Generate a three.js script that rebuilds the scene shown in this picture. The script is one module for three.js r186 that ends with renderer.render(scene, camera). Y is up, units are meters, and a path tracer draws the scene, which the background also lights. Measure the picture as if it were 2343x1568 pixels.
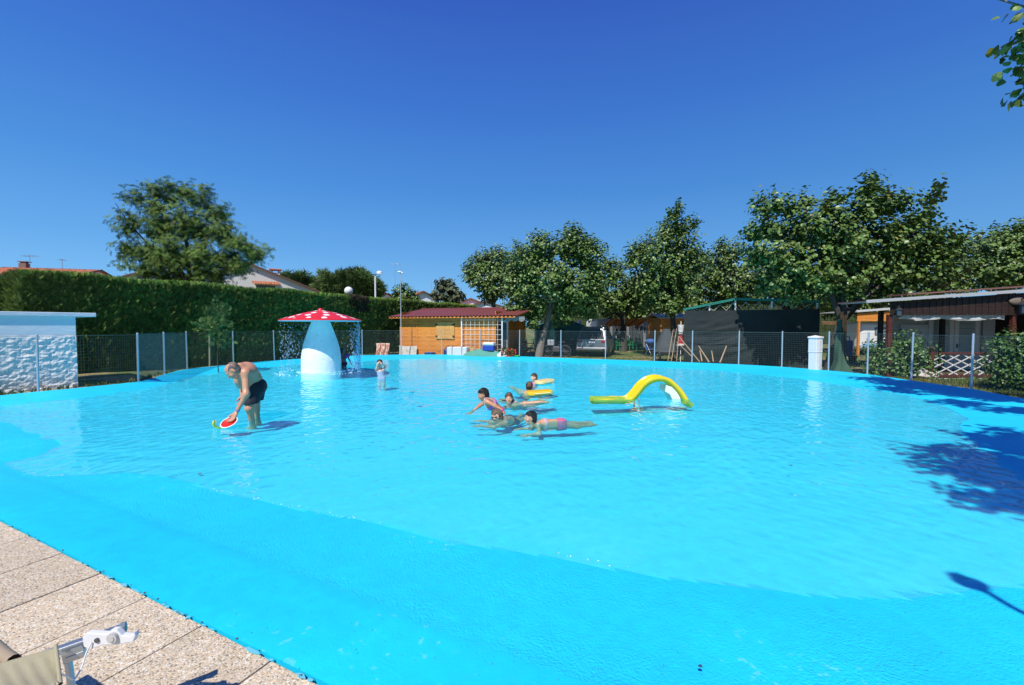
import * as THREE from 'three';
import { mergeGeometries, mergeVertices } from 'three/addons/utils/BufferGeometryUtils.js';
import { ConvexGeometry } from 'three/addons/geometries/ConvexGeometry.js';
import { RoundedBoxGeometry } from 'three/addons/geometries/RoundedBoxGeometry.js';

// ---------- camera ----------
const scene = new THREE.Scene();
const EYE = 1.5, FOC = 1020, CX = 1171, CY = 784, PITCH = 0.0363;   // lens of the photograph, in units of a 2342 x 1568 print of it
const camera = new THREE.PerspectiveCamera(THREE.MathUtils.radToDeg(2 * Math.atan(784 / FOC)), 2342 / 1568, 0.05, 2000);
camera.position.set(0, EYE, 0);
camera.rotation.x = -PITCH;
scene.add(camera);

// ---------- sky ----------
const SUN = new THREE.Vector3(-Math.sin(0.384) * Math.cos(0.908), Math.sin(0.908), Math.cos(0.384) * Math.cos(0.908));
{
  const W = 512, H = 256, data = new Float32Array(W * H * 4), lin = (c) => Math.pow(c / 255, 2.2);
  const stops = [[-90, [115, 158, 196]], [-1, [128, 184, 228]], [3, [121, 181, 230]], [9, [96, 157, 219]], [16, [75, 135, 207]], [25, [62, 113, 196]], [36, [54, 91, 180]], [55, [45, 78, 162]], [90, [40, 70, 150]]];
  for (let r = 0; r < H; r++) for (let c = 0; c < W; c++) {
    const up = ((r + 0.5) / H - 0.5) * 180, az = ((c + 0.5) / W - 0.5) * 2 * Math.PI, e = up * Math.PI / 180;
    let k = 1; while (k < stops.length - 1 && up > stops[k][0]) k++;
    const [u0, a] = stops[k - 1], [u1, b] = stops[k], t = THREE.MathUtils.clamp((up - u0) / (u1 - u0), 0, 1);
    const cs = Math.cos(az) * Math.cos(e) * SUN.x + Math.sin(e) * SUN.y + Math.sin(az) * Math.cos(e) * SUN.z;
    const glow = 1 + 0.14 * Math.max(0, cs) ** 3 - 0.07 * Math.cos(az) * Math.cos(e);
    for (let i = 0; i < 3; i++) data[(r * W + c) * 4 + i] = (lin(a[i]) * (1 - t) + lin(b[i]) * t) * glow;
    data[(r * W + c) * 4 + 3] = 1;
  }
  const t = new THREE.DataTexture(data, W, H, THREE.RGBAFormat, THREE.FloatType);
  t.mapping = THREE.EquirectangularReflectionMapping; t.magFilter = THREE.LinearFilter; t.needsUpdate = true;
  scene.background = t; scene.environment = t;
}

// ---------- sun, exposure ----------
const sun = new THREE.DirectionalLight(new THREE.Color().setRGB(1, 0.95, 0.87), 4.6);
sun.name = 'sun';
sun.target.position.set(0, 0, -14); sun.position.copy(SUN).multiplyScalar(80).add(sun.target.position);
sun.castShadow = true; sun.shadow.mapSize.set(4096, 4096);
Object.assign(sun.shadow.camera, { left: -45, right: 45, top: 45, bottom: -45, near: 1, far: 200 });
scene.add(sun, sun.target);
const renderer = new THREE.WebGLRenderer({ antialias: true });
renderer.toneMapping = THREE.LinearToneMapping;
renderer.toneMappingExposure = 1.12;
renderer.shadowMap.enabled = true;

// ---------- helpers ----------
const V = (x, y, z) => new THREE.Vector3(x, y, z);
const clamp = THREE.MathUtils.clamp, lerp = THREE.MathUtils.lerp, sstep = (a, b, x) => { const t = clamp((x - a) / (b - a), 0, 1); return t * t * (3 - 2 * t); };
function rng(seed) { return () => { seed = (seed + 0x6d2b79f5) | 0; let t = Math.imul(seed ^ (seed >>> 15), 1 | seed); t = (t + Math.imul(t ^ (t >>> 7), 61 | t)) ^ t; return ((t ^ (t >>> 14)) >>> 0) / 4294967296; }; }
function ray(x, y) { const a = (x - CX) / FOC, b = (CY - y) / FOC, s = Math.sin(PITCH), c = Math.cos(PITCH); return V(a, b * c - s, -b * s - c); }
function gp(x, y, h = 0) { const r = ray(x, y), t = (h - EYE) / r.y; return V(r.x * t, h, r.z * t); }          // the point of the level h seen there
function at(x, y, Z) { const r = ray(x, y), t = -Z / r.z; return V(r.x * t, EYE + r.y * t, -Z); }               // the point at the distance Z seen there
const used = new Map();
function numbered(n) { const k = used.get(n) ?? 0; used.set(n, k + 1); return k ? n + '_' + String(k).padStart(3, '0') : n; }
function tag(o, label, category, group, kind) { const u = o.userData; if (label) u.label = label; if (category) u.category = category; if (group) u.group = group; if (kind) u.kind = kind; return o; }
function shade(o) { o.castShadow = true; o.receiveShadow = true; return o; }
function thing(name, label, category, p = V(0, 0, 0), turn = 0, group) {
  const o = new THREE.Group(); o.name = numbered(name); o.position.copy(p); o.rotation.y = turn; scene.add(o);
  return tag(o, label, category, group);
}
function norm(g) {
  g = g.index ? g.toNonIndexed() : g.clone();
  if (!g.attributes.normal) g.computeVertexNormals();
  for (const k of Object.keys(g.attributes)) if (!['position', 'normal', 'uv'].includes(k)) g.deleteAttribute(k);
  if (!g.attributes.uv) g.setAttribute('uv', new THREE.BufferAttribute(new Float32Array(g.attributes.position.count * 2), 2));
  g.morphAttributes = {};
  return g;
}
const join = (list) => (list = [list].flat(), list.length === 1 ? list[0] : mergeGeometries(list.map(norm)));
function metres(g) {   // uv in metres by the way each face points
  g = g.index ? g.toNonIndexed() : g; const p = g.attributes.position, uv = new Float32Array(p.count * 2), a = V(), b = V(), c = V();
  for (let i = 0; i < p.count; i += 3) {
    a.fromBufferAttribute(p, i); b.fromBufferAttribute(p, i + 1); c.fromBufferAttribute(p, i + 2);
    const n = b.clone().sub(a).cross(c.clone().sub(a)), x = Math.abs(n.x), y = Math.abs(n.y), z = Math.abs(n.z);
    [a, b, c].forEach((v, k) => { const q = y >= x && y >= z ? [v.x, v.z] : x >= z ? [v.z, v.y] : [v.x, v.y]; uv[(i + k) * 2] = q[0]; uv[(i + k) * 2 + 1] = q[1]; });
  }
  g.setAttribute('uv', new THREE.BufferAttribute(uv, 2));
  return g;
}
function obj(name, geo, material, parent = scene) {
  const m = shade(new THREE.Mesh(join(geo), material));
  m.name = parent === scene ? numbered(name) : name; parent.add(m); return m;
}
function pieces(name, m, parent) {   // alike pieces of one thing are numbered within it
  const k = parent.userData.count ??= {}; delete parent.userData.count; const n = parent.children.filter((c) => c.name.replace(/_\d{3}$/, '') === name).length; void k;
  m.name = n ? name + '_' + String(n).padStart(3, '0') : name; return m;
}
function part(name, geo, material, parent) { const m = shade(new THREE.Mesh(join(geo), material)); pieces(name, m, parent); parent.add(m); return m; }
const setting = (name, geo, material) => tag(obj(name, geo, material), null, null, null, 'structure');
const put = (g, x = 0, y = 0, z = 0, rx = 0, ry = 0, rz = 0) => g.applyMatrix4(new THREE.Matrix4().compose(V(x, y, z), new THREE.Quaternion().setFromEuler(new THREE.Euler(rx, ry, rz)), V(1, 1, 1)));
const box = (w, h, d, x, y, z, rx, ry, rz) => put(new THREE.BoxGeometry(w, h, d), x, y, z, rx, ry, rz);
const rbox = (w, h, d, x, y, z, rx, ry, rz, r) => put(new RoundedBoxGeometry(w, h, d, 2, r ?? Math.min(w, h, d) * 0.2), x, y, z, rx, ry, rz);
const cyl = (r0, r1, h, x, y, z, rx, ry, rz, n = 16) => put(new THREE.CylinderGeometry(r0, r1, h, n), x, y, z, rx, ry, rz);
const ball = (r, x, y, z, sx = 1, sy = 1, sz = 1, n = 20) => new THREE.SphereGeometry(r, n, Math.ceil(n * 0.7)).scale(sx, sy, sz).translate(x, y, z);
function between(a, b, g) { const d = b.clone().sub(a), q = new THREE.Quaternion().setFromUnitVectors(V(0, 1, 0), d.clone().normalize()); return g.applyMatrix4(new THREE.Matrix4().compose(a.clone().add(b).multiplyScalar(0.5), q, V(1, 1, 1))); }
const rod = (a, b, r0, r1 = r0, n = 10) => between(a, b, new THREE.CylinderGeometry(r1, r0, a.distanceTo(b), n));
const beam = (a, b, w, d = w) => between(a, b, new THREE.BoxGeometry(w, a.distanceTo(b), d));
const tube = (pts, r, n = 40, k = 10, closed = false) => new THREE.TubeGeometry(new THREE.CatmullRomCurve3(pts, closed), n, r, k, closed);
function limb(pts, radii, k = 9) {   // a tube that tapers
  const c = new THREE.CatmullRomCurve3(pts), n = (pts.length - 1) * 5, g = new THREE.TubeGeometry(c, n, 1, k), p = g.attributes.position, o = V(), v = V();
  for (let i = 0; i <= n; i++) { c.getPointAt(i / n, o); const f = (i / n) * (radii.length - 1), j = Math.min(Math.floor(f), radii.length - 2), r = lerp(radii[j], radii[j + 1], f - j);
    for (let q = 0; q <= k; q++) { v.fromBufferAttribute(p, i * (k + 1) + q).sub(o).multiplyScalar(r).add(o); p.setXYZ(i * (k + 1) + q, v.x, v.y, v.z); } }
  g.computeVertexNormals(); return g;
}
function hash(x, y) { let h = Math.imul(x | 0, 374761393) + Math.imul(y | 0, 668265263); h = Math.imul(h ^ (h >>> 13), 1274126177); return ((h ^ (h >>> 16)) >>> 0) / 4294967296; }
function vnoise(x, y, per = 1 << 20) { const i = Math.floor(x), j = Math.floor(y), f = x - i, g = y - j, u = f * f * (3 - 2 * f), w = g * g * (3 - 2 * g), m = (a) => ((a % per) + per) % per; return lerp(lerp(hash(m(i), m(j)), hash(m(i + 1), m(j)), u), lerp(hash(m(i), m(j + 1)), hash(m(i + 1), m(j + 1)), u), w); }
function fbm(x, y, o = 4, per = 1 << 20) { let s = 0, a = 0.5, n = 0; for (let i = 0; i < o; i++) { s += a * vnoise(x, y, per); n += a; x = x * 2 + 17; y = y * 2 + 31; per *= 2; a *= 0.5; } return s / n; }
function tex(n, fn, size, color = false) {   // fn(u, v) in pixels of an n x n tile -> grey or [r, g, b], 0..1; size in metres
  const d = new Uint8Array(n * n * 4);
  for (let y = 0; y < n; y++) for (let x = 0; x < n; x++) { const c = fn(x, y, n), k = (y * n + x) * 4; for (let i = 0; i < 3; i++) d[k + i] = clamp((Array.isArray(c) ? c[i] : c) * 255, 0, 255); d[k + 3] = 255; }
  const t = new THREE.DataTexture(d, n, n); t.wrapS = t.wrapT = THREE.RepeatWrapping; t.magFilter = THREE.LinearFilter; t.minFilter = THREE.LinearMipmapLinearFilter; t.generateMipmaps = true;
  const [w, h] = [size].flat(); t.repeat.set(1 / w, 1 / (h ?? w)); if (color) t.colorSpace = THREE.SRGBColorSpace; t.needsUpdate = true; return t;
}
const mat = (r, g, b, rough = 0.7, more = {}) => new THREE.MeshStandardMaterial({ color: new THREE.Color().setRGB(r, g, b), roughness: rough, side: THREE.DoubleSide, ...more });
const phys = (r, g, b, rough = 0.7, more = {}) => new THREE.MeshPhysicalMaterial({ color: new THREE.Color().setRGB(r, g, b), roughness: rough, side: THREE.DoubleSide, ...more });

// ---------- pool ----------
const WATER = -0.12;
const P2 = (x, y) => { const p = gp(x, y, 0); return [p.x, -p.z]; };
const RIM = (() => {   // the outer edge of the blue basin, [x, forward]
  const pts = [[2.9, 0], [0.9, 1.0], [-1.06, 1.96], [-2.45, 2.65], [-3.83, 3.34], [-5.2, 4.03], [-7.2, 5.2], [-9.4, 7.1], [-10.9, 8.7],
    ...[[0, 905], [185, 887], [315, 873], [375, 857], [427, 845], [533, 834], [627, 825], [730, 818.5], [828, 813.3], [918, 811.6], [1050, 811.8], [1188, 815.5], [1283, 819], [1385, 822.5], [1497, 826.3], [1583, 829.5], [1690, 834], [1789, 839.5], [1897, 848], [1984, 856.5], [2087, 871], [2222, 890], [2342, 912]].map(([x, y]) => P2(x, y)),
    [10.45, 7], [9.7, 4.4], [8.4, 2], [6.6, 0.1], [4.8, -0.7]];
  const c = new THREE.CatmullRomCurve3(pts.map(([x, z]) => V(x, 0, z)), true, 'centripetal');
  return c.getPoints(360).slice(0, 360).map((p) => [p.x, p.z]);
})();
const LINE = [[0, 928], [-60, 945], [-30, 955], [0, 963], [70, 994], [112, 1006], [138, 1010], [119, 1032], [70, 1046], [30, 1055], [5, 1062], [86, 1091], [200, 1086], [290, 1081], [400, 1097], [480, 1120], [585, 1143], [720, 1172], [850, 1196], [1000, 1236], [1180, 1257], [1330, 1283], [1500, 1315], [1700, 1347], [1880, 1367], [2050, 1372], [2200, 1362], [2342, 1345],
  [2480, 1310], [2560, 1240], [2480, 1170], [2342, 1112], [2304, 1077], [2263, 1036], [2206, 1004], [2182, 981], [2203, 966], [2206, 955], [2168, 931], [2073, 904], [1954, 886], [1830, 867], [1700, 853], [1583, 844.5], [1400, 834.5], [1283, 829.5], [1171, 825], [1000, 821.5], [900, 822.5], [780, 829], [627, 839], [533, 848], [427, 864], [368, 882], [280, 898], [187, 913]]
  .map(([x, y]) => { const p = gp(x, y, WATER); return [p.x, -p.z]; });
function polyDist(x, z, P) {   // distance to a closed outline, positive inside
  let d = 1e9, inside = false;
  for (let i = 0, j = P.length - 1; i < P.length; j = i++) {
    const [ax, az] = P[j], [bx, bz] = P[i], ex = bx - ax, ez = bz - az, t = clamp(((x - ax) * ex + (z - az) * ez) / (ex * ex + ez * ez), 0, 1), dx = x - ax - ex * t, dz = z - az - ez * t;
    d = Math.min(d, dx * dx + dz * dz);
    if ((az > z) !== (bz > z) && x < ((bx - ax) * (z - az)) / (bz - az) + ax) inside = !inside;
  }
  return (inside ? 1 : -1) * Math.sqrt(d);
}
function floorAt(x, z) {
  const d = polyDist(x, z, LINE), r = polyDist(x, z, RIM), wob = (fbm(x * 1.1 + 9, z * 1.1, 3) - 0.5) * 0.008;
  const strip = 0.447 * (x + 1.06) + 0.894 * (z - 1.96);
  if (d >= 0) return WATER - 1.0 * (1 - Math.exp(-0.078 * d)) + wob * sstep(3, 0, d);
  const t = clamp(-d / (-d + Math.max(r, 0) + 1e-6), 0, 1);
  return WATER + 0.12 * t + wob * (1 - t) + (z < 6 && x < 4 ? 0.007 * sstep(0.585, 0.53, strip) * sstep(0, 0.08, strip) : 0);
}
const POOL_C = [0, 11.2];
const paintMap = tex(1024, (x, y, n) => {
  const s = 64 / n, a = fbm(x * 6 / n, y * 6 / n, 5, 6), b = fbm(x * s, y * s, 3, 64), worn = sstep(0.68, 0.8, fbm(x * 90 / n, y * 90 / n, 3, 90)) * sstep(0.48, 0.62, a), grit = hash(x, y) > 0.9994 ? 1 : 0;
  const k = 0.94 + 0.09 * (a - 0.5) + 0.06 * (b - 0.5), w = worn * 0.5;
  return grit ? [0.2, 0.45, 0.5] : [k * lerp(0.08, 0.6, w), k * lerp(0.835, 0.87, w), k * lerp(0.985, 0.95, w)];
}, 4, true);
const paintBump = tex(1024, (x, y, n) => { const r = fbm(x * 8 / n, y * 8 / n, 3, 8); return 0.5 + (fbm(x * 230 / n, y * 230 / n, 2, 230) - 0.5) * (0.55 + 0.4 * sstep(0.35, 0.65, r)) + 0.2 * (r - 0.5); }, 2.3);
const paint = mat(1, 1, 1, 0.62, { map: paintMap, bumpMap: paintBump, bumpScale: 0.0055 }), paintSmooth = mat(1, 1, 1, 0.55, { map: paintMap, bumpMap: paintBump, bumpScale: 0.0012 });
const litFloorMap = tex(1024, (x, y, n) => {   // submerged paint made paler in streaky patches: caustic and scattered light painted in
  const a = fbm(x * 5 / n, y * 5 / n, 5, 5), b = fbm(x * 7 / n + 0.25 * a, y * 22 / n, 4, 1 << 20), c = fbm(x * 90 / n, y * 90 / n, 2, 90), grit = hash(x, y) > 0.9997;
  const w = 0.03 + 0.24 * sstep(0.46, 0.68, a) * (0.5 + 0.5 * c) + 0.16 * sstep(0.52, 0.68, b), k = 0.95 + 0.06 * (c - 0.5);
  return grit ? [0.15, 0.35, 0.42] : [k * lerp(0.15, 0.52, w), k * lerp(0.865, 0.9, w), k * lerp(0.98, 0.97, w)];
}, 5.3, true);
litFloorMap.rotation = 0.5;
const litFloor = mat(1, 1, 1, 0.7, { map: litFloorMap, bumpMap: paintBump, bumpScale: 0.003 });
{
  const A = RIM.length, R = 170, pos = [], uv = [], wet = [], dry = [], edge = [];
  for (let i = 0; i <= R; i++) for (let j = 0; j < A; j++) {
    const t = i / R, x = lerp(POOL_C[0], RIM[j][0], t), z = lerp(POOL_C[1], RIM[j][1], t);
    pos.push(x, i === R ? 0 : floorAt(x, z), -z); uv.push(x, z);
  }
  for (const y of [0, -0.45]) for (let j = 0; j < A; j++) { pos.push(RIM[j][0], y, -RIM[j][1]); uv.push(RIM[j][0] + RIM[j][1], y); }
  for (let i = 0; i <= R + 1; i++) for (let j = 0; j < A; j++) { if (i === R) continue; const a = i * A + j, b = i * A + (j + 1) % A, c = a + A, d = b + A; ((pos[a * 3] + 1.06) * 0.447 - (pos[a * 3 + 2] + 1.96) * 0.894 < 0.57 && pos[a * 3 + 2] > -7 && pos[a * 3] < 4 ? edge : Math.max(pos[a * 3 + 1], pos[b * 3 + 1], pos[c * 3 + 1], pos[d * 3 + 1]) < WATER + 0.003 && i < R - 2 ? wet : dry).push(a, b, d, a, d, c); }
  const all = new THREE.BufferGeometry(); all.setAttribute('position', new THREE.Float32BufferAttribute(pos, 3)); all.setAttribute('uv', new THREE.Float32BufferAttribute(uv, 2)); all.setIndex([...wet, ...dry, ...edge]); all.computeVertexNormals();
  for (const [name, idx, m] of [['pool_floor', wet, litFloor], ['pool_rim', dry, paint], ['pool_edge_strip', edge, paintSmooth]]) { const g = new THREE.BufferGeometry(); g.setAttribute('position', all.attributes.position); g.setAttribute('normal', all.attributes.normal); g.setAttribute('uv', all.attributes.uv); g.setIndex(idx); setting(name, g, m); }
}
// water: one sheet with real waves, cut at the outline of the basin; its edge is where the sloping floor rises through it
const waterBump = tex(512, (x, y, n) => { let s = 0, w = 0; for (let k = 0; k < 26; k++) { const a = Math.round((hash(k, 3) - 0.5) * 40), b = Math.round((hash(k, 7) - 0.5) * 40), m = Math.hypot(a, b) + 1; if (m < 6) continue; const q = 1 / Math.pow(m, 0.9); s += q * Math.sin(2 * Math.PI * (a * x + b * y) / n + hash(k, 11) * 6.28); w += q * q; } return 0.5 + 0.16 * s / Math.sqrt(w); }, 3.1);
const CALM = [[gp(1240, 960, WATER), 1], [gp(570, 955, WATER), 0.8], [gp(735, 858, WATER), 1.1], [gp(1215, 900, WATER), 0.8]].map(([p, k]) => [p.x, -p.z, k]);
function wave(x, z) {
  const far = sstep(3.5, 9, z) * sstep(10.5, 5, x * 0.9 + 0.1 * z), amp = 0.0014 + 0.010 * far;
  let y = amp * ((fbm(x * 2.4 + 40, z * 3.4, 3) - 0.5) * 2 + (fbm(x * 5.1, z * 6.3 + 8, 2) - 0.5) * 0.9);
  for (const [cx, cz, k] of CALM) { const r = Math.hypot(x - cx, z - cz); y += 0.0075 * k * Math.sin(r * 2 * Math.PI / 0.42 + 2.2 * vnoise(x * 0.8 + cx, z * 0.8)) * sstep(0.2, 0.7, r) * Math.exp(-r / 2.1); }
  return y;
}
const water = phys(0.62, 0.99, 1, 0.02, { transmission: 0.945, thickness: 0, ior: 1.333, specularIntensity: 0.8, bumpMap: waterBump, bumpScale: 0.018, side: THREE.DoubleSide });
{
  const cell = 0.056, x0 = -11.2, z0 = 2.2, nx = 400, nz = 385, id = new Map(), pos = [], uv = [], idx = [];
  const ok = new Uint8Array((nx + 1) * (nz + 1));
  for (let j = 0; j <= nz; j += 1) for (let i = 0; i <= nx; i++) { const x = x0 + i * cell, z = z0 + j * cell; ok[j * (nx + 1) + i] = (i % 3 || j % 3) ? 2 : (polyDist(x, z, LINE) > -0.5 && polyDist(x, z, RIM) > 0.12 ? 1 : 0); }
  const good = (i, j) => ok[(j - j % 3) * (nx + 1) + (i - i % 3)] === 1;
  const vert = (i, j) => { const k = j * (nx + 1) + i; if (!id.has(k)) { const x = x0 + i * cell, z = z0 + j * cell; id.set(k, pos.length / 3); pos.push(x, WATER + wave(x, z), -z); uv.push(x, z); } return id.get(k); };
  for (let j = 0; j < nz; j++) for (let i = 0; i < nx; i++) if (good(i, j)) { const a = vert(i, j), b = vert(i + 1, j), c = vert(i, j + 1), d = vert(i + 1, j + 1); idx.push(a, b, d, a, d, c); }
  const g = new THREE.BufferGeometry(); g.setAttribute('position', new THREE.Float32BufferAttribute(pos, 3)); g.setAttribute('uv', new THREE.Float32BufferAttribute(uv, 2)); g.setIndex(idx); g.computeVertexNormals();
  setting('water', g, water);
}
// ground round the pool, out to the horizon
const groundY = (x, z) => -0.25 + 0.23 * sstep(-8, -10, x) * sstep(20, 14, z) + 0.2 * sstep(9, 3, z) * sstep(0, 12, Math.abs(x)) * (x > 0 ? 1 : 0);
{
  const A = RIM.length, steps = [0, 0.1, 0.4, 1, 1.8, 2.8, 4, 5.5, 7.5, 10, 14, 20, 30, 60, 150, 400, 900], pos = [], uv = [], idx = [];
  steps.forEach((s) => { for (let j = 0; j < A; j++) { const dx = RIM[j][0] - POOL_C[0], dz = RIM[j][1] - POOL_C[1], l = Math.hypot(dx, dz), x = RIM[j][0] + dx / l * s, z = RIM[j][1] + dz / l * s; pos.push(x, groundY(x, z) + (s > 0.2 && s < 40 ? (fbm(x * 0.9, z * 0.9, 2) - 0.5) * 0.05 : 0), -z); uv.push(x, z); } });
  for (let i = 0; i < steps.length - 1; i++) for (let j = 0; j < A; j++) { const a = i * A + j, b = i * A + (j + 1) % A, c = a + A, d = b + A; idx.push(a, b, d, a, d, c); }
  const g = new THREE.BufferGeometry(); g.setAttribute('position', new THREE.Float32BufferAttribute(pos, 3)); g.setAttribute('uv', new THREE.Float32BufferAttribute(uv, 2)); g.setIndex(idx); g.computeVertexNormals();
  const lawn = tex(512, (x, y, n) => { const a = fbm(x * 8 / n, y * 8 / n, 5, 8), b = fbm(x * 90 / n, y * 90 / n, 2, 90), d = sstep(0.5, 0.62, a), k = 0.7 + 0.5 * b; return [k * lerp(0.36, 0.62, d), k * lerp(0.43, 0.54, d), k * lerp(0.18, 0.38, d)]; }, 6, true);
  setting('ground', g, mat(1, 1, 1, 0.95, { map: lawn }));
}
// washed concrete slabs along the near edge
const pebbles = (() => {
  const n = 1024, cells = 78, pts = [], R = rng(5);
  for (let j = 0; j < cells; j++) for (let i = 0; i < cells; i++) pts.push([(i + 0.15 + 0.7 * R()) * n / cells, (j + 0.15 + 0.7 * R()) * n / cells, 0.5 + 0.55 * R(), R(), R() * 3.14, R()]);
  const near = (x, y) => { const ci = Math.floor(x * cells / n), cj = Math.floor(y * cells / n); let best = 9, who = null; for (let b = -1; b <= 1; b++) for (let a = -1; a <= 1; a++) { const i = (ci + a + cells) % cells, j = (cj + b + cells) % cells, p = pts[j * cells + i]; let dx = x - p[0], dy = y - p[1]; dx -= Math.round(dx / n) * n; dy -= Math.round(dy / n) * n; const c = Math.cos(p[4]), s = Math.sin(p[4]), d = Math.hypot(dx * c + dy * s, (dy * c - dx * s) * 1.45) / (p[2] * n / cells * 0.72); if (d < best) { best = d; who = p; } } return [best, who]; };
  const tones = [[0.96, 0.9, 0.78], [0.9, 0.83, 0.7], [0.84, 0.73, 0.58], [0.99, 0.95, 0.86], [0.78, 0.71, 0.6], [0.56, 0.5, 0.42], [0.94, 0.82, 0.65], [0.87, 0.84, 0.77]];
  const map = tex(n, (x, y) => { const [d, p] = near(x, y), g = 0.9 + 0.2 * (hash(x, y) - 0.5) + 0.1 * (fbm(x / 60, y / 60, 3, 17) - 0.5); const base = [0.83, 0.76, 0.64], t = d < 1 ? tones[Math.floor(p[3] * 8)] : base; return t.map((c, i) => c * g * [1, 1, 1.01][i]); }, 0.62, true);
  const bump = tex(n, (x, y) => { const [d] = near(x, y); return d < 1 ? 0.45 + 0.5 * Math.sqrt(1 - d * d) : 0.3 + 0.1 * hash(x, y); }, 0.62);
  return [map, bump];
})();
{
  const dir = V(-0.894, 0, -0.447), back = V(-0.447, 0, 0.894), S = 0.53, o = V(-1.06, 0, -1.96), R = rng(21);
  const bed = new THREE.Group(); bed.name = 'paved_terrace'; bed.userData.kind = 'structure'; scene.add(bed);
  const mats = [0.92, 1, 1.05].map((k) => { const m = mat(k, k, k, 0.9, { map: pebbles[0].clone(), bumpMap: pebbles[1].clone(), bumpScale: 0.0012 }); m.map.offset.set(k * 7.3, k * 3.1); m.bumpMap.offset.copy(m.map.offset); return m; });
  const a = Math.atan2(0.447, -0.894);
  const slab = metres(put(new RoundedBoxGeometry(S - 0.009, 0.07, S - 0.009, 2, 0.004), 0, -0.037, 0));
  for (let r = 0; r < 5; r++) for (let k = -4; k < 12; k++) {
    const m = part('paving_slab', slab, mats[Math.floor(R() * 3)], bed), c = o.clone().addScaledVector(dir, (k + 0.5) * S + 0.02).addScaledVector(back, (r + 0.5) * S + 0.012);
    m.position.copy(c).y = (R() - 0.5) * 0.006; m.rotation.y = Math.atan2(-dir.z, dir.x) + (R() - 0.5) * 0.008;
  }
  const q = V(0, 0, 0).copy(o).addScaledVector(dir, 4 * S).addScaledVector(back, 2.6 * S);
  part('mortar_bed', put(new THREE.BoxGeometry(17 * S, 0.3, 5.2 * S), q.x, -0.185, q.z, 0, Math.atan2(-dir.z, dir.x), 0), mat(0.32, 0.29, 0.25, 0.95), bed);
  // ragged drips of blue paint that ran over the edge of the slabs
  const drip = []; const D = rng(8);
  for (let k = 0; k < 60; k++) { const t = -2 + D() * 8, w = 0.008 + 0.05 * D() * D(), l = 0.003 + 0.009 * D(), s = new THREE.Shape(); for (let i = 0; i < 9; i++) { const f = i / 9 * 6.283, r = 0.7 + 0.6 * D(); s[i ? 'lineTo' : 'moveTo'](Math.cos(f) * w * r, Math.sin(f) * l * r); } const g = new THREE.ShapeGeometry(s).rotateX(-Math.PI / 2); const c = o.clone().addScaledVector(dir, t).addScaledVector(back, 0.018 + l * 0.4); drip.push(put(g, c.x, 0.0042, c.z, 0, a, 0)); }
  part('paint_drips', drip, mat(0.14, 0.5, 0.62, 0.7), bed).userData.kind = 'stuff';
  // dark joint with grit between slabs and basin
  const grit = []; for (let k = 0; k < 70; k++) { const t = -2 + D() * 8.5, c = o.clone().addScaledVector(dir, t).addScaledVector(back, 0.004 + (D() - 0.5) * 0.012), r = 0.002 + 0.005 * D() * D(); grit.push(put(new THREE.IcosahedronGeometry(r, 0), c.x, 0.001, c.z, D(), D(), 0)); }
  part('joint_grit', grit, mat(0.12, 0.1, 0.08, 0.95), bed).userData.kind = 'stuff';
}

// ---------- hedge, fence, pump house ----------
const green = (r, g, b, rough = 0.55, more) => mat(r, g, b, rough, more);
function instanced(name, geo, material, list, parent) {   // list of [Vector3, Quaternion, scale, [r, g, b]?]
  const m = new THREE.InstancedMesh(geo, material, list.length), M4 = new THREE.Matrix4(), C = new THREE.Color();
  list.forEach(([p, q, s, c], i) => { m.setMatrixAt(i, M4.compose(p, q, s.isVector3 ? s : V(s, s, s))); if (c) m.setColorAt(i, C.setRGB(...c)); });
  shade(m); pieces(name, m, parent); parent.add(m); m.userData.kind = 'stuff'; return m;
}
function bladeGeo(list) {   // quads as [base, tip, half width, normal-ish]
  const pos = [], uv = []; for (const [a, b, w, n] of list) { const d = b.clone().sub(a), s = d.clone().cross(n).normalize().multiplyScalar(w), m = a.clone().lerp(b, 0.55).addScaledVector(n, d.length() * 0.08); for (const t of [[a, m.clone().add(s), m.clone().sub(s)], [b, m.clone().sub(s), m.clone().add(s)]]) for (const v of t) { pos.push(v.x, v.y, v.z); uv.push(0, 0); } }
  const g = new THREE.BufferGeometry(); g.setAttribute('position', new THREE.Float32BufferAttribute(pos, 3)); g.setAttribute('uv', new THREE.Float32BufferAttribute(uv, 2)); g.computeVertexNormals(); return g;
}
const sprayGeo = (() => { const L = []; const n = V(0, 0, 1); L.push([V(0, 0, 0), V(0, 1, 0.1), 0.06, n]); for (let i = 0; i < 5; i++) { const y = 0.1 + i * 0.17, l = 0.5 - i * 0.06; for (const s of [-1, 1]) L.push([V(0, y, 0.01 * i), V(s * l * 0.8, y + l * 0.75, 0.08 * s), 0.05, n]); } return bladeGeo(L); })();
const quatTo = (dir, roll = 0) => new THREE.Quaternion().setFromUnitVectors(V(0, 1, 0), dir.clone().normalize()).multiply(new THREE.Quaternion().setFromAxisAngle(V(0, 1, 0), roll));
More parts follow.
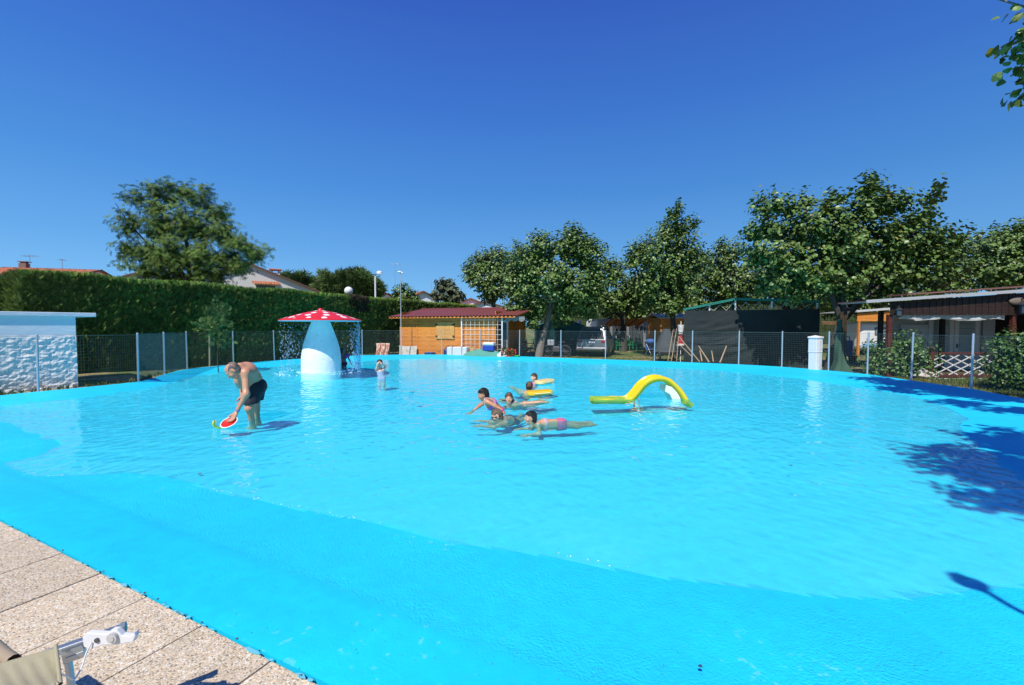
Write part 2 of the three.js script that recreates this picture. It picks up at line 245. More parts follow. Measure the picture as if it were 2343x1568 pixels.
function hedge(name, a, b, height, thick, base, seed, label, group, dens = 210, browns = [], tone = [0.11, 0.185, 0.024]) {   // a, b: the ends of its pool-side foot line
  const R = rng(seed), h = thing(name, label, 'hedge', V(a.x, base, a.z), 0, group), d = b.clone().sub(a).setY(0), L = d.length(), u = d.clone().normalize(), n = V(-u.z, 0, u.x), list = [], core = [];
  if (n.dot(V(0, 0, -11).sub(a)) < 0) n.negate();
  const bend = (s) => (fbm(s * 0.5 + seed, 3, 3) - 0.5) * 0.22, topY = (s) => height + (fbm(s * 0.7 + seed * 3, 9, 3) - 0.5) * 0.16;
  const k = 40; for (let i = 0; i < k; i++) { const s0 = i / k * L, s1 = (i + 1) / k * L, c = u.clone().multiplyScalar((s0 + s1) / 2).addScaledVector(n, -thick / 2); core.push(box(L / k + 0.01, topY(s0) - 0.09, thick - 0.26, c.x, (topY(s0) - 0.09) / 2, c.z, 0, Math.atan2(-u.z, u.x), 0)); }
  part('branch_core', core, mat(...tone, 0.9), h).userData.kind = 'stuff';
  const add = (p, out, s, sc, lit) => { const g = fbm(p.x * 0.8 + seed, p.y * 0.8 + p.z * 0.8, 3), t = 0.45 + 1.5 * R() * R() * g * 1.5 + lit; let c = [tone[0] * t, tone[1] * t, tone[2] * t]; for (const [bs, bw, by] of browns) if (Math.abs(s - bs) < bw * (0.7 + 0.6 * R()) && p.y > by) c = [0.045 * t, 0.032 * t, 0.016 * t];  // lit lightens the colour of top and end sprays: sunlight painted in
    const dir = out.clone().multiplyScalar(0.55 + 0.3 * R()).add(V(0, 0.55 + 0.5 * R(), 0)).addScaledVector(u, (R() - 0.35) * 1.3); list.push([p, quatTo(dir, R() * 6.28), sc * (0.7 + 0.6 * R()), c]); };
  const tuft = (s, y) => 0.10 * (vnoise(s * 2.1 + seed, y * 2.3) - 0.4) + 0.07 * (vnoise(s * 5.3, y * 4.1 + seed) - 0.5);
  for (let i = 0; i < L * height * dens; i++) { const s = R() * L, y = R() * height, p = u.clone().multiplyScalar(s).addScaledVector(n, bend(s) + tuft(s, y) - 0.12 * R() - 0.1 * (y < 0.3)).setY(y); add(p, n, s, 0.145, 0); }
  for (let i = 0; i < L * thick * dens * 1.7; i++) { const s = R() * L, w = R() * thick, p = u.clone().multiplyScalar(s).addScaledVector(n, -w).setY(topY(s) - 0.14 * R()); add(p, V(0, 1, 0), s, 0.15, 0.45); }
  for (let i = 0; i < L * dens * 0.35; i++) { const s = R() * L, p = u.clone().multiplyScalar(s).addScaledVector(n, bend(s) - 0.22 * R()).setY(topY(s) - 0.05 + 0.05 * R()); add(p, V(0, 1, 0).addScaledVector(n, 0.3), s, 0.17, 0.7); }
  for (const [e, o] of [[0, u.clone().negate()], [L, u]]) for (let i = 0; i < thick * height * dens * 1.3; i++) { const p = u.clone().multiplyScalar(e).addScaledVector(o, -0.1 * R()).addScaledVector(n, -R() * thick).setY(R() * height); add(p, o, e, 0.17, 0.1); }
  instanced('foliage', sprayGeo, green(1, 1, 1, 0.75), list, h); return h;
}
const hA = V(-14.33, 0, -13.04), hB = V(-2.87, 0, -36.2);
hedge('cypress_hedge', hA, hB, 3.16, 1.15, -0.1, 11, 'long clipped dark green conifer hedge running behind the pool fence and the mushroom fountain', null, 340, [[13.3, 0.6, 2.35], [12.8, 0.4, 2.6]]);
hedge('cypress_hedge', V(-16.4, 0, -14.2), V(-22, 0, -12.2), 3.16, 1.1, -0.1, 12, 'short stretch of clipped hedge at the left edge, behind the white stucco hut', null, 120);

// fence: round posts in the rim, welded mesh between them
function rimHit(x) { const dx = (x - CX) / FOC; let best = null; for (let i = 0, j = RIM.length - 1; i < RIM.length; j = i++) { const [ax, az] = RIM[j], [bx, bz] = RIM[i], fa = ax - dx * az, fb = bx - dx * bz; if (fa * fb > 0) continue; const t = fa / (fa - fb), z = lerp(az, bz, t); if (z > 0 && (!best || z > best[1])) best = [lerp(ax, bx, t), z]; } return V(best[0], 0, -best[1]); }
{
  const f = thing('mesh_fence', 'low galvanised post and wire mesh fence round the far rim of the pool', 'fence');
  const galv = mat(0.42, 0.5, 0.56, 0.45, { metalness: 0.35 }), wireM = mat(0.13, 0.19, 0.18, 0.6);
  const spots = [V(-12.6, 0, -7.6), ...[85, 196, 315, 375, 427, 533, 627, 728, 828, 918, 1010, 1098, 1188, 1283, 1385, 1497, 1583, 1690, 1789, 1896, 1985, 2086, 2224].map(rimHit), V(10.75, 0, -7.6)];
  const c = V(0, 0, -11.2), R = rng(4);
  spots.forEach((p) => p.add(p.clone().sub(c).normalize().multiplyScalar(0.03)));
  const H = 1.3, postG = join([cyl(0.024, 0.024, H + 0.06, 0, H / 2 - 0.02, 0, 0, 0, 0, 14), ball(0.026, 0, H + 0.01, 0, 1, 0.6, 1, 12)]), wire = new THREE.BoxGeometry(1, 1, 1);
  spots.forEach((p, i) => { if (i === 2) return; const m = part('post', postG, galv, f); m.position.copy(p); m.rotation.set((R() - 0.5) * 0.03, R(), (R() - 0.5) * 0.03); });
  for (let i = 0; i < spots.length - 1; i++) {
    const a = spots[i], b = spots[i + 1], L = a.distanceTo(b), list = [], w = 0.0019, out = b.clone().sub(a).normalize();
    for (let k = 1; k < L / 0.055; k++) { const q = a.clone().addScaledVector(out, k * 0.055); list.push(box(w, H - 0.06, w, q.x, H / 2, q.z)); }
    for (let k = 0; k <= 16; k++) { const y = 0.03 + k * (H - 0.06) / 16, sag = k === 16 ? 0 : 0.004 * (R() - 0.5); list.push(beam(a.clone().setY(y + sag), b.clone().setY(y + sag), k === 16 ? 0.006 : w)); }
    part('wire_mesh', list, wireM, f);
  }
  // two bays with a finer green netting tied on
  const net = mat(0.10, 0.22, 0.2, 0.8, { transparent: true, opacity: 0.34 });
  for (const [i, j] of [[3, 4], [4, 5]]) { const a = spots[i], b = spots[j]; const g = new THREE.BufferGeometry().setFromPoints([a.clone().setY(0.04), b.clone().setY(0.04), b.clone().setY(H), a.clone().setY(0.04), b.clone().setY(H), a.clone().setY(H)].map((p) => p.add(p.clone().sub(c).setY(0).normalize().multiplyScalar(0.012)))); g.computeVertexNormals(); part('green_netting', g, net, f); }
  const wp = rimHit(481).add(V(-0.15, 0, -0.15)); tag(obj('wooden_stake', join([cyl(0.028, 0.034, 1.15, wp.x, 0.55, wp.z, 0.02, 0, -0.03, 8), cyl(0.008, 0.028, 0.05, wp.x + 0.017, 1.15, wp.z + 0.01, 0, 0, 0, 8)]), mat(0.3, 0.28, 0.17, 0.9)), 'thin weathered wooden stake in front of the hedge, shorter than the metal fence posts', 'stake');
}
// white stucco hut on the left
{
  const b = thing('pump_house', 'small white stucco hut with flat concrete roof slab behind the fence at far left', 'hut');
  const c = gp(187, 888, -0.02).add(V(-0.25, 0, -0.15)), u = gp(0, 906, 0).add(V(-0.35, 0, -0.05)).sub(gp(187, 888, 0).add(V(-0.25, 0, -0.15))).setY(0).normalize(), L = 5, D = 2.6; u.applyAxisAngle(V(0, 1, 0), -0.16);
  let n = V(-u.z, 0, u.x); if (n.x < 0) n.negate();   // towards the pool
  const back = n.clone().negate(), top = 1.74;
  const stuccoB = tex(1024, (x, y, s) => { const q = fbm(x * 10 / s + 0.8 * fbm(x * 9 / s, y * 9 / s, 2, 9), y * 22 / s, 4, 1 << 20); return 0.2 + 0.6 * Math.pow(fbm(x * 16 / s, y * 26 / s, 4, 1 << 20), 1.2) + 0.25 * q; }, 2.0);
  const rough = mat(0.74, 0.73, 0.71, 0.85, { bumpMap: stuccoB, bumpScale: 0.05 }), plain = mat(0.74, 0.76, 0.78, 0.8, { bumpMap: stuccoB, bumpScale: 0.006 });
  // the rough render is real relief: a fine grid pushed in and out
  const nx = 260, ny = 110, hh = 1.34, g = new THREE.PlaneGeometry(L, hh, nx, ny), p = g.attributes.position, q = V();
  for (let i = 0; i < p.count; i++) { const x = p.getX(i), y = p.getY(i), e = sstep(hh / 2, hh / 2 - 0.05 - 0.06 * vnoise(x * 6, 4), y); const r = fbm(x * 13 + 1.1 * fbm(x * 12, y * 12, 2), y * 15 + 0.8 * fbm(y * 14, x * 14, 2), 4); q.copy(c).addScaledVector(u, L / 2 - x).addScaledVector(n, 0.012 + e * 0.05 * (r - 0.25)).setY(-0.05 + hh / 2 + y); p.setXYZ(i, q.x, q.y, q.z); }
  g.computeVertexNormals(); part('stucco_render', g, rough, b);
  const ang = Math.atan2(-u.z, u.x), cc = c.clone().addScaledVector(u, L / 2).addScaledVector(back, D / 2);
  part('wall', metres(box(L, top + 0.05, D, cc.x, (top - 0.05) / 2, cc.z, 0, ang, 0)), plain, b);
  const rc = cc.clone().addScaledVector(u, -0.13).addScaledVector(n, -0.13);
  part('roof_slab', metres(rbox(L + 0.5, 0.1, D + 0.35, rc.x, top + 0.05, rc.z, 0, ang, 0, 0.012)), mat(0.62, 0.66, 0.7, 0.85, { bumpMap: stuccoB, bumpScale: 0.01 }), b);
}

// ---------- mushroom fountain ----------
const MUSH = (() => { const p = at(735, 850, 15.95); return V(p.x, WATER, p.z); })();
{
  const m = thing('mushroom_fountain', 'white mushroom shaped fountain with red spotted cap spilling water into the pool', 'fountain', MUSH);
  const white = mat(0.84, 0.86, 0.87, 0.6, { map: tex(512, (x, y, n) => { const s = sstep(0.66, 0.74, fbm(x * 26 / n, y * 14 / n, 4, 1 << 20)) * 0.07, d = fbm(x * 5 / n, y * 5 / n, 4, 5), k = 0.95 + 0.06 * d - s; return [k, k, k * 0.995]; }, [0.34, 0.5], true), bumpMap: tex(256, (x, y, n) => fbm(x * 8 / n, y * 8 / n, 4, 8), 0.6), bumpScale: 0.012 });
  const prof = [[0.665, -0.75], [0.665, 0], [0.668, 0.35], [0.65, 0.62], [0.6, 0.92], [0.52, 1.2], [0.43, 1.46], [0.36, 1.66], [0.31, 1.8], [0.29, 1.92], [0.29, 2.0]].map(([r, y]) => new THREE.Vector2(r, y));
  const sp = new THREE.SplineCurve(prof).getPoints(60), lat = new THREE.LatheGeometry(sp, 56), lp = lat.attributes.position;
  for (let i = 0; i < lp.count; i++) { const x = lp.getX(i), y = lp.getY(i), z = lp.getZ(i), k = 1 + 0.012 * (fbm(Math.atan2(z, x) * 2 + 8, y * 2.5, 2) - 0.5); lp.setXYZ(i, x * k, y, z * k); } lat.computeVertexNormals();
  part('stem', lat, white, m);
  const R0 = 1.35, capY = (r) => 1.85 + 0.345 * (1 - Math.pow(r / R0, 1.38));
  const cp = []; for (let i = 0; i <= 30; i++) { const r = R0 * (i / 30); cp.push(new THREE.Vector2(Math.max(r, 0.001), capY(r))); } cp.push(new THREE.Vector2(R0 + 0.012, 1.838), new THREE.Vector2(R0 + 0.005, 1.82));
  const cap = part('cap', new THREE.LatheGeometry(cp.reverse(), 64), mat(0.72, 0.016, 0.014, 0.4, { bumpMap: tex(256, (x, y, n) => fbm(x * 10 / n, y * 10 / n, 4, 10), 0.05), bumpScale: 0.004 }), m);
  part('cap_underside', new THREE.LatheGeometry([[0.28, 1.95], [1.2, 1.82], [R0, 1.795], [R0 + 0.008, 1.82]].map(([r, y]) => new THREE.Vector2(r, y)), 64), mat(0.62, 0.76, 0.84, 0.6), m);
  part('finial', join([cyl(0.08, 0.11, 0.07, 0, 2.205, 0, 0, 0, 0, 20), ball(0.08, 0, 2.235, 0, 1, 0.4, 1, 16)]), mat(0.6, 0.012, 0.02, 0.35), m);
  const R = rng(31), paintW = mat(0.8, 0.78, 0.76, 0.5), spots = [];
  for (const [ring, n, s] of [[0.24, 4, 0.09], [0.55, 7, 0.11], [0.85, 10, 0.11], [1.12, 12, 0.115], [1.27, 7, 0.05]]) for (let k = 0; k < n; k++) spots.push([(k + ring * 1.7 + (R() - 0.5) * 0.45) / n * 6.283, ring + (R() - 0.5) * 0.1, s * (0.62 + 0.36 * R())]);
  for (const [a, r, s] of spots) {   // a thin disc bent onto the cap
    const n = 14, pos = [0, 0, 0], idx = []; const cr = Math.cos(a), sr = Math.sin(a), ptAt = (dr, dt) => { const x = cr * (r + dr) - sr * dt, z = sr * (r + dr) + cr * dt, q = Math.hypot(x, z); return [x, capY(Math.min(q, R0)) + 0.006, z]; };
    const P0 = ptAt(0, 0); pos.splice(0, 3, ...P0); for (let i = 0; i < n; i++) { const t = i / n * 6.283, w = s * (0.92 + 0.16 * R()); pos.push(...ptAt(Math.cos(t) * w, Math.sin(t) * w * 1.0)); } for (let i = 1; i <= n; i++) idx.push(0, i % n + 1, i);
    const g = new THREE.BufferGeometry(); g.setAttribute('position', new THREE.Float32BufferAttribute(pos, 3)); g.setIndex(idx); g.computeVertexNormals(); part('spot', g, paintW, cap);
  }
  // water falling from the rim: threads at the lip that break into drops
  const drops = [], th = []; const wR = rng(77);
  const sector = [[2.2, 0.55, 520], [2.9, 0.35, 240], [3.4, 0.15, 60], [0.55, 0.5, 480], [0.05, 0.25, 220], [1.3, 0.3, 40], [6.0, 0.2, 160]];
  for (const [a0, w, n] of sector) for (let i = 0; i < n; i++) {
    const a = a0 + (wR() + wR() - 1) * w, r = R0 - 0.02 - 0.12 * wR() * wR(), f = Math.pow(wR(), 0.75), y = 1.8 - f * 1.9, sp2 = 0.012 + 0.05 * f; 
    if (y < 0.02) continue; drops.push([V(Math.cos(a) * r + (wR() - 0.5) * sp2, y, -Math.sin(a) * r * 0.999 + (wR() - 0.5) * sp2), new THREE.Quaternion().setFromEuler(new THREE.Euler((wR() - 0.5) * 0.3, 0, (wR() - 0.5) * 0.3)), V(0.004 + 0.005 * wR(), 0.01 + 0.035 * wR() * (0.4 + f), 0.004 + 0.005 * wR())]);
  }
  const dm = phys(0.62, 0.8, 0.95, 0.08, { transmission: 0.5, thickness: 0, ior: 1.33 });
  const fw = thing('falling_water', 'drops and threads of water falling from the rim of the red mushroom cap', 'water', MUSH); fw.userData.kind = 'stuff';
  instanced('drops', new THREE.IcosahedronGeometry(1, 1), dm, drops, fw);
  // foam where it lands
  const foam = []; for (let i = 0; i < 420; i++) { const a = wR() * 6.283, r = wR() < 0.5 ? 0.67 + 0.15 * wR() : R0 + (wR() - 0.5) * 0.3; foam.push([V(Math.cos(a) * r, 0.004, Math.sin(a) * r), new THREE.Quaternion(), 0.006 + 0.014 * wR() * wR()]); }
  instanced('foam', new THREE.IcosahedronGeometry(1, 0), mat(0.8, 0.88, 0.92, 0.4), foam, fw);
}
// ---------- yellow slide in the water ----------
{
  const s = thing('pool_slide', 'yellow arched children\'s water slide standing in the pool with white ladder side', 'slide', gp(1500, 910, WATER));
  const o = gp(1500, 910, WATER), q = (x, y, dz = 0) => at(x, y, -o.z + dz).sub(o);
  const path = [q(1352, 911), q(1400, 909), q(1437, 908), q(1455, 897), q(1468, 881), q(1484, 870), q(1502, 866), q(1521, 869.5), q(1538, 883), q(1552, 899), q(1562, 915), q(1575, 925)];
  path[0].y = -0.065; path[1].y = -0.06; path[2].y = -0.04; path[11].y = -0.17;
  const c = new THREE.CatmullRomCurve3(path), n = 70, W = 0.22, lip = 0.055, sec = [[-W, lip], [-W + 0.025, lip + 0.012], [-W + 0.05, lip], [-W + 0.06, 0], [0, -0.02], [W - 0.06, 0], [W - 0.05, lip], [W - 0.025, lip + 0.012], [W, lip], [W, -0.045], [0, -0.06], [-W, -0.045]], pos = [], idx = [], k = sec.length;
  for (let i = 0; i <= n; i++) { const p = c.getPointAt(i / n), t = c.getTangentAt(i / n); t.z = 0; t.normalize(); const nn = V(-t.y, t.x, 0); for (const [z, h] of sec) { const v = p.clone().addScaledVector(nn, h).add(V(0, 0, z)); pos.push(v.x, v.y, v.z); } }
  for (let i = 0; i < n; i++) for (let j = 0; j < k; j++) { const a = i * k + j, b = i * k + (j + 1) % k; idx.push(a, b, b + k, a, b + k, a + k); }
  const g = new THREE.BufferGeometry(); g.setAttribute('position', new THREE.Float32BufferAttribute(pos, 3)); g.setIndex(idx); g.computeVertexNormals();
  part('chute', g, mat(0.85, 0.55, 0.008, 0.25), s);
  const sh = new THREE.Shape(); const pp = [q(1518, 880), q(1530, 884), q(1541, 896), q(1548, 908), q(1550, 917), q(1533, 917), q(1532, 911), q(1526, 899), q(1516, 893)]; pp.forEach((v, i) => sh[i ? 'lineTo' : 'moveTo'](v.x, v.y));
  for (const z of [-0.2, 0.16]) part('side_panel', new THREE.ExtrudeGeometry(sh, { depth: 0.035, bevelEnabled: true, bevelSize: 0.008, bevelThickness: 0.008, bevelSegments: 2 }).translate(0, 0, z), mat(0.78, 0.8, 0.8, 0.4), s);
  for (const y of [0.03, 0.2]) part('step', rbox(0.1, 0.03, 0.34, q(1540, 900).x, y, 0), mat(0.78, 0.8, 0.8, 0.4), s);
  part('base_bar', [rod(V(q(1452, 910).x, -0.3, -0.18), V(q(1545, 910).x, -0.3, -0.18), 0.02), rod(V(q(1452, 910).x, -0.3, 0.18), V(q(1545, 910).x, -0.3, 0.18), 0.02), rod(V(q(1456, 910).x, -0.32, -0.18), V(q(1456, 910).x, 0.02, -0.18), 0.02), rod(V(q(1456, 910).x, -0.32, 0.18), V(q(1456, 910).x, 0.02, 0.18), 0.02)], mat(0.3, 0.4, 0.5, 0.4), s);
}

// ---------- trees ----------
const leafBroad = (() => {   // a rounded, folded leaf, 1 across
  const pts = [V(0, 0, 0), V(0.38, 0.16, 0.08), V(0.5, 0.5, 0.12), V(0.28, 0.84, 0.05), V(0, 1.05, -0.06), V(-0.28, 0.84, 0.05), V(-0.5, 0.5, 0.12), V(-0.38, 0.16, 0.08)], mid = V(0, 0.5, 0), pos = [];
  for (let i = 0; i < 8; i++) for (const v of [mid, pts[i], pts[(i + 1) % 8]]) pos.push(v.x, v.y - 0.5, v.z);
  const g = new THREE.BufferGeometry(); g.setAttribute('position', new THREE.Float32BufferAttribute(pos, 3)); return mergeVertices(g).toNonIndexed();
})(); leafBroad.computeVertexNormals();
const leafPinnate = (() => { const L = [[V(0, 0, 0), V(0, 1, -0.12), 0.012, V(0, 0, 1)]]; for (let i = 0; i < 6; i++) for (const s of [-1, 1]) L.push([V(0, 0.14 + i * 0.14, -0.015 * i), V(s * 0.26, 0.24 + i * 0.14, -0.05 - 0.01 * i), 0.055, V(0, 0, 1)]); return bladeGeo(L); })();
const leafNeedle = (() => { const L = [], R = rng(3); for (let i = 0; i < 12; i++) { const a = i * 2.4, u = 0.2 + 0.75 * R(), d = V(Math.cos(a) * (1 - u * 0.5), u, Math.sin(a) * (1 - u * 0.5)).normalize(); L.push([V(0, 0, 0), d, 0.05, V(Math.sin(a), 0.2, -Math.cos(a)).normalize()]); } return bladeGeo(L); })();
const leafMat = mat(1, 1, 1, 0.42), dullLeaf = mat(1, 1, 1, 0.8);
const bark = (r, g, b) => mat(r, g, b, 0.9, { bumpMap: tex(128, (x, y, n) => fbm(x * 10 / n, y * 3 / n, 4, 1 << 20), 0.4), bumpScale: 0.02 });
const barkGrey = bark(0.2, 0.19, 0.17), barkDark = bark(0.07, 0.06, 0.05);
const KIND = {
  poplar: { geo: leafBroad, mat: leafMat, size: 0.13, col: [0.1, 0.17, 0.034], dens: 6, hang: 0.4 },
  locust: { geo: leafPinnate, mat: dullLeaf, size: 0.23, col: [0.095, 0.165, 0.022], dens: 7, inset: 0.9, hang: 0.9 },
  pine: { geo: leafNeedle, mat: dullLeaf, size: 0.5, col: [0.07, 0.13, 0.028], dens: 1.6, hang: -0.6 },
  olive: { geo: leafBroad, mat: dullLeaf, size: 0.2, col: [0.085, 0.105, 0.05], dens: 2.4, hang: 0.2 },
  shrub: { geo: leafBroad, mat: leafMat, size: 0.07, col: [0.07, 0.15, 0.03], dens: 3.4, hang: 0 },
  fir: { geo: sprayGeo, mat: dullLeaf, size: 0.15, col: [0.07, 0.15, 0.035], dens: 4.5, hang: 0.1 },
};
function crownOf(parent, base, blobs, kind, seed, perM2, sizeK = 1) {   // blobs: [x, y, z, r] round the base
  const K = KIND[kind], R = rng(seed), list = [], total = blobs.reduce((s, b) => s + b[3] ** 2, 0), N = Math.round(total * 12.6 * perM2 * K.dens), dirR = () => { const y = R() * 2 - 1, a = R() * 6.283, q = Math.sqrt(1 - y * y); return V(q * Math.cos(a), y, q * Math.sin(a)); };
  const C = blobs.reduce((s, b) => s.add(V(b[0], b[1], b[2]).multiplyScalar(b[3] ** 2 / total)), V());
  for (const [bx, by, bz, r] of blobs) {
    const twigs = Math.max(3, Math.round(N * r * r / total / 11));
    for (let t = 0; t < twigs; t++) {
      const d = dirR(), rr = Math.max(0.03, r - (K.inset ?? 0.5) * K.size * sizeK - 0.02) * (0.35 + 0.65 * Math.pow(R(), 0.5)), c = V(bx, by, bz).addScaledVector(d, rr), out = c.clone().sub(C).normalize().add(d).normalize(), lw = 0.16 + 0.14 * R() + 0.25 * sizeK * K.size, tone = 0.72 + 0.56 * R();
      if (kind === 'poplar') out.y += 0.3;
      for (let i = 0; i < 11; i++) {
        const s = (i / 11) * lw * 2.2, p = c.clone().addScaledVector(out, s - lw).add(dirR().multiplyScalar(lw * 0.55)), n = dirR().multiplyScalar(0.62).add(out.clone().multiplyScalar(0.55)).add(V(0, 0.5, 0.1)).normalize();
        const side = dirR().cross(n).normalize().add(V(0, -K.hang, 0)).normalize(), q = new THREE.Quaternion();
        if (kind === 'pine' || kind === 'fir') q.copy(quatTo(out.clone().add(V(0, 0.5, 0)).add(dirR().multiplyScalar(0.5)), R() * 6)); else { const x = side.clone().cross(n).normalize(), y2 = n.clone().cross(x).normalize(); q.setFromRotationMatrix(new THREE.Matrix4().makeBasis(x, y2, n)); }
        const k = tone * (0.8 + 0.4 * R()), red = R() < 0.04 ? 1.7 : 1; list.push([p, q, K.size * sizeK * (0.7 + 0.55 * R()), [K.col[0] * k * red, K.col[1] * k, K.col[2] * k]]);
      }
    }
  }
  return instanced('crown', K.geo, K.mat, list, parent);
}
function tree(name, label, kind, foot, blobs, o = {}) {
  const t = thing(name, label, o.cat ?? 'tree', foot, 0, o.group), R = rng(o.seed ?? 1), rad = o.r ?? 0.18, top = V(...(o.top ?? [0, blobs.reduce((m, b) => Math.max(m, b[1]), 0) * 0.6, 0]));
  const m = o.bark ?? barkGrey, g = [limb([V(0, -0.15, 0), V(top.x * 0.25 + (R() - 0.5) * 0.1, top.y * 0.3, top.z * 0.3), V(top.x * 0.6, top.y * 0.62, top.z * 0.6), top], [rad * 1.35, rad, rad * 0.82, rad * 0.6], 12)];
  const big = [...blobs].sort((a, b) => b[3] - a[3]).slice(0, o.limbs ?? 9);
  part('trunk', g, m, t);
  for (const [x, y, z, r] of big) { const e = V(x, y, z), s = top.clone().multiplyScalar(0.72 + 0.28 * R()), mid = s.clone().lerp(e, 0.5).add(V(0, 0.12 * r, 0)); part('limb', limb([s, mid, e, e.clone().add(e.clone().sub(mid).multiplyScalar(0.4)).add(V(0, r * 0.3, 0))], [rad * 0.5, rad * 0.3, rad * 0.16, 0.012], 7), m, t); }
  crownOf(t, foot, blobs, kind, (o.seed ?? 1) * 7 + 5, o.per ?? 14, o.k ?? 1);
  return t;
}
function blobsFrom(list, Z, foot, seed, deep = 1) { const R = rng(seed); return list.flatMap(([x, y, r]) => { const p = at(x, y, Z), rr = r / FOC * Z; const out = []; for (const s of deep ? [-1, 1] : [0]) { const dz = s * rr * (0.5 + 0.8 * R()) * deep; out.push([p.x - foot.x + (R() - 0.5) * rr * 0.3, p.y - foot.y, p.z - foot.z + dz, rr * 0.95]); } return out; }); }
const footAt = (x, Z, y = -0.25) => { const p = at(x, 800, Z); return V(p.x, y, p.z); };
{
  let f = footAt(1231, 25.5);
  tree('poplar_tree', 'broad leafy tree with grey trunk, just right of the orange cabin', 'poplar', f, blobsFrom([[1195, 600, 45], [1235, 575, 40], [1300, 565, 42], [1350, 590, 42], [1372, 640, 34], [1200, 660, 44], [1260, 640, 58], [1320, 660, 48], [1178, 700, 25], [1225, 705, 30], [1290, 712, 34], [1348, 700, 34], [1168, 640, 22], [1238, 553, 16], [1310, 540, 20], [1345, 556, 18], [1218, 735, 18]], 25.5, f, 1, 0.9), { seed: 1, top: [0.75, 2.9, 0], r: 0.2, per: 15 });
  f = footAt(1140, 31);
  tree('poplar_tree', 'darker tree rising behind the maroon cabin roof', 'poplar', f, blobsFrom([[1085, 612, 26], [1110, 592, 24], [1140, 604, 34], [1105, 640, 34], [1150, 650, 38], [1073, 630, 16], [1120, 678, 20], [1145, 582, 14], [1170, 620, 30]], 31, f, 2), { seed: 2, top: [-0.4, 4, 0], per: 12, k: 1.05 });
  f = footAt(1543, 25.5);
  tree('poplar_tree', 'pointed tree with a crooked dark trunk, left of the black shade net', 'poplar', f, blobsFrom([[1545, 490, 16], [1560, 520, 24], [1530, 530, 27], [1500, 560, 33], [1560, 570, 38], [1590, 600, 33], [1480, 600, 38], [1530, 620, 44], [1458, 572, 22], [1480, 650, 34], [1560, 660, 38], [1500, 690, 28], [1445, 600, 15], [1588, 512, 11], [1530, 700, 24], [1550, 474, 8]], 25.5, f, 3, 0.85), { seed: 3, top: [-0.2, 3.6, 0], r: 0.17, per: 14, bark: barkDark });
  f = footAt(1425, 31);
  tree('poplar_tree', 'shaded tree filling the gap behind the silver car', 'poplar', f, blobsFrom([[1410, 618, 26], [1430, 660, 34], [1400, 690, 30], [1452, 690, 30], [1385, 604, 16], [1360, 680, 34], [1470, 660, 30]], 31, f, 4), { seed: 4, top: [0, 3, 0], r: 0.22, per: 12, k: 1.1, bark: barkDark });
  f = footAt(1655, 30);
  tree('poplar_tree', 'lighter tree standing behind the green tent canopy', 'poplar', f, blobsFrom([[1640, 600, 36], [1670, 580, 24], [1700, 630, 38], [1650, 650, 44], [1608, 640, 28], [1700, 678, 30], [1650, 560, 12], [1722, 600, 18], [1660, 690, 30], [1730, 650, 30]], 30, f, 5), { seed: 5, top: [0, 3.6, 0], per: 12, k: 1.1 });
  f = footAt(1905, 17.5);
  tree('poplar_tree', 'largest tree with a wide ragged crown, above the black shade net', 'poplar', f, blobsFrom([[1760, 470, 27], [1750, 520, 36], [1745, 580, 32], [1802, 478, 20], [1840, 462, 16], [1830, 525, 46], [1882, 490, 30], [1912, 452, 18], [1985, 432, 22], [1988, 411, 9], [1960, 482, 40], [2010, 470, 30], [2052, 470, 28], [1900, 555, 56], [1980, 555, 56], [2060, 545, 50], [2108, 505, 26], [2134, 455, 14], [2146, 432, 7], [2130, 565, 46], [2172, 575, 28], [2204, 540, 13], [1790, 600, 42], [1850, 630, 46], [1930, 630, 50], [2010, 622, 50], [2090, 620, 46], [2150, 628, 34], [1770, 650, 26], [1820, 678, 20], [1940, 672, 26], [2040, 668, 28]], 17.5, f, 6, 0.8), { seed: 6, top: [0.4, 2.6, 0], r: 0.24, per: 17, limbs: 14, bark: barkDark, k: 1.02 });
  f = footAt(2300, 25);
  tree('poplar_tree', 'tree behind the brown bungalow roof at the right edge', 'poplar', f, blobsFrom([[2240, 575, 32], [2280, 555, 34], [2325, 535, 30], [2352, 560, 42], [2260, 622, 46], [2320, 622, 52], [2210, 622, 32], [2196, 655, 20], [2342, 516, 14], [2400, 560, 60], [2160, 650, 30]], 25, f, 7, 0.9), { seed: 7, top: [0, 4, 0], per: 13, k: 1.05 });
  f = footAt(1800, 31);
  tree('poplar_tree', 'dark tree seen under and behind the largest crown, beside the tent', 'poplar', f, blobsFrom([[1760, 650, 40], [1800, 660, 44], [1840, 670, 40], [1890, 680, 44], [1940, 690, 40], [1780, 620, 34], [2000, 690, 40], [2060, 690, 36], [2110, 680, 30]], 31, f, 8), { seed: 8, top: [0, 3, 0], per: 10, k: 1.2, bark: barkDark });
  f = footAt(1490, 37);
  tree('poplar_tree', 'dark tree far back in the shade between the car and the pointed tree', 'poplar', f, blobsFrom([[1400, 700, 34], [1450, 705, 34], [1500, 705, 36], [1545, 700, 34], [1590, 690, 36], [1350, 700, 36], [1470, 660, 36], [1540, 650, 36]], 37, f, 9), { seed: 9, top: [0, 3, 0], per: 9, k: 1.4, bark: barkDark });
  f = footAt(440, 20, -0.1);
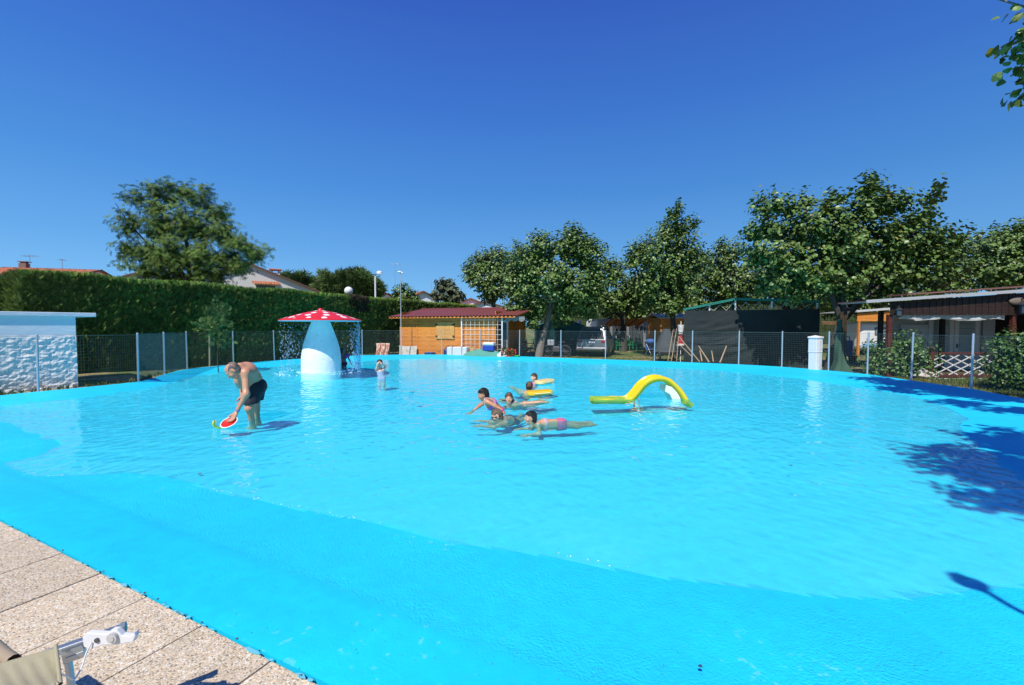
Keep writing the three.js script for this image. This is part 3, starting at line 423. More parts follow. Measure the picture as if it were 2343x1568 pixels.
  tree('locust_tree', 'feathery rounded tree standing behind the long hedge on the left', 'locust', f, blobsFrom([[330, 462, 30], [372, 442, 28], [412, 432, 22], [450, 452, 30], [335, 520, 38], [390, 510, 48], [450, 510, 48], [500, 486, 26], [520, 535, 36], [305, 570, 28], [360, 590, 46], [430, 590, 52], [500, 590, 46], [556, 564, 30], [580, 582, 20], [345, 626, 24], [400, 640, 28], [480, 632, 30], [545, 612, 26], [282, 600, 12], [604, 574, 8], [470, 434, 10], [350, 428, 10]], 20, f, 10, 0.9), { seed: 10, top: [0, 3.6, 0], r: 0.2, per: 10, bark: barkDark, limbs: 12 });
  f = footAt(805, 56);
  tree('stone_pine', 'wide dark umbrella pine behind the hedge, near the street lamp', 'pine', f, blobsFrom([[762, 652, 22], [792, 642, 22], [820, 640, 24], [850, 652, 20], [744, 634, 9], [738, 660, 13], [864, 664, 10], [800, 664, 26], [838, 670, 20], [770, 672, 20]], 56, f, 11), { seed: 11, top: [0, 3.5, 0], r: 0.3, per: 7, k: 1.7, bark: barkDark });
  f = footAt(690, 62);
  tree('stone_pine', 'lower umbrella pine just right of the white gabled house', 'pine', f, blobsFrom([[660, 642, 14], [690, 642, 17], [714, 652, 15], [650, 656, 11], [690, 662, 18], [720, 668, 14], [660, 666, 14]], 62, f, 12), { seed: 12, top: [0, 3, 0], r: 0.3, per: 7, k: 1.8, bark: barkDark });
  f = footAt(1028, 46);
  tree('olive_tree', 'grey green tree standing behind the cabin, among distant roofs', 'olive', f, blobsFrom([[1012, 656, 17], [1034, 662, 19], [1050, 680, 14], [1004, 678, 16], [1030, 690, 18], [1024, 646, 9]], 46, f, 13), { seed: 13, top: [0, 2.5, 0], per: 9, k: 1.5 });
  f = footAt(925, 38);
  tree('young_tree', 'small bright green tree behind the hedge, left of the grey green one', 'poplar', f, blobsFrom([[906, 672, 9], [922, 662, 12], [940, 670, 10], [925, 684, 15], [948, 684, 9], [904, 686, 10]], 38, f, 14, 0.7), { seed: 14, top: [0, 2.4, 0], per: 12, k: 1.2, r: 0.09 });
  f = footAt(498, 15.6, -0.05);
  tree('fir_sapling', 'pale feathery conifer sapling growing out in front of the hedge', 'fir', f, blobsFrom([[490, 718, 11], [504, 706, 8], [484, 748, 14], [500, 772, 13], [508, 736, 10]], 15.6, f, 15, 0.5), { seed: 15, top: [0, 1.6, 0], per: 40, r: 0.014, limbs: 3, bark: barkDark });
  // two trees beyond the right edge of the picture: their shade lies on the rim and on the water
  const castFrom = (list, foot) => list.map(([x, y, h, r]) => { const p = gp(x, y, -0.05); return [p.x + SUN.x / SUN.y * h - foot.x, h - foot.y, p.z + SUN.z / SUN.y * h - foot.z, r]; });
  f = V(11.9, -0.05, -4.4);
  tree('poplar_tree', 'tall tree at the right edge whose twig tips hang into the upper right corner', 'poplar', f, [...castFrom([[1995, 868, 8.3, 0.42], [2045, 876, 8.4, 0.55], [2105, 884, 8.6, 0.62], [2165, 893, 8.5, 0.66], [2235, 903, 8.4, 0.72], [2300, 912, 8.0, 0.72], [2330, 940, 8.2, 0.42], [2210, 920, 8.2, 0.38], [2420, 915, 8.2, 0.9]], f), ...[[2356, 66, 7, 0.2], [2362, 108, 7, 0.22], [2356, 134, 7, 0.18], [2374, 185, 7, 0.2], [2420, 120, 7.2, 0.4], [2440, 40, 7.2, 0.5], [2366, 222, 7, 0.17]].map(([x, y, Z, r]) => { const p = at(x, y, Z); return [p.x - f.x, p.y - f.y, p.z - f.z, r]; }), [-0.6, 5.4, 0.4, 1.2], [0.9, 6.2, -0.2, 1.3], [0.2, 4.6, 0.9, 1.1], [-1.2, 7.4, -0.4, 1.2], [0.4, 8.4, -0.6, 1.3]], { seed: 16, top: [-0.3, 4.4, 0], r: 0.2, per: 15, limbs: 14 });
  f = V(7.6, -0.05, 0.9);
  tree('poplar_tree', 'nearest tree beyond the right edge, shading the near right corner of the pool', 'poplar', f, castFrom([[2285, 1000, 5.6, 0.36], [2340, 1015, 5.7, 0.48], [2345, 1060, 5.5, 0.48], [2260, 1035, 5.4, 0.34], [2190, 1022, 5.3, 0.2], [2135, 1030, 5.4, 0.15], [2160, 1048, 5.4, 0.16], [2270, 1080, 5.2, 0.28], [2335, 1090, 5.3, 0.36], [2210, 1066, 5.2, 0.16], [2260, 1128, 5.0, 0.12], [2320, 1138, 5.1, 0.2], [2360, 1130, 5.1, 0.22], [2460, 1020, 5.8, 0.9], [2480, 1120, 5.6, 0.8], [2600, 1060, 5.4, 1.0], [2290, 1045, 5.6, 0.5]], f), { seed: 17, top: [-1.2, 3.6, -0.2], r: 0.16, per: 15, limbs: 12 });
  // bushes in front of the bungalow
  f = gp(2055, 862, -0.25);
  tree('round_bush', 'dense green bush left of the white lattice fence', 'shrub', f, blobsFrom([[2022, 810, 30], [2062, 800, 34], [2095, 820, 28], [2040, 835, 32], [2080, 840, 30], [2008, 842, 24], [2104, 845, 20], [2050, 782, 14], [2076, 784, 12]], -f.z, f, 18, 0.6), { seed: 18, cat: 'bush', top: [0, 0.7, 0], r: 0.03, per: 70, k: 1.1, limbs: 5, bark: barkDark });
  f = gp(2335, 890, -0.2);
  tree('round_bush', 'dark shaded bush at the right edge, covering the end of the lattice fence', 'shrub', f, blobsFrom([[2310, 800, 26], [2345, 795, 36], [2295, 835, 24], [2330, 845, 34], [2360, 840, 34], [2290, 862, 14], [2330, 872, 20], [2372, 800, 34]], -f.z, f, 19, 0.6), { seed: 19, cat: 'bush', top: [0, 0.8, 0], r: 0.03, per: 70, k: 1.0, limbs: 5, bark: barkDark });
}
hedge('dark_backdrop_hedge', V(3, 0, -47), V(52, 0, -40), 4.2, 2.0, -0.25, 41, 'added tall hedge far behind the camp site trees, coloured dark for the shade there', null, 45, [], [0.04, 0.062, 0.018]);  // added backdrop; its dark tone puts the shade under the trees into the colour
// grass between fence and camp
{
  const R = rng(51), list = [], blade = bladeGeo([[V(0, 0, 0), V(0.1, 1, 0), 0.1, V(0, 0, 1)], [V(0.1, 0, 0.1), V(-0.25, 0.8, 0.2), 0.1, V(0, 0, 1)], [V(-0.1, 0, 0), V(-0.3, 0.7, -0.2), 0.1, V(0, 0, 1)]]);
  const put1 = (x, z, s, y) => { const k = 0.7 + 0.6 * R(), dry = fbm(x * 0.7, z * 0.7, 3) > 0.55 ? 1.6 : 1; list.push([V(x, y - 0.01, -z), new THREE.Quaternion().setFromAxisAngle(V(0, 1, 0), R() * 6.28), s * (0.6 + 0.8 * R()), [0.085 * k * dry, 0.12 * k * (dry > 1 ? 1.15 : 1), 0.03 * k]]); };
  for (let i = 0; i < 26000; i++) { const x = -9 + R() * 34, z = 13 + R() * 24; if (polyDist(x, z, RIM) > -0.12) continue; if (fbm(x * 0.5, z * 0.5, 3) < 0.36) continue; put1(x, z, 0.085, groundY(x, z)); }
  for (let i = 0; i < 14000; i++) { const x = 10 + R() * 8, z = 7 + R() * 9; if (polyDist(x, z, RIM) > -0.1) continue; put1(x, z, 0.07, groundY(x, z)); }
  for (let i = 0; i < 1500; i++) { const k = Math.floor(R() * RIM.length), [x, z] = RIM[k], dx = x - POOL_C[0], dz = z - POOL_C[1], l = Math.hypot(dx, dz), e = 0.08 + 0.3 * R() * R(); if (z < 8) continue; put1(x + dx / l * e, z + dz / l * e, 0.11, groundY(x, z)); }
  const o = thing('grass', 'short patchy grass on the camp ground behind the pool fence', 'grass'); o.userData.kind = 'stuff'; instanced('blades', blade, dullLeaf, list, o);
}

// ---------- cabin and camp ----------
const woodB = tex(256, (x, y, n) => fbm(x * 3 / n, y * 40 / n, 4, 1 << 20), 0.8), woodMap = (a, b) => tex(256, (x, y, n) => { const g = fbm(x * 2.5 / n + 0.4 * fbm(x * 6 / n, y * 6 / n, 2), y * 34 / n, 4, 1 << 20); return [0, 1, 2].map((i) => lerp(a[i], b[i], sstep(0.3, 0.7, g))); }, 0.9, true);
const wood = (a, b, rough = 0.65) => mat(1, 1, 1, rough, { map: woodMap(a, b), bumpMap: woodB, bumpScale: 0.003 });
const orangeWood = [0, 1, 2].map((k) => wood([0.9 - k * 0.03, 0.6 - k * 0.025, 0.26], [0.83 - k * 0.03, 0.51 - k * 0.02, 0.18]));
const whitePaint = mat(0.74, 0.74, 0.72, 0.5), blackish = mat(0.02, 0.02, 0.022, 0.7), steel = mat(0.4, 0.42, 0.44, 0.4, { metalness: 0.5 });
const clothTex = tex(256, (x, y, n) => fbm(x * 5 / n, y * 5 / n, 4, 5), 1.2);
const cloth = (r, g, b, more) => mat(r, g, b, 0.85, { bumpMap: clothTex, bumpScale: 0.05, ...more });
const glassDark = phys(0.05, 0.06, 0.07, 0.06);
function heap(w, h, d, seed, sharp = 1.6, n = 28) {   // a crumpled mound
  const g = new THREE.SphereGeometry(1, n, Math.round(n * 0.6), 0, 6.2832, 0, 1.75), p = g.attributes.position;
  for (let i = 0; i < p.count; i++) { const x = p.getX(i), y = p.getY(i), z = p.getZ(i), a = Math.atan2(z, x), k = 0.8 + 0.4 * fbm(Math.cos(a) * sharp + 5 + seed, Math.sin(a) * sharp + y * 2.2 * sharp + 9, 3); p.setXYZ(i, x * w / 2 * k, Math.max(y, -0.05) * h * k, z * d / 2 * k); }
  g.computeVertexNormals(); return g;
}
{
  const yaw = 0.349, o = V(-6.37, -0.25, -25.4), c = thing('wooden_cabin', 'orange wooden cabin with maroon corrugated roof, closed shutters and white trellis', 'cabin', o, -(-yaw));
  c.rotation.y = -yaw * -1;   // local x runs along the front to the right, local -z to the back
  c.rotation.y = yaw; c.rotation.y = -(-0.349);
  const W = 6.4, H = 2.2, D = 3.4, xs = [0.02, 1.13, 5.85];
  c.rotation.y = Math.atan2(0.342, 0.94);   // right end nearer
  c.rotation.y = -Math.atan2(0.342, 0.94);
  for (let r = 0; r < 6; r++) for (let k = 0; k < 2; k++) { const h = H / 6, x0 = xs[k] + (k ? 0.035 : 0), x1 = xs[k + 1] - 0.035; part('board', metres(rbox(x1 - x0, h - 0.012, 0.04, (x0 + x1) / 2, 0.12 + (r + 0.5) * h * 0.955, -0.02 - 0.004 * ((r * 7 + k * 3) % 3), 0, 0, 0, 0.006)), orangeWood[(r * 2 + k * 5 + (r >> 1)) % 3], c); }
  for (const x of xs) part('batten', metres(box(0.07, H, 0.06, x, 0.12 + H / 2 - 0.06, -0.008)), orangeWood[0], c);
  part('side_wall', [box(0.05, H + 0.3, D - 0.1, 0.03, H / 2 + 0.2, -D / 2), box(0.05, H + 0.3, D - 0.1, W - 0.6, H / 2 + 0.2, -D / 2 - 0.1)].map(metres), orangeWood[2], c);
  part('back_wall', metres(box(W, H + 0.4, 0.05, W / 2, H / 2 + 0.2, -D)), orangeWood[2], c);
  part('floor_skirt', metres(box(W - 0.1, 0.14, 0.04, W / 2, 0.05, -0.06)), blackish, c);
  // shutters with hinges
  for (const s of [0, 1]) { const sh = part('shutter', metres(rbox(0.56, 0.92, 0.035, 2.62 + s * 0.565, 1.52, 0.035, 0, 0, 0, 0.008)), wood([0.85, 0.65, 0.37], [0.78, 0.56, 0.29]), c); for (const y of [1.2, 1.84]) part('hinge', box(0.12, 0.1, 0.02, s ? 3.42 : 2.37, y, 0.06), blackish, sh); }
  // doorway and glazed door at the right end
  const door = part('door', [box(0.62, 1.95, 0.04, 6.05, 1.1, -0.55)], mat(0.5, 0.5, 0.48, 0.5), c); part('pane', box(0.46, 1.5, 0.02, 6.05, 1.2, -0.52), glassDark, door);
  // roof of corrugated sheets, falling to the front, and its toothed edge
  const roofM = mat(0.19, 0.05, 0.046, 0.55, { bumpMap: tex(128, (x, y, n) => fbm(x * 4 / n, y * 4 / n, 3, 4), 1), bumpScale: 0.01 });
  for (let k = 0; k < 6; k++) { const x0 = -0.5 + k * 1.28, nx = 26, g = new THREE.PlaneGeometry(1.275, 1, nx, 8), p = g.attributes.position; for (let i = 0; i < p.count; i++) { const x = x0 + 0.6375 + p.getX(i), t = 0.5 - p.getY(i), sk = (1 - t); p.setXYZ(i, x + 0, 2.29 + 0.56 * sk + 0.025 * Math.sin(x * 2 * Math.PI / 0.19) + 0.004 * k % 2, 0.42 - (D + 0.3) * sk); } g.computeVertexNormals(); part('roof_sheet', g, roofM, c); }
  part('ridge_cap', box(7.7, 0.05, 0.3, 3.3, 2.87, -D + 0.15), roofM, c);
  for (let k = 0; k < 34; k++) part('rafter_end', box(0.1, 0.075, 0.12, -0.42 + k * 0.226, 2.235, 0.33), orangeWood[k % 2], c);
  part('roof_lining', box(7.5, 0.03, 3.5, 3.3, 2.47, -1.35, 0.15, 0, 0), orangeWood[2], c);
  // white trellis in front of the right third
  const tr = part('trellis', [box(0.06, 2.28, 0.06, 4.0, 1.14, 0.22), box(0.06, 2.28, 0.06, 6.32, 1.14, 0.22), box(2.3, 0.06, 0.05, 5.16, 2.24, 0.22)], whitePaint, c);
  for (let k = 1; k < 9; k++) part('bar', box(0.014, 2.2, 0.014, 4.0 + k * 0.258, 1.12, 0.22), whitePaint, tr);
  for (let k = 0; k < 8; k++) part('bar', box(2.3, 0.014, 0.014, 5.16, 0.3 + k * 0.255, 0.236), whitePaint, tr);
  part('scalloped_valance', (() => { const g = []; for (let k = 0; k < 3; k++) { const s = new THREE.Shape(); s.moveTo(0, 0); s.lineTo(0.36, 0); s.lineTo(0.36, -0.16); s.quadraticCurveTo(0.18, -0.36, 0, -0.16); g.push(new THREE.ExtrudeGeometry(s, { depth: 0.012, bevelEnabled: false }).translate(6.4 + k * 0.365, 2.25, 0.0 + k * 0.012)); } return g; })(), cloth(0.22, 0.21, 0.2), c);
  // things lying along its front; lay(x along the front, out towards the pool)
  const lay = (x, z, y = -0.25) => { const v = V(x, 0, z).applyAxisAngle(V(0, 1, 0), c.rotation.y).add(o); v.y = y; return v; }, turn = c.rotation.y;
  const g1 = thing('tarpaulin', 'pale grey tarpaulin hung against the left foot of the orange cabin', 'tarpaulin', lay(0.62, 0.16), turn); part('sheet', (() => { const g = new THREE.PlaneGeometry(1.15, 0.66, 24, 10), p = g.attributes.position; for (let i = 0; i < p.count; i++) { const x = p.getX(i), y = p.getY(i); p.setXYZ(i, x, y + 0.34 - 0.06 * Math.sin((x + 0.57) * 2.7) * (y + 0.33), 0.05 * Math.sin(x * 14 + y * 2) * (0.4 - y) + 0.1 * (0.33 - y)); } g.computeVertexNormals(); return g; })(), cloth(0.56, 0.55, 0.5), g1);
  const cr = thing('storage_crate', 'blue plastic crate on the grass below the cabin', 'crate', lay(2.05, 0.25), turn); part('tub', [rbox(0.46, 0.03, 0.34, 0, 0.02, 0), rbox(0.46, 0.3, 0.025, 0, 0.16, 0.16), rbox(0.46, 0.3, 0.025, 0, 0.16, -0.16), rbox(0.025, 0.3, 0.3, 0.22, 0.16, 0), rbox(0.025, 0.3, 0.3, -0.22, 0.16, 0)], mat(0.03, 0.1, 0.34, 0.45), cr); part('rim', [rbox(0.5, 0.03, 0.03, 0, 0.31, 0.18), rbox(0.5, 0.03, 0.03, 0, 0.31, -0.18)], mat(0.04, 0.13, 0.4, 0.45), cr);
  const gb = thing('gas_bottle', 'blue gas bottle beside the cabin wall', 'gas bottle', lay(3.05, 0.2), turn); part('cylinder', new THREE.LatheGeometry([[0.001, 0], [0.13, 0.01], [0.14, 0.05], [0.14, 0.42], [0.11, 0.5], [0.05, 0.54], [0.04, 0.56]].map(([r, y]) => new THREE.Vector2(r, y)), 24), mat(0.03, 0.08, 0.26, 0.4), gb); part('valve', [cyl(0.03, 0.03, 0.08, 0, 0.6, 0), box(0.1, 0.02, 0.02, 0, 0.63, 0)], steel, gb);
  const wr = thing('wrapped_bundle', 'white bundle wrapped in shiny plastic sheeting below the shutters', 'bundle', lay(3.9, 0.4), turn); part('sheeting', (() => { const g = new RoundedBoxGeometry(1.2, 0.68, 0.55, 8, 0.1).translate(0, 0.34, 0), p = g.attributes.position; for (let i = 0; i < p.count; i++) { const k = 0.06 * (fbm(p.getX(i) * 6 + 3, p.getY(i) * 7 + p.getZ(i) * 5, 3) - 0.5); p.setXYZ(i, p.getX(i) + k, p.getY(i) + k, p.getZ(i) + k * 1.5); } g.computeVertexNormals(); return g; })(), mat(0.58, 0.58, 0.58, 0.25), wr); part('strap', [box(0.04, 0.7, 0.57, -0.25, 0.34, 0), box(0.04, 0.7, 0.57, 0.32, 0.34, 0)], mat(0.3, 0.28, 0.25, 0.6), wr);
  for (const [x, w, h, l] of [[4.62, 0.24, 0.66, 'narrow plywood board leaning on the cabin beside the wrapped bundle'], [5.0, 0.5, 0.52, 'wide plywood board leaning on the cabin behind the green tarpaulin']]) tag(obj('plywood_board', metres(box(w, h, 0.02, ...lay(x, 0.3, -0.25 + h / 2 - 0.01).toArray(), -0.12, turn, 0)), wood([0.8, 0.66, 0.47], [0.72, 0.57, 0.38])), l, 'board');
  const tp = thing('green_tarpaulin', 'crumpled sea green net tarpaulin heaped in front of the white trellis', 'tarpaulin', lay(5.45, 0.62), turn); part('cover', heap(2.7, 0.56, 0.8, 3), cloth(0.09, 0.3, 0.23), tp);
  const cb = thing('cool_box', 'blue cool box with white lid standing on the green tarpaulin', 'cool box', lay(5.75, 0.6, 0.25), turn); part('tub', rbox(0.62, 0.26, 0.36, 0, 0.13, 0, 0, 0, 0, 0.03), mat(0.02, 0.06, 0.34, 0.35), cb); part('lid', rbox(0.6, 0.17, 0.35, 0, 0.345, 0, 0, 0, 0, 0.05), mat(0.78, 0.76, 0.68, 0.4), cb); part('handle', tube([V(-0.27, 0.3, 0.19), V(-0.25, 0.36, 0.22), V(0.25, 0.36, 0.22), V(0.27, 0.3, 0.19)], 0.012, 20, 6), mat(0.75, 0.74, 0.7, 0.4), cb);
  const sk = thing('white_sack', 'plump white sack lying at the right end of the green tarpaulin', 'sack', lay(6.35, 0.62), turn); part('sack_body', heap(1.15, 0.42, 0.5, 8, 2.2), cloth(0.66, 0.66, 0.66), sk); part('tied_end', put(new THREE.ConeGeometry(0.09, 0.2, 12), 0.6, 0.14, 0, 0, 0, 1.2), cloth(0.66, 0.66, 0.66), sk);
  const fl = thing('flower_pot', 'pots of pink and red flowers at the corner of the cabin', 'flowers', lay(6.85, 0.7), turn); part('pot', [cyl(0.17, 0.12, 0.24, 0, 0.12, 0), cyl(0.19, 0.19, 0.04, 0, 0.24, 0)], mat(0.35, 0.12, 0.06, 0.8), fl); { const R = rng(61), L = [], F = []; for (let i = 0; i < 260; i++) { const p = V((R() - 0.5) * 0.75, 0.28 + R() * 0.36, (R() - 0.5) * 0.4); (i % 5 < 2 ? F : L).push([p, new THREE.Quaternion().setFromEuler(new THREE.Euler(R() * 6, R() * 6, R() * 6)), i % 5 < 2 ? 0.085 : 0.08, i % 5 < 2 ? [0.6, 0.03 + 0.02 * R(), 0.1 * (R() > 0.5)] : [0.05, 0.13, 0.03]]); } instanced('leaves', leafBroad, leafMat, L, fl); instanced('petals', leafBroad, dullLeaf, F, fl); }
  const gp2 = thing('green_pot', 'bright green plastic pot beside the flowers', 'pot', lay(7.3, 0.7), turn); part('pot', new THREE.LatheGeometry([[0.001, 0], [0.1, 0], [0.15, 0.26], [0.17, 0.27], [0.17, 0.3], [0.14, 0.3], [0.1, 0.05], [0.001, 0.05]].map(([r, y]) => new THREE.Vector2(r, y)), 24), mat(0.06, 0.4, 0.08, 0.4), gp2);
}
// mast before the cabin, towel on a drying rack
{
  const p = at(917.5, 810, 24.2), m = thing('antenna_mast', 'thin tall metal mast with small white head at the left corner of the cabin', 'mast', V(p.x, -0.25, p.z)); const h = at(917, 624, 24.2).y + 0.25;
  part('pole', [cyl(0.022, 0.03, h * 0.6, 0, h * 0.3, 0), cyl(0.013, 0.018, h * 0.42, 0, h * 0.79, 0)], mat(0.5, 0.5, 0.52, 0.5, { metalness: 0.3 }), m); part('head', [ball(0.1, -0.05, h + 0.03, 0, 1.2, 0.6, 1), ball(0.06, 0.09, h - 0.02, 0), cyl(0.02, 0.02, 0.1, 0, h, 0)], whitePaint, m); part('aerial', [cyl(0.006, 0.006, 0.35, 0.02, h + 0.25, 0)], steel, m);
  const q = at(876, 809, 24.3), r = thing('drying_rack', 'low folding drying rack holding a beach towel in front of the hedge', 'drying rack', V(q.x, -0.2, q.z), 0.1), hh = 0.76;
  part('legs', [rod(V(-0.3, 0, 0.22), V(-0.3, hh, -0.08), 0.011), rod(V(-0.3, 0, -0.22), V(-0.3, hh, 0.08), 0.011), rod(V(0.3, 0, 0.22), V(0.3, hh, -0.08), 0.011), rod(V(0.3, 0, -0.22), V(0.3, hh, 0.08), 0.011)], steel, r); part('rails', [-0.16, 0, 0.16].map((z) => rod(V(-0.32, hh, z), V(0.32, hh, z), 0.008)), steel, r);
  const t = new THREE.PlaneGeometry(0.7, 1.9, 40, 50), tp = t.attributes.position; for (let i = 0; i < tp.count; i++) { const x = tp.getX(i), s = tp.getY(i), top = 0.17, a = Math.abs(s), fold = 0.035 * Math.sin(x * 22 + s) * sstep(0.1, 0.6, a), drop = Math.max(0, a - top); tp.setXYZ(i, x * (1 - 0.12 * Math.sin(drop * 2)) + 0.03 * Math.sin(s * 5), hh + 0.018 - drop * (0.86 + 0.1 * Math.sin(x * 5 + 1)) - 0.05 * Math.abs(x) * Math.abs(x) * 2, Math.sign(s) * (Math.min(a, top) + drop * 0.18) + fold); } t.computeVertexNormals();
  const tm = mat(1, 1, 1, 0.95, { map: tex(256, (x, y, n) => { const u = x / n, v = y / n, st = Math.abs((u * 5 % 1) - 0.5) < 0.16, fl2 = fbm(x * 14 / n, y * 14 / n, 3, 14) > 0.52; return st ? (fl2 ? [0.82, 0.72, 0.62] : [0.62, 0.25, 0.17]) : fl2 ? [0.87, 0.8, 0.72] : [0.8, 0.58, 0.5]; }, 1, true) });
  const to = obj('beach_towel', t, tm); to.position.copy(r.position); to.rotation.y = 0.1; tag(to, 'red and cream patterned beach towel hung over the drying rack', 'towel');
}
// silver people carrier
{
  const b = at(1353, 818, 25.2), car = thing('parked_car', 'silver people carrier parked under the trees, seen from behind', 'car', V(b.x, -0.25, b.z), -0.33), silver = phys(0.2, 0.215, 0.225, 0.35, { metalness: 0.55, clearcoat: 0.6, clearcoatRoughness: 0.1 }), dark = mat(0.025, 0.028, 0.03, 0.5);
  const hull = (pts) => new ConvexGeometry(pts.map((p) => V(...p))); const sec = (z, w0, y0, w1, y1, w2, y2) => [-1, 1].flatMap((s) => [[s * w0, y0, z], [s * w1, y1, z], [s * w2, y2, z]]);
  part('body', [hull([...sec(0.02, 0.8, 0.36, 0.86, 0.55, 0.82, 0.96), ...sec(-0.25, 0.85, 0.26, 0.9, 0.55, 0.87, 0.98), ...sec(-3.3, 0.85, 0.26, 0.9, 0.55, 0.87, 0.98), ...sec(-4.1, 0.78, 0.3, 0.8, 0.55, 0.7, 0.82)]), hull([...sec(0.0, 0.82, 0.94, 0.81, 0.98, 0.78, 1.0), ...sec(-0.34, 0.62, 1.6, 0.68, 1.64, 0.62, 1.7), ...sec(-2.2, 0.62, 1.64, 0.68, 1.66, 0.6, 1.75), ...sec(-3.4, 0.82, 0.94, 0.82, 0.96, 0.8, 0.98)]), rbox(1.76, 0.22, 0.3, 0, 0.46, -0.06, 0, 0, 0, 0.07)], silver, car);
  const slope = Math.atan2(0.34, 0.66); const rw = part('rear_window', (() => { const s = new THREE.Shape(); [[-0.69, 0.0], [0.69, 0.0], [0.57, 0.56], [-0.57, 0.56]].forEach(([x, y], i) => s[i ? 'lineTo' : 'moveTo'](x, y)); return put(new THREE.ExtrudeGeometry(s, { depth: 0.012, bevelEnabled: true, bevelSize: 0.02, bevelThickness: 0.006, bevelSegments: 2 }), 0, 1.03, -0.015, -slope, 0, 0); })(), glassDark, car); part('wiper', put(box(0.5, 0.02, 0.02, 0.1, 0.12, 0.03), 0, 1.03, -0.015, -slope, 0, 0.05), dark, rw);
  for (const s of [-1, 1]) { part('tail_light', rbox(0.27, 0.14, 0.06, s * 0.68, 0.9, 0.02, 0, 0, 0, 0.02), phys(0.3, 0.012, 0.015, 0.15), car); part('side_window', hull([[s * 0.765, 1.04, -0.2], [s * 0.765, 1.04, -3.05], [s * 0.655, 1.58, -0.45], [s * 0.655, 1.58, -2.25], [s * 0.74, 1.04, -0.2], [s * 0.74, 1.04, -3.05], [s * 0.63, 1.58, -0.45], [s * 0.63, 1.58, -2.25]]).translate(s * 0.04, 0, 0), glassDark, car); part('mirror', rbox(0.2, 0.16, 0.1, s * 0.98, 1.08, -2.6, 0, 0, 0, 0.04), silver, car); part('reflector', rbox(0.16, 0.05, 0.03, s * 0.66, 0.5, 0.1, 0, 0, 0, 0.01), phys(0.3, 0.02, 0.02, 0.2), car); }
  part('number_plate', rbox(0.5, 0.12, 0.02, 0.0, 0.86, 0.035, 0, 0, 0, 0.01), mat(0.5, 0.55, 0.62, 0.4), car); part('plate_band', [box(0.05, 0.115, 0.01, -0.225, 0.86, 0.046), box(0.05, 0.115, 0.01, 0.225, 0.86, 0.046)], mat(0.03, 0.07, 0.3, 0.4), car); part('bumper_strip', rbox(1.6, 0.05, 0.04, 0, 0.42, 0.1, 0, 0, 0, 0.015), dark, car); part('rear_sill', rbox(0.5, 0.05, 0.05, 0, 0.95, 0.02), silver, car);
  for (const s of [-1, 1]) for (const z of [-0.75, -3.3]) { const w = part('wheel', put(new THREE.TorusGeometry(0.25, 0.085, 12, 28), s * 0.83, 0.33, z, 0, Math.PI / 2, 0), dark, car); part('rim', cyl(0.2, 0.2, 0.1, s * 0.84, 0.33, z, 0, 0, Math.PI / 2, 20), steel, w); }
}
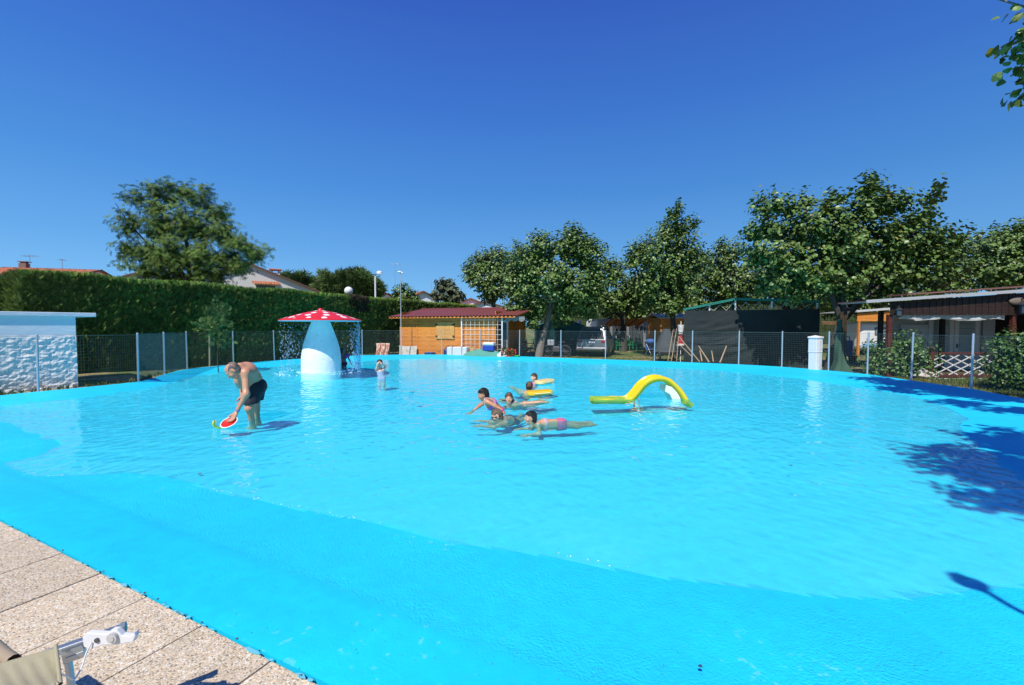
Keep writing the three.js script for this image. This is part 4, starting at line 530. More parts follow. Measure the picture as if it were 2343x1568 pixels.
// shade net and tent behind it
{
  const a = at(1565, 825, 20.6).setY(-0.25), b = at(1871, 838, 18.6).setY(-0.25), u = b.clone().sub(a).normalize(), L = a.distanceTo(b), ang = Math.atan2(-u.z, u.x), n = V(u.z, 0, -u.x), H = 2.46;
  const t = thing('market_tent', 'tent frame of white trusses with a green roof edge, screened by black netting', 'tent', a, ang), pk = L * 0.4;
  const frame = []; for (const z of [-0.08, -2.6]) { for (const x of [0.06, pk * 0.5, pk, pk + (L - pk) * 0.45, L - 0.06]) { const top = x < pk ? H + 0.06 + 0.4 * x / pk : H + 0.46 - 0.14 * (x - pk) / (L - pk); part('frame_post', box(0.06, top, 0.06, x, top / 2, z), whitePaint, t); } part('top_rail', box(L, 0.05, 0.05, L / 2, H - 0.03, z), whitePaint, t); for (let k = 0; k < 10; k++) { const x0 = 0.2 + k * L / 10.2, x1 = x0 + L / 20.4, x2 = x1 + L / 20.4, hh = (x) => x < pk ? 0.36 * x / pk : 0.36; frame.push(rod(V(x0, H, z), V(x1, H + hh(x1), z), 0.012), rod(V(x1, H + hh(x1), z), V(x2, H, z), 0.012)); } }
  part('truss_web', frame, mat(0.4, 0.42, 0.42, 0.6), t);
  const teal = cloth(0.02, 0.2, 0.15); part('roof_edge', [beam(V(-0.05, H + 0.06, 0.0), V(pk, H + 0.5, 0.0), 0.1, 0.12), beam(V(pk, H + 0.5, 0.0), V(L, H + 0.32, 0.0), 0.1, 0.12), beam(V(L, H + 0.32, 0.0), V(L, H + 0.1, -2.6), 0.1, 0.12)], teal, t);
  const rg = new THREE.BufferGeometry().setFromPoints([[0, H + 0.12, 0], [pk, H + 0.55, 0], [pk, H + 0.4, -2.6], [0, H + 0.12, 0], [pk, H + 0.4, -2.6], [0, H + 0.1, -2.6], [pk, H + 0.55, 0], [L, H + 0.36, 0], [L, H + 0.3, -2.6], [pk, H + 0.55, 0], [L, H + 0.3, -2.6], [pk, H + 0.4, -2.6]].map((p) => V(...p))); rg.computeVertexNormals(); part('roof_canvas', rg, teal, t);
  const net = new THREE.PlaneGeometry(L, H, 110, 50), p = net.attributes.position;
  for (let i = 0; i < p.count; i++) { const x = p.getX(i) + L / 2, y = p.getY(i) + H / 2, s = Math.abs(x - L * 0.28); const sag = 0.05 * Math.sin(x * 3.1 + 2 * y) + 0.16 * (fbm(x * 0.7 + 0.6 * fbm(x, y, 2), y * 4.6 - x * 0.9 - 0.35 * s * s, 3) - 0.5) * sstep(0.1, 0.8, y) * sstep(2.3, 1.5, y) * (0.35 + 1.3 * sstep(2.4, 0.3, s)); p.setXYZ(i, x, y + 0.0, 0.09 + sag * 0.55 + 0.05 * fbm(x * 2, y * 2, 3)); } net.computeVertexNormals();
  part('shade_net', net, mat(0.011, 0.019, 0.02, 0.8, { bumpMap: tex(128, (x, y, k) => ((x >> 1) + (y >> 1)) % 2 * 0.4 + 0.6 * fbm(x * 4 / k, y * 4 / k, 3, 4), 0.5), bumpScale: 0.01 }), t);
  part('net_hem', [rod(V(0, 1.02, 0.15), V(L * 0.5, 0.93, 0.17), 0.012), rod(V(L * 0.5, 0.93, 0.17), V(L, 1.05, 0.15), 0.012)], blackish, t);
  part('side_net', box(0.03, H, 2.5, 0.0, H / 2, -1.3), mat(0.03, 0.045, 0.045, 0.7), t);
  // poles and canes leaning against and before it
  const cane = (x0, y0, x1, y1, Z, r, label, dz = 0.3) => tag(obj('bamboo_cane', [rod(at(x0, y0, Z - dz), at(x1, y1, Z), r, r * 0.7, 7)], mat(0.42, 0.3, 0.19, 0.8)), label, 'cane', 'loose canes before the black net');
  cane(1600, 828, 1552, 769, 19.8, 0.03, 'long pale cane slanting left from the foot of the net'); cane(1622, 829, 1598, 792, 19.6, 0.035, 'dark short pole leaning left at the foot of the net'); cane(1584, 817, 1548, 783, 19.8, 0.022, 'lower thin cane lying slanted across the covered trailer'); cane(1528, 826, 1540, 755, 20.2, 0.02, 'steep thin cane standing beside the crooked trunk'); cane(1536, 826, 1548, 752, 20.2, 0.02, 'second steep cane, just right of the first beside the trunk'); cane(1548, 826, 1552, 770, 20.2, 0.02, 'upright cane between the leaning canes and the fence post');
  cane(1606, 827, 1601, 802, 19.5, 0.03, 'short stake upright before the left part of the net'); cane(1632, 828, 1628, 803, 19.4, 0.026, 'short stake upright, middle one before the net'); cane(1647, 830, 1662, 792, 19.3, 0.032, 'pale stake leaning right before the net');
}
// covered trailer, carts and camp furniture under the trees
{
  const place = (x, Z, y = -0.25) => { const p = at(x, 800, Z); return V(p.x, y, p.z); };
  const tr = thing('covered_trailer', 'small trailer under a peaked grey cover beside the crooked trunk', 'trailer', place(1524, 22.4), 0.4); part('cover', (() => { const g = new THREE.CylinderGeometry(0.18, 0.62, 1.15, 12, 10), p = g.attributes.position; for (let i = 0; i < p.count; i++) { const a = Math.atan2(p.getZ(i), p.getX(i)), k = 1 + 0.12 * Math.sin(a * 5 + p.getY(i) * 2); p.setX(i, p.getX(i) * k); p.setZ(i, p.getZ(i) * k); } g.computeVertexNormals(); return g.translate(0, 1.05, 0); })(), cloth(0.06, 0.07, 0.072), tr); part('frame', [rbox(1.1, 0.12, 1.1, 0, 0.42, 0), rod(V(0, 0.4, 0.5), V(0.1, 0.35, 1.2), 0.03)], blackish, tr); for (const s of [-1, 1]) part('wheel', put(new THREE.TorusGeometry(0.22, 0.06, 10, 24), s * 0.58, 0.28, 0, 0, Math.PI / 2, 0), blackish, tr);
  // green canvas tent and parasol
  const gt = thing('canvas_tent', 'dark green canvas tent behind the grey trunk', 'tent', place(1285, 29)); part('canvas', (() => { const s = new THREE.Shape(); [[-1.6, 0], [-1.6, 1.7], [0, 2.35], [1.6, 1.7], [1.6, 0]].forEach(([x, y], i) => s[i ? 'lineTo' : 'moveTo'](x, y)); return new THREE.ExtrudeGeometry(s, { depth: 2.6, bevelEnabled: true, bevelSize: 0.05, bevelThickness: 0.05 }).translate(0, 0, -2.6); })(), cloth(0.045, 0.17, 0.14), gt); part('door_flap', put(box(0.9, 1.6, 0.03, -0.3, 0.8, 0.08), 0, 0, 0, 0, 0, 0), cloth(0.03, 0.11, 0.09), gt); part('guy_rope', [rod(V(-1.6, 1.7, 0), V(-2.1, 0, 0.6), 0.008), rod(V(1.6, 1.7, 0), V(2.1, 0, 0.6), 0.008)], whitePaint, gt);
  const pr = thing('closed_parasol', 'closed pale green parasol standing between the grey trunk and the tent', 'parasol', place(1262, 26.6)); part('folded_canopy', (() => { const g = new THREE.CylinderGeometry(0.05, 0.34, 1.55, 18, 8), p = g.attributes.position; for (let i = 0; i < p.count; i++) { const a = Math.atan2(p.getZ(i), p.getX(i)), k = 1 + 0.14 * Math.cos(a * 6); p.setX(i, p.getX(i) * k); p.setZ(i, p.getZ(i) * k); } g.computeVertexNormals(); return g.translate(0, 1.38, 0); })(), cloth(0.14, 0.38, 0.28), pr); part('pole', cyl(0.02, 0.02, 2.3, 0, 1.15, 0), whitePaint, pr); part('foot', cyl(0.22, 0.25, 0.1, 0, 0.05, 0), mat(0.3, 0.3, 0.3, 0.8), pr);
  const bike = (name, label, cat, p, turn, motor) => { const g = thing(name, label, cat, p, turn), fr = mat(motor ? 0.05 : 0.12, 0.05, motor ? 0.12 : 0.05, 0.4); for (const x of [-0.5, 0.5]) { const w = part('wheel', put(new THREE.TorusGeometry(0.31, motor ? 0.055 : 0.02, 10, 30), x, 0.33, 0), blackish, g); part('spokes', [0, 1, 2, 3, 4].map((k) => { const a = k * 0.628, d = V(Math.cos(a) * 0.3, Math.sin(a) * 0.3, 0); return rod(V(x, 0.33, 0).sub(d), V(x, 0.33, 0).add(d), 0.004); }), steel, w); } part('frame', [rod(V(-0.5, 0.33, 0), V(-0.15, 0.75, 0), 0.025), rod(V(-0.15, 0.75, 0), V(0.38, 0.78, 0), 0.025), rod(V(0.5, 0.33, 0), V(0.34, 0.95, 0), 0.025), rod(V(-0.5, 0.33, 0), V(0, 0.35, 0), 0.025), rod(V(0, 0.35, 0), V(0.36, 0.76, 0), 0.025), rod(V(0, 0.35, 0), V(-0.17, 0.82, 0), 0.025)], fr, g); part('saddle', rbox(motor ? 0.6 : 0.26, 0.08, 0.16, -0.2, 0.86, 0), blackish, g); part('handlebar', [rod(V(0.34, 0.98, -0.28), V(0.34, 0.98, 0.28), 0.016), rod(V(0.34, 0.92, 0), V(0.34, 1, 0), 0.02)], steel, g); if (motor) { part('engine', rbox(0.42, 0.32, 0.24, 0, 0.45, 0), mat(0.1, 0.1, 0.11, 0.5, { metalness: 0.5 }), g); part('fairing', rbox(0.4, 0.34, 0.26, 0.32, 0.82, 0), mat(0.3, 0.32, 0.36, 0.4), g); } return g; };
  bike('motorbike', 'dark motorbike parked between the grey trunk and the silver car', 'motorbike', place(1273, 25.4), 2.9, true); bike('bicycle', 'dark bicycle leaning behind the motorbike, next to the silver car', 'bicycle', place(1296, 26.2), 0.2, false); bike('bicycle', 'old bicycle in deep shade just left of the grey trunk', 'bicycle', place(1207, 25.6), 0.35, false);
  const ch = thing('folded_sunbed', 'yellowish folded sunbed standing in the shade left of the grey trunk', 'sunbed', place(1198, 26), 0.3); part('frame', [rod(V(-0.28, 0, 0), V(-0.28, 1.0, -0.25), 0.014), rod(V(0.28, 0, 0), V(0.28, 1.0, -0.25), 0.014), rod(V(-0.28, 1, -0.25), V(0.28, 1, -0.25), 0.014)], steel, ch); part('fabric', put(box(0.52, 0.9, 0.015, 0, 0.5, -0.12), 0, 0, 0, -0.1, 0, 0), cloth(0.42, 0.33, 0.12), ch);
  const globe = (name, label, p, h, r) => { const g = thing(name, label, 'lamp', p); part('pole', cyl(0.035, 0.045, h, 0, h / 2, 0), mat(0.25, 0.26, 0.27, 0.5), g); part('collar', cyl(r * 0.55, r * 0.4, 0.08, 0, h + 0.02, 0), mat(0.15, 0.15, 0.15, 0.5), g); part('lamp_globe', ball(r, 0, h + r * 0.9, 0, 1, 1, 1, 28), mat(0.8, 0.8, 0.78, 0.25), g); return g; };
  { const p = at(1325, 737, 30); globe('globe_lamp', 'round white globe lamp on a post just above the silver car', V(p.x, -0.25, p.z), p.y + 0.25 - 0.19, 0.15); }
  { const p = at(797, 666, 27); globe('globe_lamp', 'large white globe lamp rising behind the hedge near the mushroom', V(p.x, -0.2, p.z), p.y + 0.2 - 0.22, 0.25); }
  { const p = at(858, 632, 34), g = thing('street_lamp', 'tall white street lamp with a curved grey head behind the hedge', 'street lamp', V(p.x, -0.2, p.z)), h = p.y + 0.2; part('pole', cyl(0.06, 0.08, h, 0, h / 2, 0), whitePaint, g); part('arm', tube([V(0, h - 0.05, 0), V(0.02, h + 0.12, 0), V(0.2, h + 0.2, 0), V(0.45, h + 0.2, 0)], 0.035, 20, 8), mat(0.12, 0.13, 0.15, 0.5), g); part('lamp_head', [ball(0.22, 0.32, h + 0.27, 0, 1, 0.6, 0.8), cyl(0.2, 0.24, 0.06, 0.32, h + 0.2, 0)], mat(0.7, 0.75, 0.8, 0.3), g); }
  // caravans and huts far back
  const caravan = (label, p, turn, L, H2, band, gable) => { const g = thing('caravan', label, 'caravan', p, turn); part('shell', rbox(L, H2, 2.1, 0, 0.35 + H2 / 2, 0, 0, 0, 0, 0.22), mat(0.74, 0.74, 0.72, 0.4), g); part('stripe', box(L - 0.3, 0.22, 2.12, 0, 0.62, 0), mat(...band, 0.5), g); const w = part('window', rbox(1.0, 0.48, 0.05, -0.25, 1.45, 1.06, 0, 0, 0, 0.1), mat(0.1, 0.13, 0.15, 0.5), g); part('pane', rbox(0.9, 0.38, 0.04, -0.25, 1.45, 1.075, 0, 0, 0, 0.08), phys(0.16, 0.22, 0.25, 0.08), w); for (const s of [-1, 1]) part('wheel', put(new THREE.TorusGeometry(0.24, 0.08, 10, 24), 0, 0.32, s * 1.0), blackish, g); part('drawbar', [rod(V(L / 2, 0.4, 0.5), V(L / 2 + 0.9, 0.4, 0), 0.03), rod(V(L / 2, 0.4, -0.5), V(L / 2 + 0.9, 0.4, 0), 0.03)], steel, g); if (gable) { part('awning_gable', (() => { const s = new THREE.Shape(); [[-L / 2 - 0.5, 2.05], [L / 2 + 0.4, 2.05], [L / 2 + 0.4, 2.75], [-L / 2 - 0.5, 2.5]].forEach(([x, y], i) => s[i ? 'lineTo' : 'moveTo'](x, y)); return metres(new THREE.ExtrudeGeometry(s, { depth: 0.05, bevelEnabled: false }).translate(0, 0, 1.4)); })(), orangeWood[1], g); for (const x of [-L / 2 - 0.4, L / 2]) part('awning_post', box(0.11, 2.1, 0.11, x, 1.05, 1.42), orangeWood[2], g); part('awning_roof', box(L + 1.3, 0.06, 3.2, 0, 2.76, 0, 0, 0, 0.075), mat(0.5, 0.5, 0.48, 0.6), g); } return g; };
  caravan('white caravan with a dark window and pale blue stripe under an orange wooden gable', place(1996, 27.5), 0.0, 3.2, 1.65, [0.2, 0.42, 0.6], true);
  caravan('white caravan with an orange stripe far back behind the silver car', place(1395, 38), 0.3, 3.6, 2.0, [0.5, 0.09, 0.02], false);
  caravan('white and brown striped caravan, furthest back between the tree trunks', place(1445, 42), -0.2, 4, 2.0, [0.18, 0.07, 0.04], false);
  const hut = thing('wooden_hut', 'small orange brown wooden hut in the shade behind the crooked trunk', 'hut', place(1536, 30), 0.1); for (let k = 0; k < 9; k++) part('plank', metres(rbox(0.27, 2.3, 0.04, -1.1 + k * 0.275, 1.15, 1.0, 0, 0, 0, 0.006)), orangeWood[k % 3], hut); part('wall', box(2.5, 2.3, 1.9, 0, 1.15, 0.02), orangeWood[2], hut); part('roof', [box(2.9, 0.08, 1.4, 0, 2.45, 0.6, 0.25, 0, 0), box(2.9, 0.08, 1.4, 0, 2.45, -0.6, -0.25, 0, 0)], mat(0.5, 0.46, 0.38, 0.7), hut);
  const rs = thing('striped_parasol', 'folded red and white parasol beside the left end of the black net', 'parasol', place(1557, 21.6)); part('red_cloth', (() => { const g = new THREE.CylinderGeometry(0.03, 0.17, 0.55, 12); return g.translate(0, 1.15, 0); })(), cloth(0.38, 0.02, 0.03), rs); part('white_cloth', [cyl(0.16, 0.1, 0.45, 0, 1.6, 0), cyl(0.17, 0.19, 0.1, 0, 0.86, 0)], cloth(0.7, 0.68, 0.66), rs); part('pole', cyl(0.018, 0.018, 2.0, 0, 1.0, 0), whitePaint, rs);
  const cM = mat(0.02, 0.26, 0.07, 0.4); const chair = (p, turn, label) => { const g = thing('plastic_chair', label, 'chair', p, turn, 'green plastic chairs under the trees'); part('seat', rbox(0.46, 0.04, 0.46, 0, 0.43, 0), cM, g); const b = part('backrest', [rbox(0.46, 0.06, 0.04, 0, 0.86, -0.25)], cM, g); for (let k = 0; k < 5; k++) part('slat', rbox(0.05, 0.4, 0.025, -0.18 + k * 0.09, 0.64, -0.24), cM, b); for (const x of [-1, 1]) { for (const z of [-1, 1]) part('leg', rbox(0.045, 0.43, 0.045, x * 0.2, 0.215, z * 0.2), cM, g); part('armrest', [rbox(0.05, 0.04, 0.44, x * 0.24, 0.64, 0), rbox(0.04, 0.22, 0.04, x * 0.24, 0.53, 0.2)], cM, g); } return g; };
  chair(place(1419, 31), 0.4, 'green plastic chair, leftmost, right behind the silver car'); chair(place(1433, 31.6), -0.2, 'green plastic chair, second from the left in the row'); chair(place(1447, 32), 0.6, 'green plastic chair, third from the left in the row'); chair(place(1461, 32.4), 2.6, 'green plastic chair, rightmost, turned away from the others');
  const st = thing('pushchair', 'blue folding pushchair standing on the grass left of the covered trailer', 'pushchair', place(1490, 26), 0.3); part('frame', [rod(V(-0.22, 0.1, 0.3), V(-0.22, 0.95, -0.35), 0.014), rod(V(0.22, 0.1, 0.3), V(0.22, 0.95, -0.35), 0.014), rod(V(-0.22, 0.1, -0.3), V(-0.22, 0.6, 0.2), 0.014), rod(V(0.22, 0.1, -0.3), V(0.22, 0.6, 0.2), 0.014)], steel, st); part('seat', [rbox(0.4, 0.05, 0.34, 0, 0.42, 0.05), put(rbox(0.4, 0.5, 0.05, 0, 0.66, -0.18), 0, 0, 0, -0.2, 0, 0)], cloth(0.05, 0.13, 0.34), st); for (const x of [-0.22, 0.22]) for (const z of [-0.3, 0.3]) part('wheel', put(new THREE.TorusGeometry(0.075, 0.022, 8, 16), x, 0.09, z, 0, Math.PI / 2, 0), blackish, st); part('hood', ball(0.28, 0, 0.86, -0.12, 1, 0.6, 1), cloth(0.05, 0.13, 0.34), st);
  const th2 = thing('terracotta_heap', 'red and orange striped awning glimpsed beneath the tree crowns behind the car', 'awning', place(1432, 34), 0.2); part('canopy', (() => { const g = new THREE.PlaneGeometry(3, 1.6, 20, 6), p = g.attributes.position; for (let i = 0; i < p.count; i++) p.setXYZ(i, p.getX(i), 2.05 - p.getY(i) * -0.35 + 0.05 * Math.sin(p.getX(i) * 8), p.getY(i)); g.computeVertexNormals(); return g; })(), mat(1, 1, 1, 0.8, { map: tex(64, (x, y, n) => (x / n * 8 % 1 < 0.5 ? [0.78, 0.36, 0.26] : [0.86, 0.62, 0.5]), 1, true) }), th2); for (const x of [-1.4, 1.4]) part('awning_post', cyl(0.03, 0.03, 2.0, x, 1.0, 0.7), steel, th2);
  th2.name = 'striped_awning';
  const fence = thing('garden_screen', 'dark slatted screen in the shade behind the green chairs', 'screen', place(1470, 36)); for (let k = 0; k < 24; k++) part('slat', rbox(0.22, 1.7, 0.03, -3.1 + k * 0.27, 0.9, 0), k % 5 === 2 ? mat(0.2, 0.2, 0.19, 0.8) : mat(0.05, 0.055, 0.06, 0.8), fence);
}
// white pillar on the rim
{
  const p = gp(1871, 846, 0), c = thing('concrete_pillar', 'square white painted pillar with a flat cap on the right part of the pool rim', 'pillar', V(p.x, 0, p.z - 0.15), 0.35), m = mat(0.78, 0.74, 0.72, 0.7, { bumpMap: clothTex, bumpScale: 0.006 });
  part('shaft', [rbox(0.29, 0.62, 0.29, 0, 0.29, 0, 0, 0, 0, 0.015), rbox(0.305, 0.47, 0.305, 0, 0.84, 0, 0, 0, 0, 0.015)], m, c); part('joint_band', rbox(0.312, 0.03, 0.312, 0, 0.605, 0, 0, 0, 0, 0.008), m, c); part('cap', [rbox(0.35, 0.07, 0.35, 0, 1.11, 0, 0, 0, 0, 0.02), put(new THREE.ConeGeometry(0.22, 0.05, 4), 0, 1.165, 0, 0, Math.PI / 4, 0)], m, c);
}
// brown bungalow at the right
{
  const Z = 15, X = (x) => (x - CX) / FOC * Z, o = V(X(2034), -0.25, -Z), b = thing('bungalow', 'dark brown wooden bungalow with white roof edge, glazed doors and red porch posts', 'bungalow', o), W = 6.2, D = 2.6;
  const brown = [0, 1, 2].map((k) => wood([0.19 + k * 0.02, 0.115 + k * 0.01, 0.09], [0.14, 0.085, 0.065])), redW = wood([0.38, 0.16, 0.1], [0.3, 0.12, 0.08]), yT = (x) => 2.56 + 0.068 * (x + 0.1), yB = 2.13;
  const K = Math.floor((W + 0.1) / 0.11); for (let k = 0; k < K; k++) { const x = 0 + k * 0.11, s = new THREE.Shape(); [[0.004, yB], [0.106, yB], [0.106, yT(x + 0.106)], [0.004, yT(x)]].forEach(([a, y], i) => s[i ? 'lineTo' : 'moveTo'](a, y)); part('gable_board', metres(new THREE.ExtrudeGeometry(s, { depth: 0.025, bevelEnabled: false }).translate(x, 0, -0.01 * (k % 2))), brown[(k * 5) % 3], b); }
  const fascia = (x0, x1, z, h, y) => beam(V(x0, yT(x0) + y, z), V(x1, yT(x1) + y, z), h, 0.04);
  part('white_fascia', [between(V(-0.95, yT(-0.95) + 0.07, 0.2), V(W, yT(W) + 0.07, 0.2), new THREE.BoxGeometry(0.1, Math.hypot(W + 0.95, 0.068 * (W + 0.95)), 0.04))], mat(0.42, 0.43, 0.45, 0.5), b);
  const slab = (x0, x1, y, t, z0, z1) => { const a = V(x0, yT(x0) + y, 0), c2 = V(x1, yT(x1) + y, 0), l = a.distanceTo(c2); return put(new THREE.BoxGeometry(l, t, z0 - z1), (x0 + x1) / 2, (a.y + c2.y) / 2, (z0 + z1) / 2, 0, 0, Math.atan(0.068)); };
  part('roof', [slab(-0.95, W, 0.07, 0.05, 0.17, -1.1), slab(3.1, W, 0.075, 0.05, -1.1, -3.4), slab(0.9, W, 0.22, 0.05, -0.35, -1.2)], mat(0.2, 0.1, 0.08, 0.7), b); part('eave_lining', slab(-0.9, 0, 0.035, 0.02, 0.16, -1.0), mat(0.5, 0.52, 0.54, 0.6), b);
  part('roof_rail', [rod(V(4.7, yT(4.7) + 0.2, 0), V(4.7, yT(4.7) + 0.5, 0), 0.02), rod(V(4.7, yT(4.7) + 0.48, 0), V(W, yT(W) + 0.48, 0), 0.02)], steel, b);
  for (const x of [0.06, 4.24]) part('porch_post', metres(rbox(0.13, yB + 0.05, 0.13, x, yB / 2, -0.08, 0, 0, 0, 0.012)), redW, b);
  part('inner_post', [box(0.12, 2.3, 0.12, 0.45, 1.15, -0.9), box(0.13, 2.3, 0.13, 4.0, 1.15, -2.3)].map(metres), brown[0], b);
  // back wall with panels and a pair of glazed doors
  const wallZ = -D, px = (x) => (x - CX) / FOC * (Z + D) - o.x; part('rear_wall', metres(box(W + 1 - px(2046), 2.6, 0.08, (W + 1 + px(2046)) / 2, 1.3, wallZ - 0.1)), mat(0.52, 0.5, 0.47, 0.8), b);
  part('wall_panel', rbox(px(2122) - px(2060), 1.75, 0.04, (px(2122) + px(2060)) / 2, 0.95, wallZ, 0, 0, 0, 0.01), mat(0.58, 0.59, 0.6, 0.7), b); part('wall_panel', rbox(px(2320) - px(2248), 2.1, 0.04, (px(2320) + px(2248)) / 2, 1.05, wallZ, 0, 0, 0, 0.01), mat(0.6, 0.58, 0.54, 0.7), b);
  for (const [a, e] of [[2122, 2178], [2180, 2236]]) { const x0 = px(a), x1 = px(e), c2 = (x0 + x1) / 2, w = x1 - x0, d = part('door', [box(w, 0.3, 0.06, c2, 0.16, wallZ + 0.05), box(w, 0.12, 0.06, c2, 2.1, wallZ + 0.05), box(0.16, 2.0, 0.06, x0 + 0.08, 1.05, wallZ + 0.052), box(0.16, 2.0, 0.06, x1 - 0.08, 1.05, wallZ + 0.052)], mat(0.78, 0.74, 0.68, 0.5), b); part('pane', box(w - 0.3, 1.8, 0.02, c2, 1.18, wallZ + 0.04), phys(0.4, 0.46, 0.45, 0.1), d); for (let k = 0; k < 8; k++) part('blind_slat', box(w - 0.32, 0.012, 0.03, c2, 0.45 + k * 0.2, wallZ + 0.06, 0.3, 0, 0), mat(0.35, 0.4, 0.38, 0.6), d); if (a === 2180) part('handle', [box(0.12, 0.025, 0.03, x0 + 0.12, 1.0, wallZ + 0.12), box(0.04, 0.18, 0.03, x0 + 0.08, 0.98, wallZ + 0.1)], blackish, d); }
  part('porch_floor', metres(box(W, 0.08, D, W / 2, 0.02, -D / 2)), wood([0.4, 0.33, 0.26], [0.32, 0.26, 0.2]), b); part('far_wall', box(0.08, 2.5, D + 3, W + 0.2, 1.2, -D / 2 - 1), brown[1], b); part('ceiling', box(W - 1.6, 0.04, D, W / 2 + 0.8, 2.56, -D / 2 - 0.1), brown[2], b);
  part('valance', (() => { const g = new THREE.PlaneGeometry(3.6, 0.24, 80, 4), p = g.attributes.position; for (let i = 0; i < p.count; i++) { const x = p.getX(i), t = 0.5 - p.getY(i) / 0.24; p.setXYZ(i, x + 2.15, yB + 0.04 - t * (0.16 + 0.07 * Math.abs(Math.sin(x * 1.75 + 0.6)) - 0.05 * (x < -1.3)), -0.06 + 0.03 * Math.sin(x * 9) * t); } g.computeVertexNormals(); return g; })(), cloth(0.5, 0.51, 0.5), b);
  const lantern = (x, y, s) => { const l = part('wall_lantern', [box(0.04, 0.04, 0.2, x, y + 0.3 * s, 0.1), cyl(0.02 * s, 0.16 * s, 0.12 * s, x, y + 0.2 * s, 0.2, 0, 0, 0, 6), cyl(0.09 * s, 0.06 * s, 0.04 * s, x, y - 0.12 * s, 0.2, 0, 0, 0, 6)], blackish, b); part('pane', cyl(0.12 * s, 0.08 * s, 0.26 * s, x, y + 0.02 * s, 0.2, 0, 0, 0, 6), phys(0.08, 0.1, 0.13, 0.08), l); }; lantern(4.28, 2.3, 1.2); lantern(0.14, 2.18, 0.8);
  part('wall_disc', put(new THREE.SphereGeometry(0.26, 24, 12), 4.2, 2.6, 0.05), mat(0.2, 0.15, 0.12, 0.8), b); b.children.at(-1).geometry.scale(1, 0.55, 0.3).translate(0, 1.17, 0.03);
  // lattice fence before the porch
  const l0 = gp(2131, 866, -0.25), lf = thing('lattice_fence', 'low porch fence of white crossed slats between red brown rails', 'fence', V(l0.x, -0.25, l0.z)), LW = 2.35, wl = mat(0.66, 0.64, 0.6, 0.6);
  part('rail', metres(rbox(LW, 0.075, 0.06, LW / 2, 0.84, 0, 0, 0, 0, 0.01)), redW, lf); part('rail', metres(rbox(LW, 0.075, 0.06, LW / 2, 0.07, 0, 0, 0, 0, 0.01)), redW, lf); part('post', [rbox(0.11, 1.0, 0.11, -0.03, 0.46, 0, 0, 0, 0, 0.01), ball(0.07, -0.03, 1.02, 0, 1, 0.9, 1, 14)], redW, lf);
  const y0 = 0.12, y1 = 0.79, slope = 0.5, run = (y1 - y0) / slope; for (let k = -4; k < 8; k++) for (const s of [1, -1]) { let xa = 0.06 + k * 0.5, xb = xa + run, ya = s > 0 ? y0 : y1, yb = s > 0 ? y1 : y0; const cut = (x) => ya + (yb - ya) * (x - xa) / run; if (xb < 0.15 || xa > LW - 0.1) continue; if (xa < 0.03) { ya = cut(0.03); xa = 0.03; } if (xb > LW - 0.03) { const yy = s > 0 ? ya + (LW - 0.03 - xa) * slope : ya - (LW - 0.03 - xa) * slope; yb = yy; xb = LW - 0.03; } part('slat', beam(V(xa, ya, s * 0.012), V(xb, yb, s * 0.012), 0.032, 0.012), wl, lf); }
  part('sill_board', box(LW + 0.3, 0.03, 0.1, LW / 2, -0.0, 0.12), wl, lf);
  const ph = gp(2110, 864, -0.22), pile = thing('stone_pile', 'small heap of pale round stones at the foot of the lattice fence', 'stones', ph), R = rng(91); for (let k = 0; k < 38; k++) { const r = 0.05 + 0.05 * R(), a = R() * 6.28, q = R() * 0.42, g = new THREE.IcosahedronGeometry(r, 1), p = g.attributes.position; for (let i = 0; i < p.count; i++) { const v = V(p.getX(i), p.getY(i), p.getZ(i)), f = 0.8 + 0.4 * vnoise(v.x * 20 + k, v.y * 20 + v.z * 9); p.setXYZ(i, v.x * f * 1.2, v.y * f * 0.8, v.z * f); } g.computeVertexNormals(); part('stone', g.translate(Math.cos(a) * q, 0.05 + 0.24 * (1 - q / 0.42) * R(), Math.sin(a) * q * 0.6), [mat(0.58, 0.53, 0.46, 0.85), mat(0.68, 0.64, 0.57, 0.85), mat(0.45, 0.42, 0.38, 0.85)][k % 3], pile); }
  // boards and green cloth between the trunks
  const bp = at(1893, 712, 17), bd = thing('board_frame', 'rough wooden boards nailed across the trunk behind the white pillar', 'boards', V(bp.x, -0.25, bp.z)); part('board', metres(box(0.75, 0.13, 0.03, 0.0, 1.87, 0.25, 0, 0, -0.02)), wood([0.5, 0.38, 0.26], [0.4, 0.29, 0.19]), bd); part('board', metres(box(0.12, 2.3, 0.03, 0.4, 1.15, 0.2)), wood([0.3, 0.24, 0.18], [0.22, 0.18, 0.13]), bd); part('board', metres(box(0.1, 2.2, 0.03, 0.62, 1.1, 0.1)), wood([0.26, 0.22, 0.16], [0.2, 0.16, 0.12]), bd);
  const gc = at(1918, 850, 16.6), gcl = thing('green_net_bundle', 'gathered green netting hanging right of the white pillar', 'netting', V(gc.x, -0.25, gc.z)); part('netting', (() => { const g = new THREE.CylinderGeometry(0.07, 0.2, 2.0, 14, 16), p = g.attributes.position; for (let i = 0; i < p.count; i++) { const a = Math.atan2(p.getZ(i), p.getX(i)), y = p.getY(i), k = (1 + 0.25 * Math.sin(a * 4 + y * 3)) * (1 + 0.8 * sstep(-0.5, -1, y)); p.setXYZ(i, p.getX(i) * k + 0.1 * (y < 0 ? -y : 0), y, p.getZ(i) * k); } g.computeVertexNormals(); return g.translate(0, 1.0, 0); })(), cloth(0.04, 0.1, 0.07), gcl); part('tie_cord', put(new THREE.TorusGeometry(0.11, 0.012, 8, 20), 0, 1.55, 0, Math.PI / 2, 0, 0), blackish, gcl);
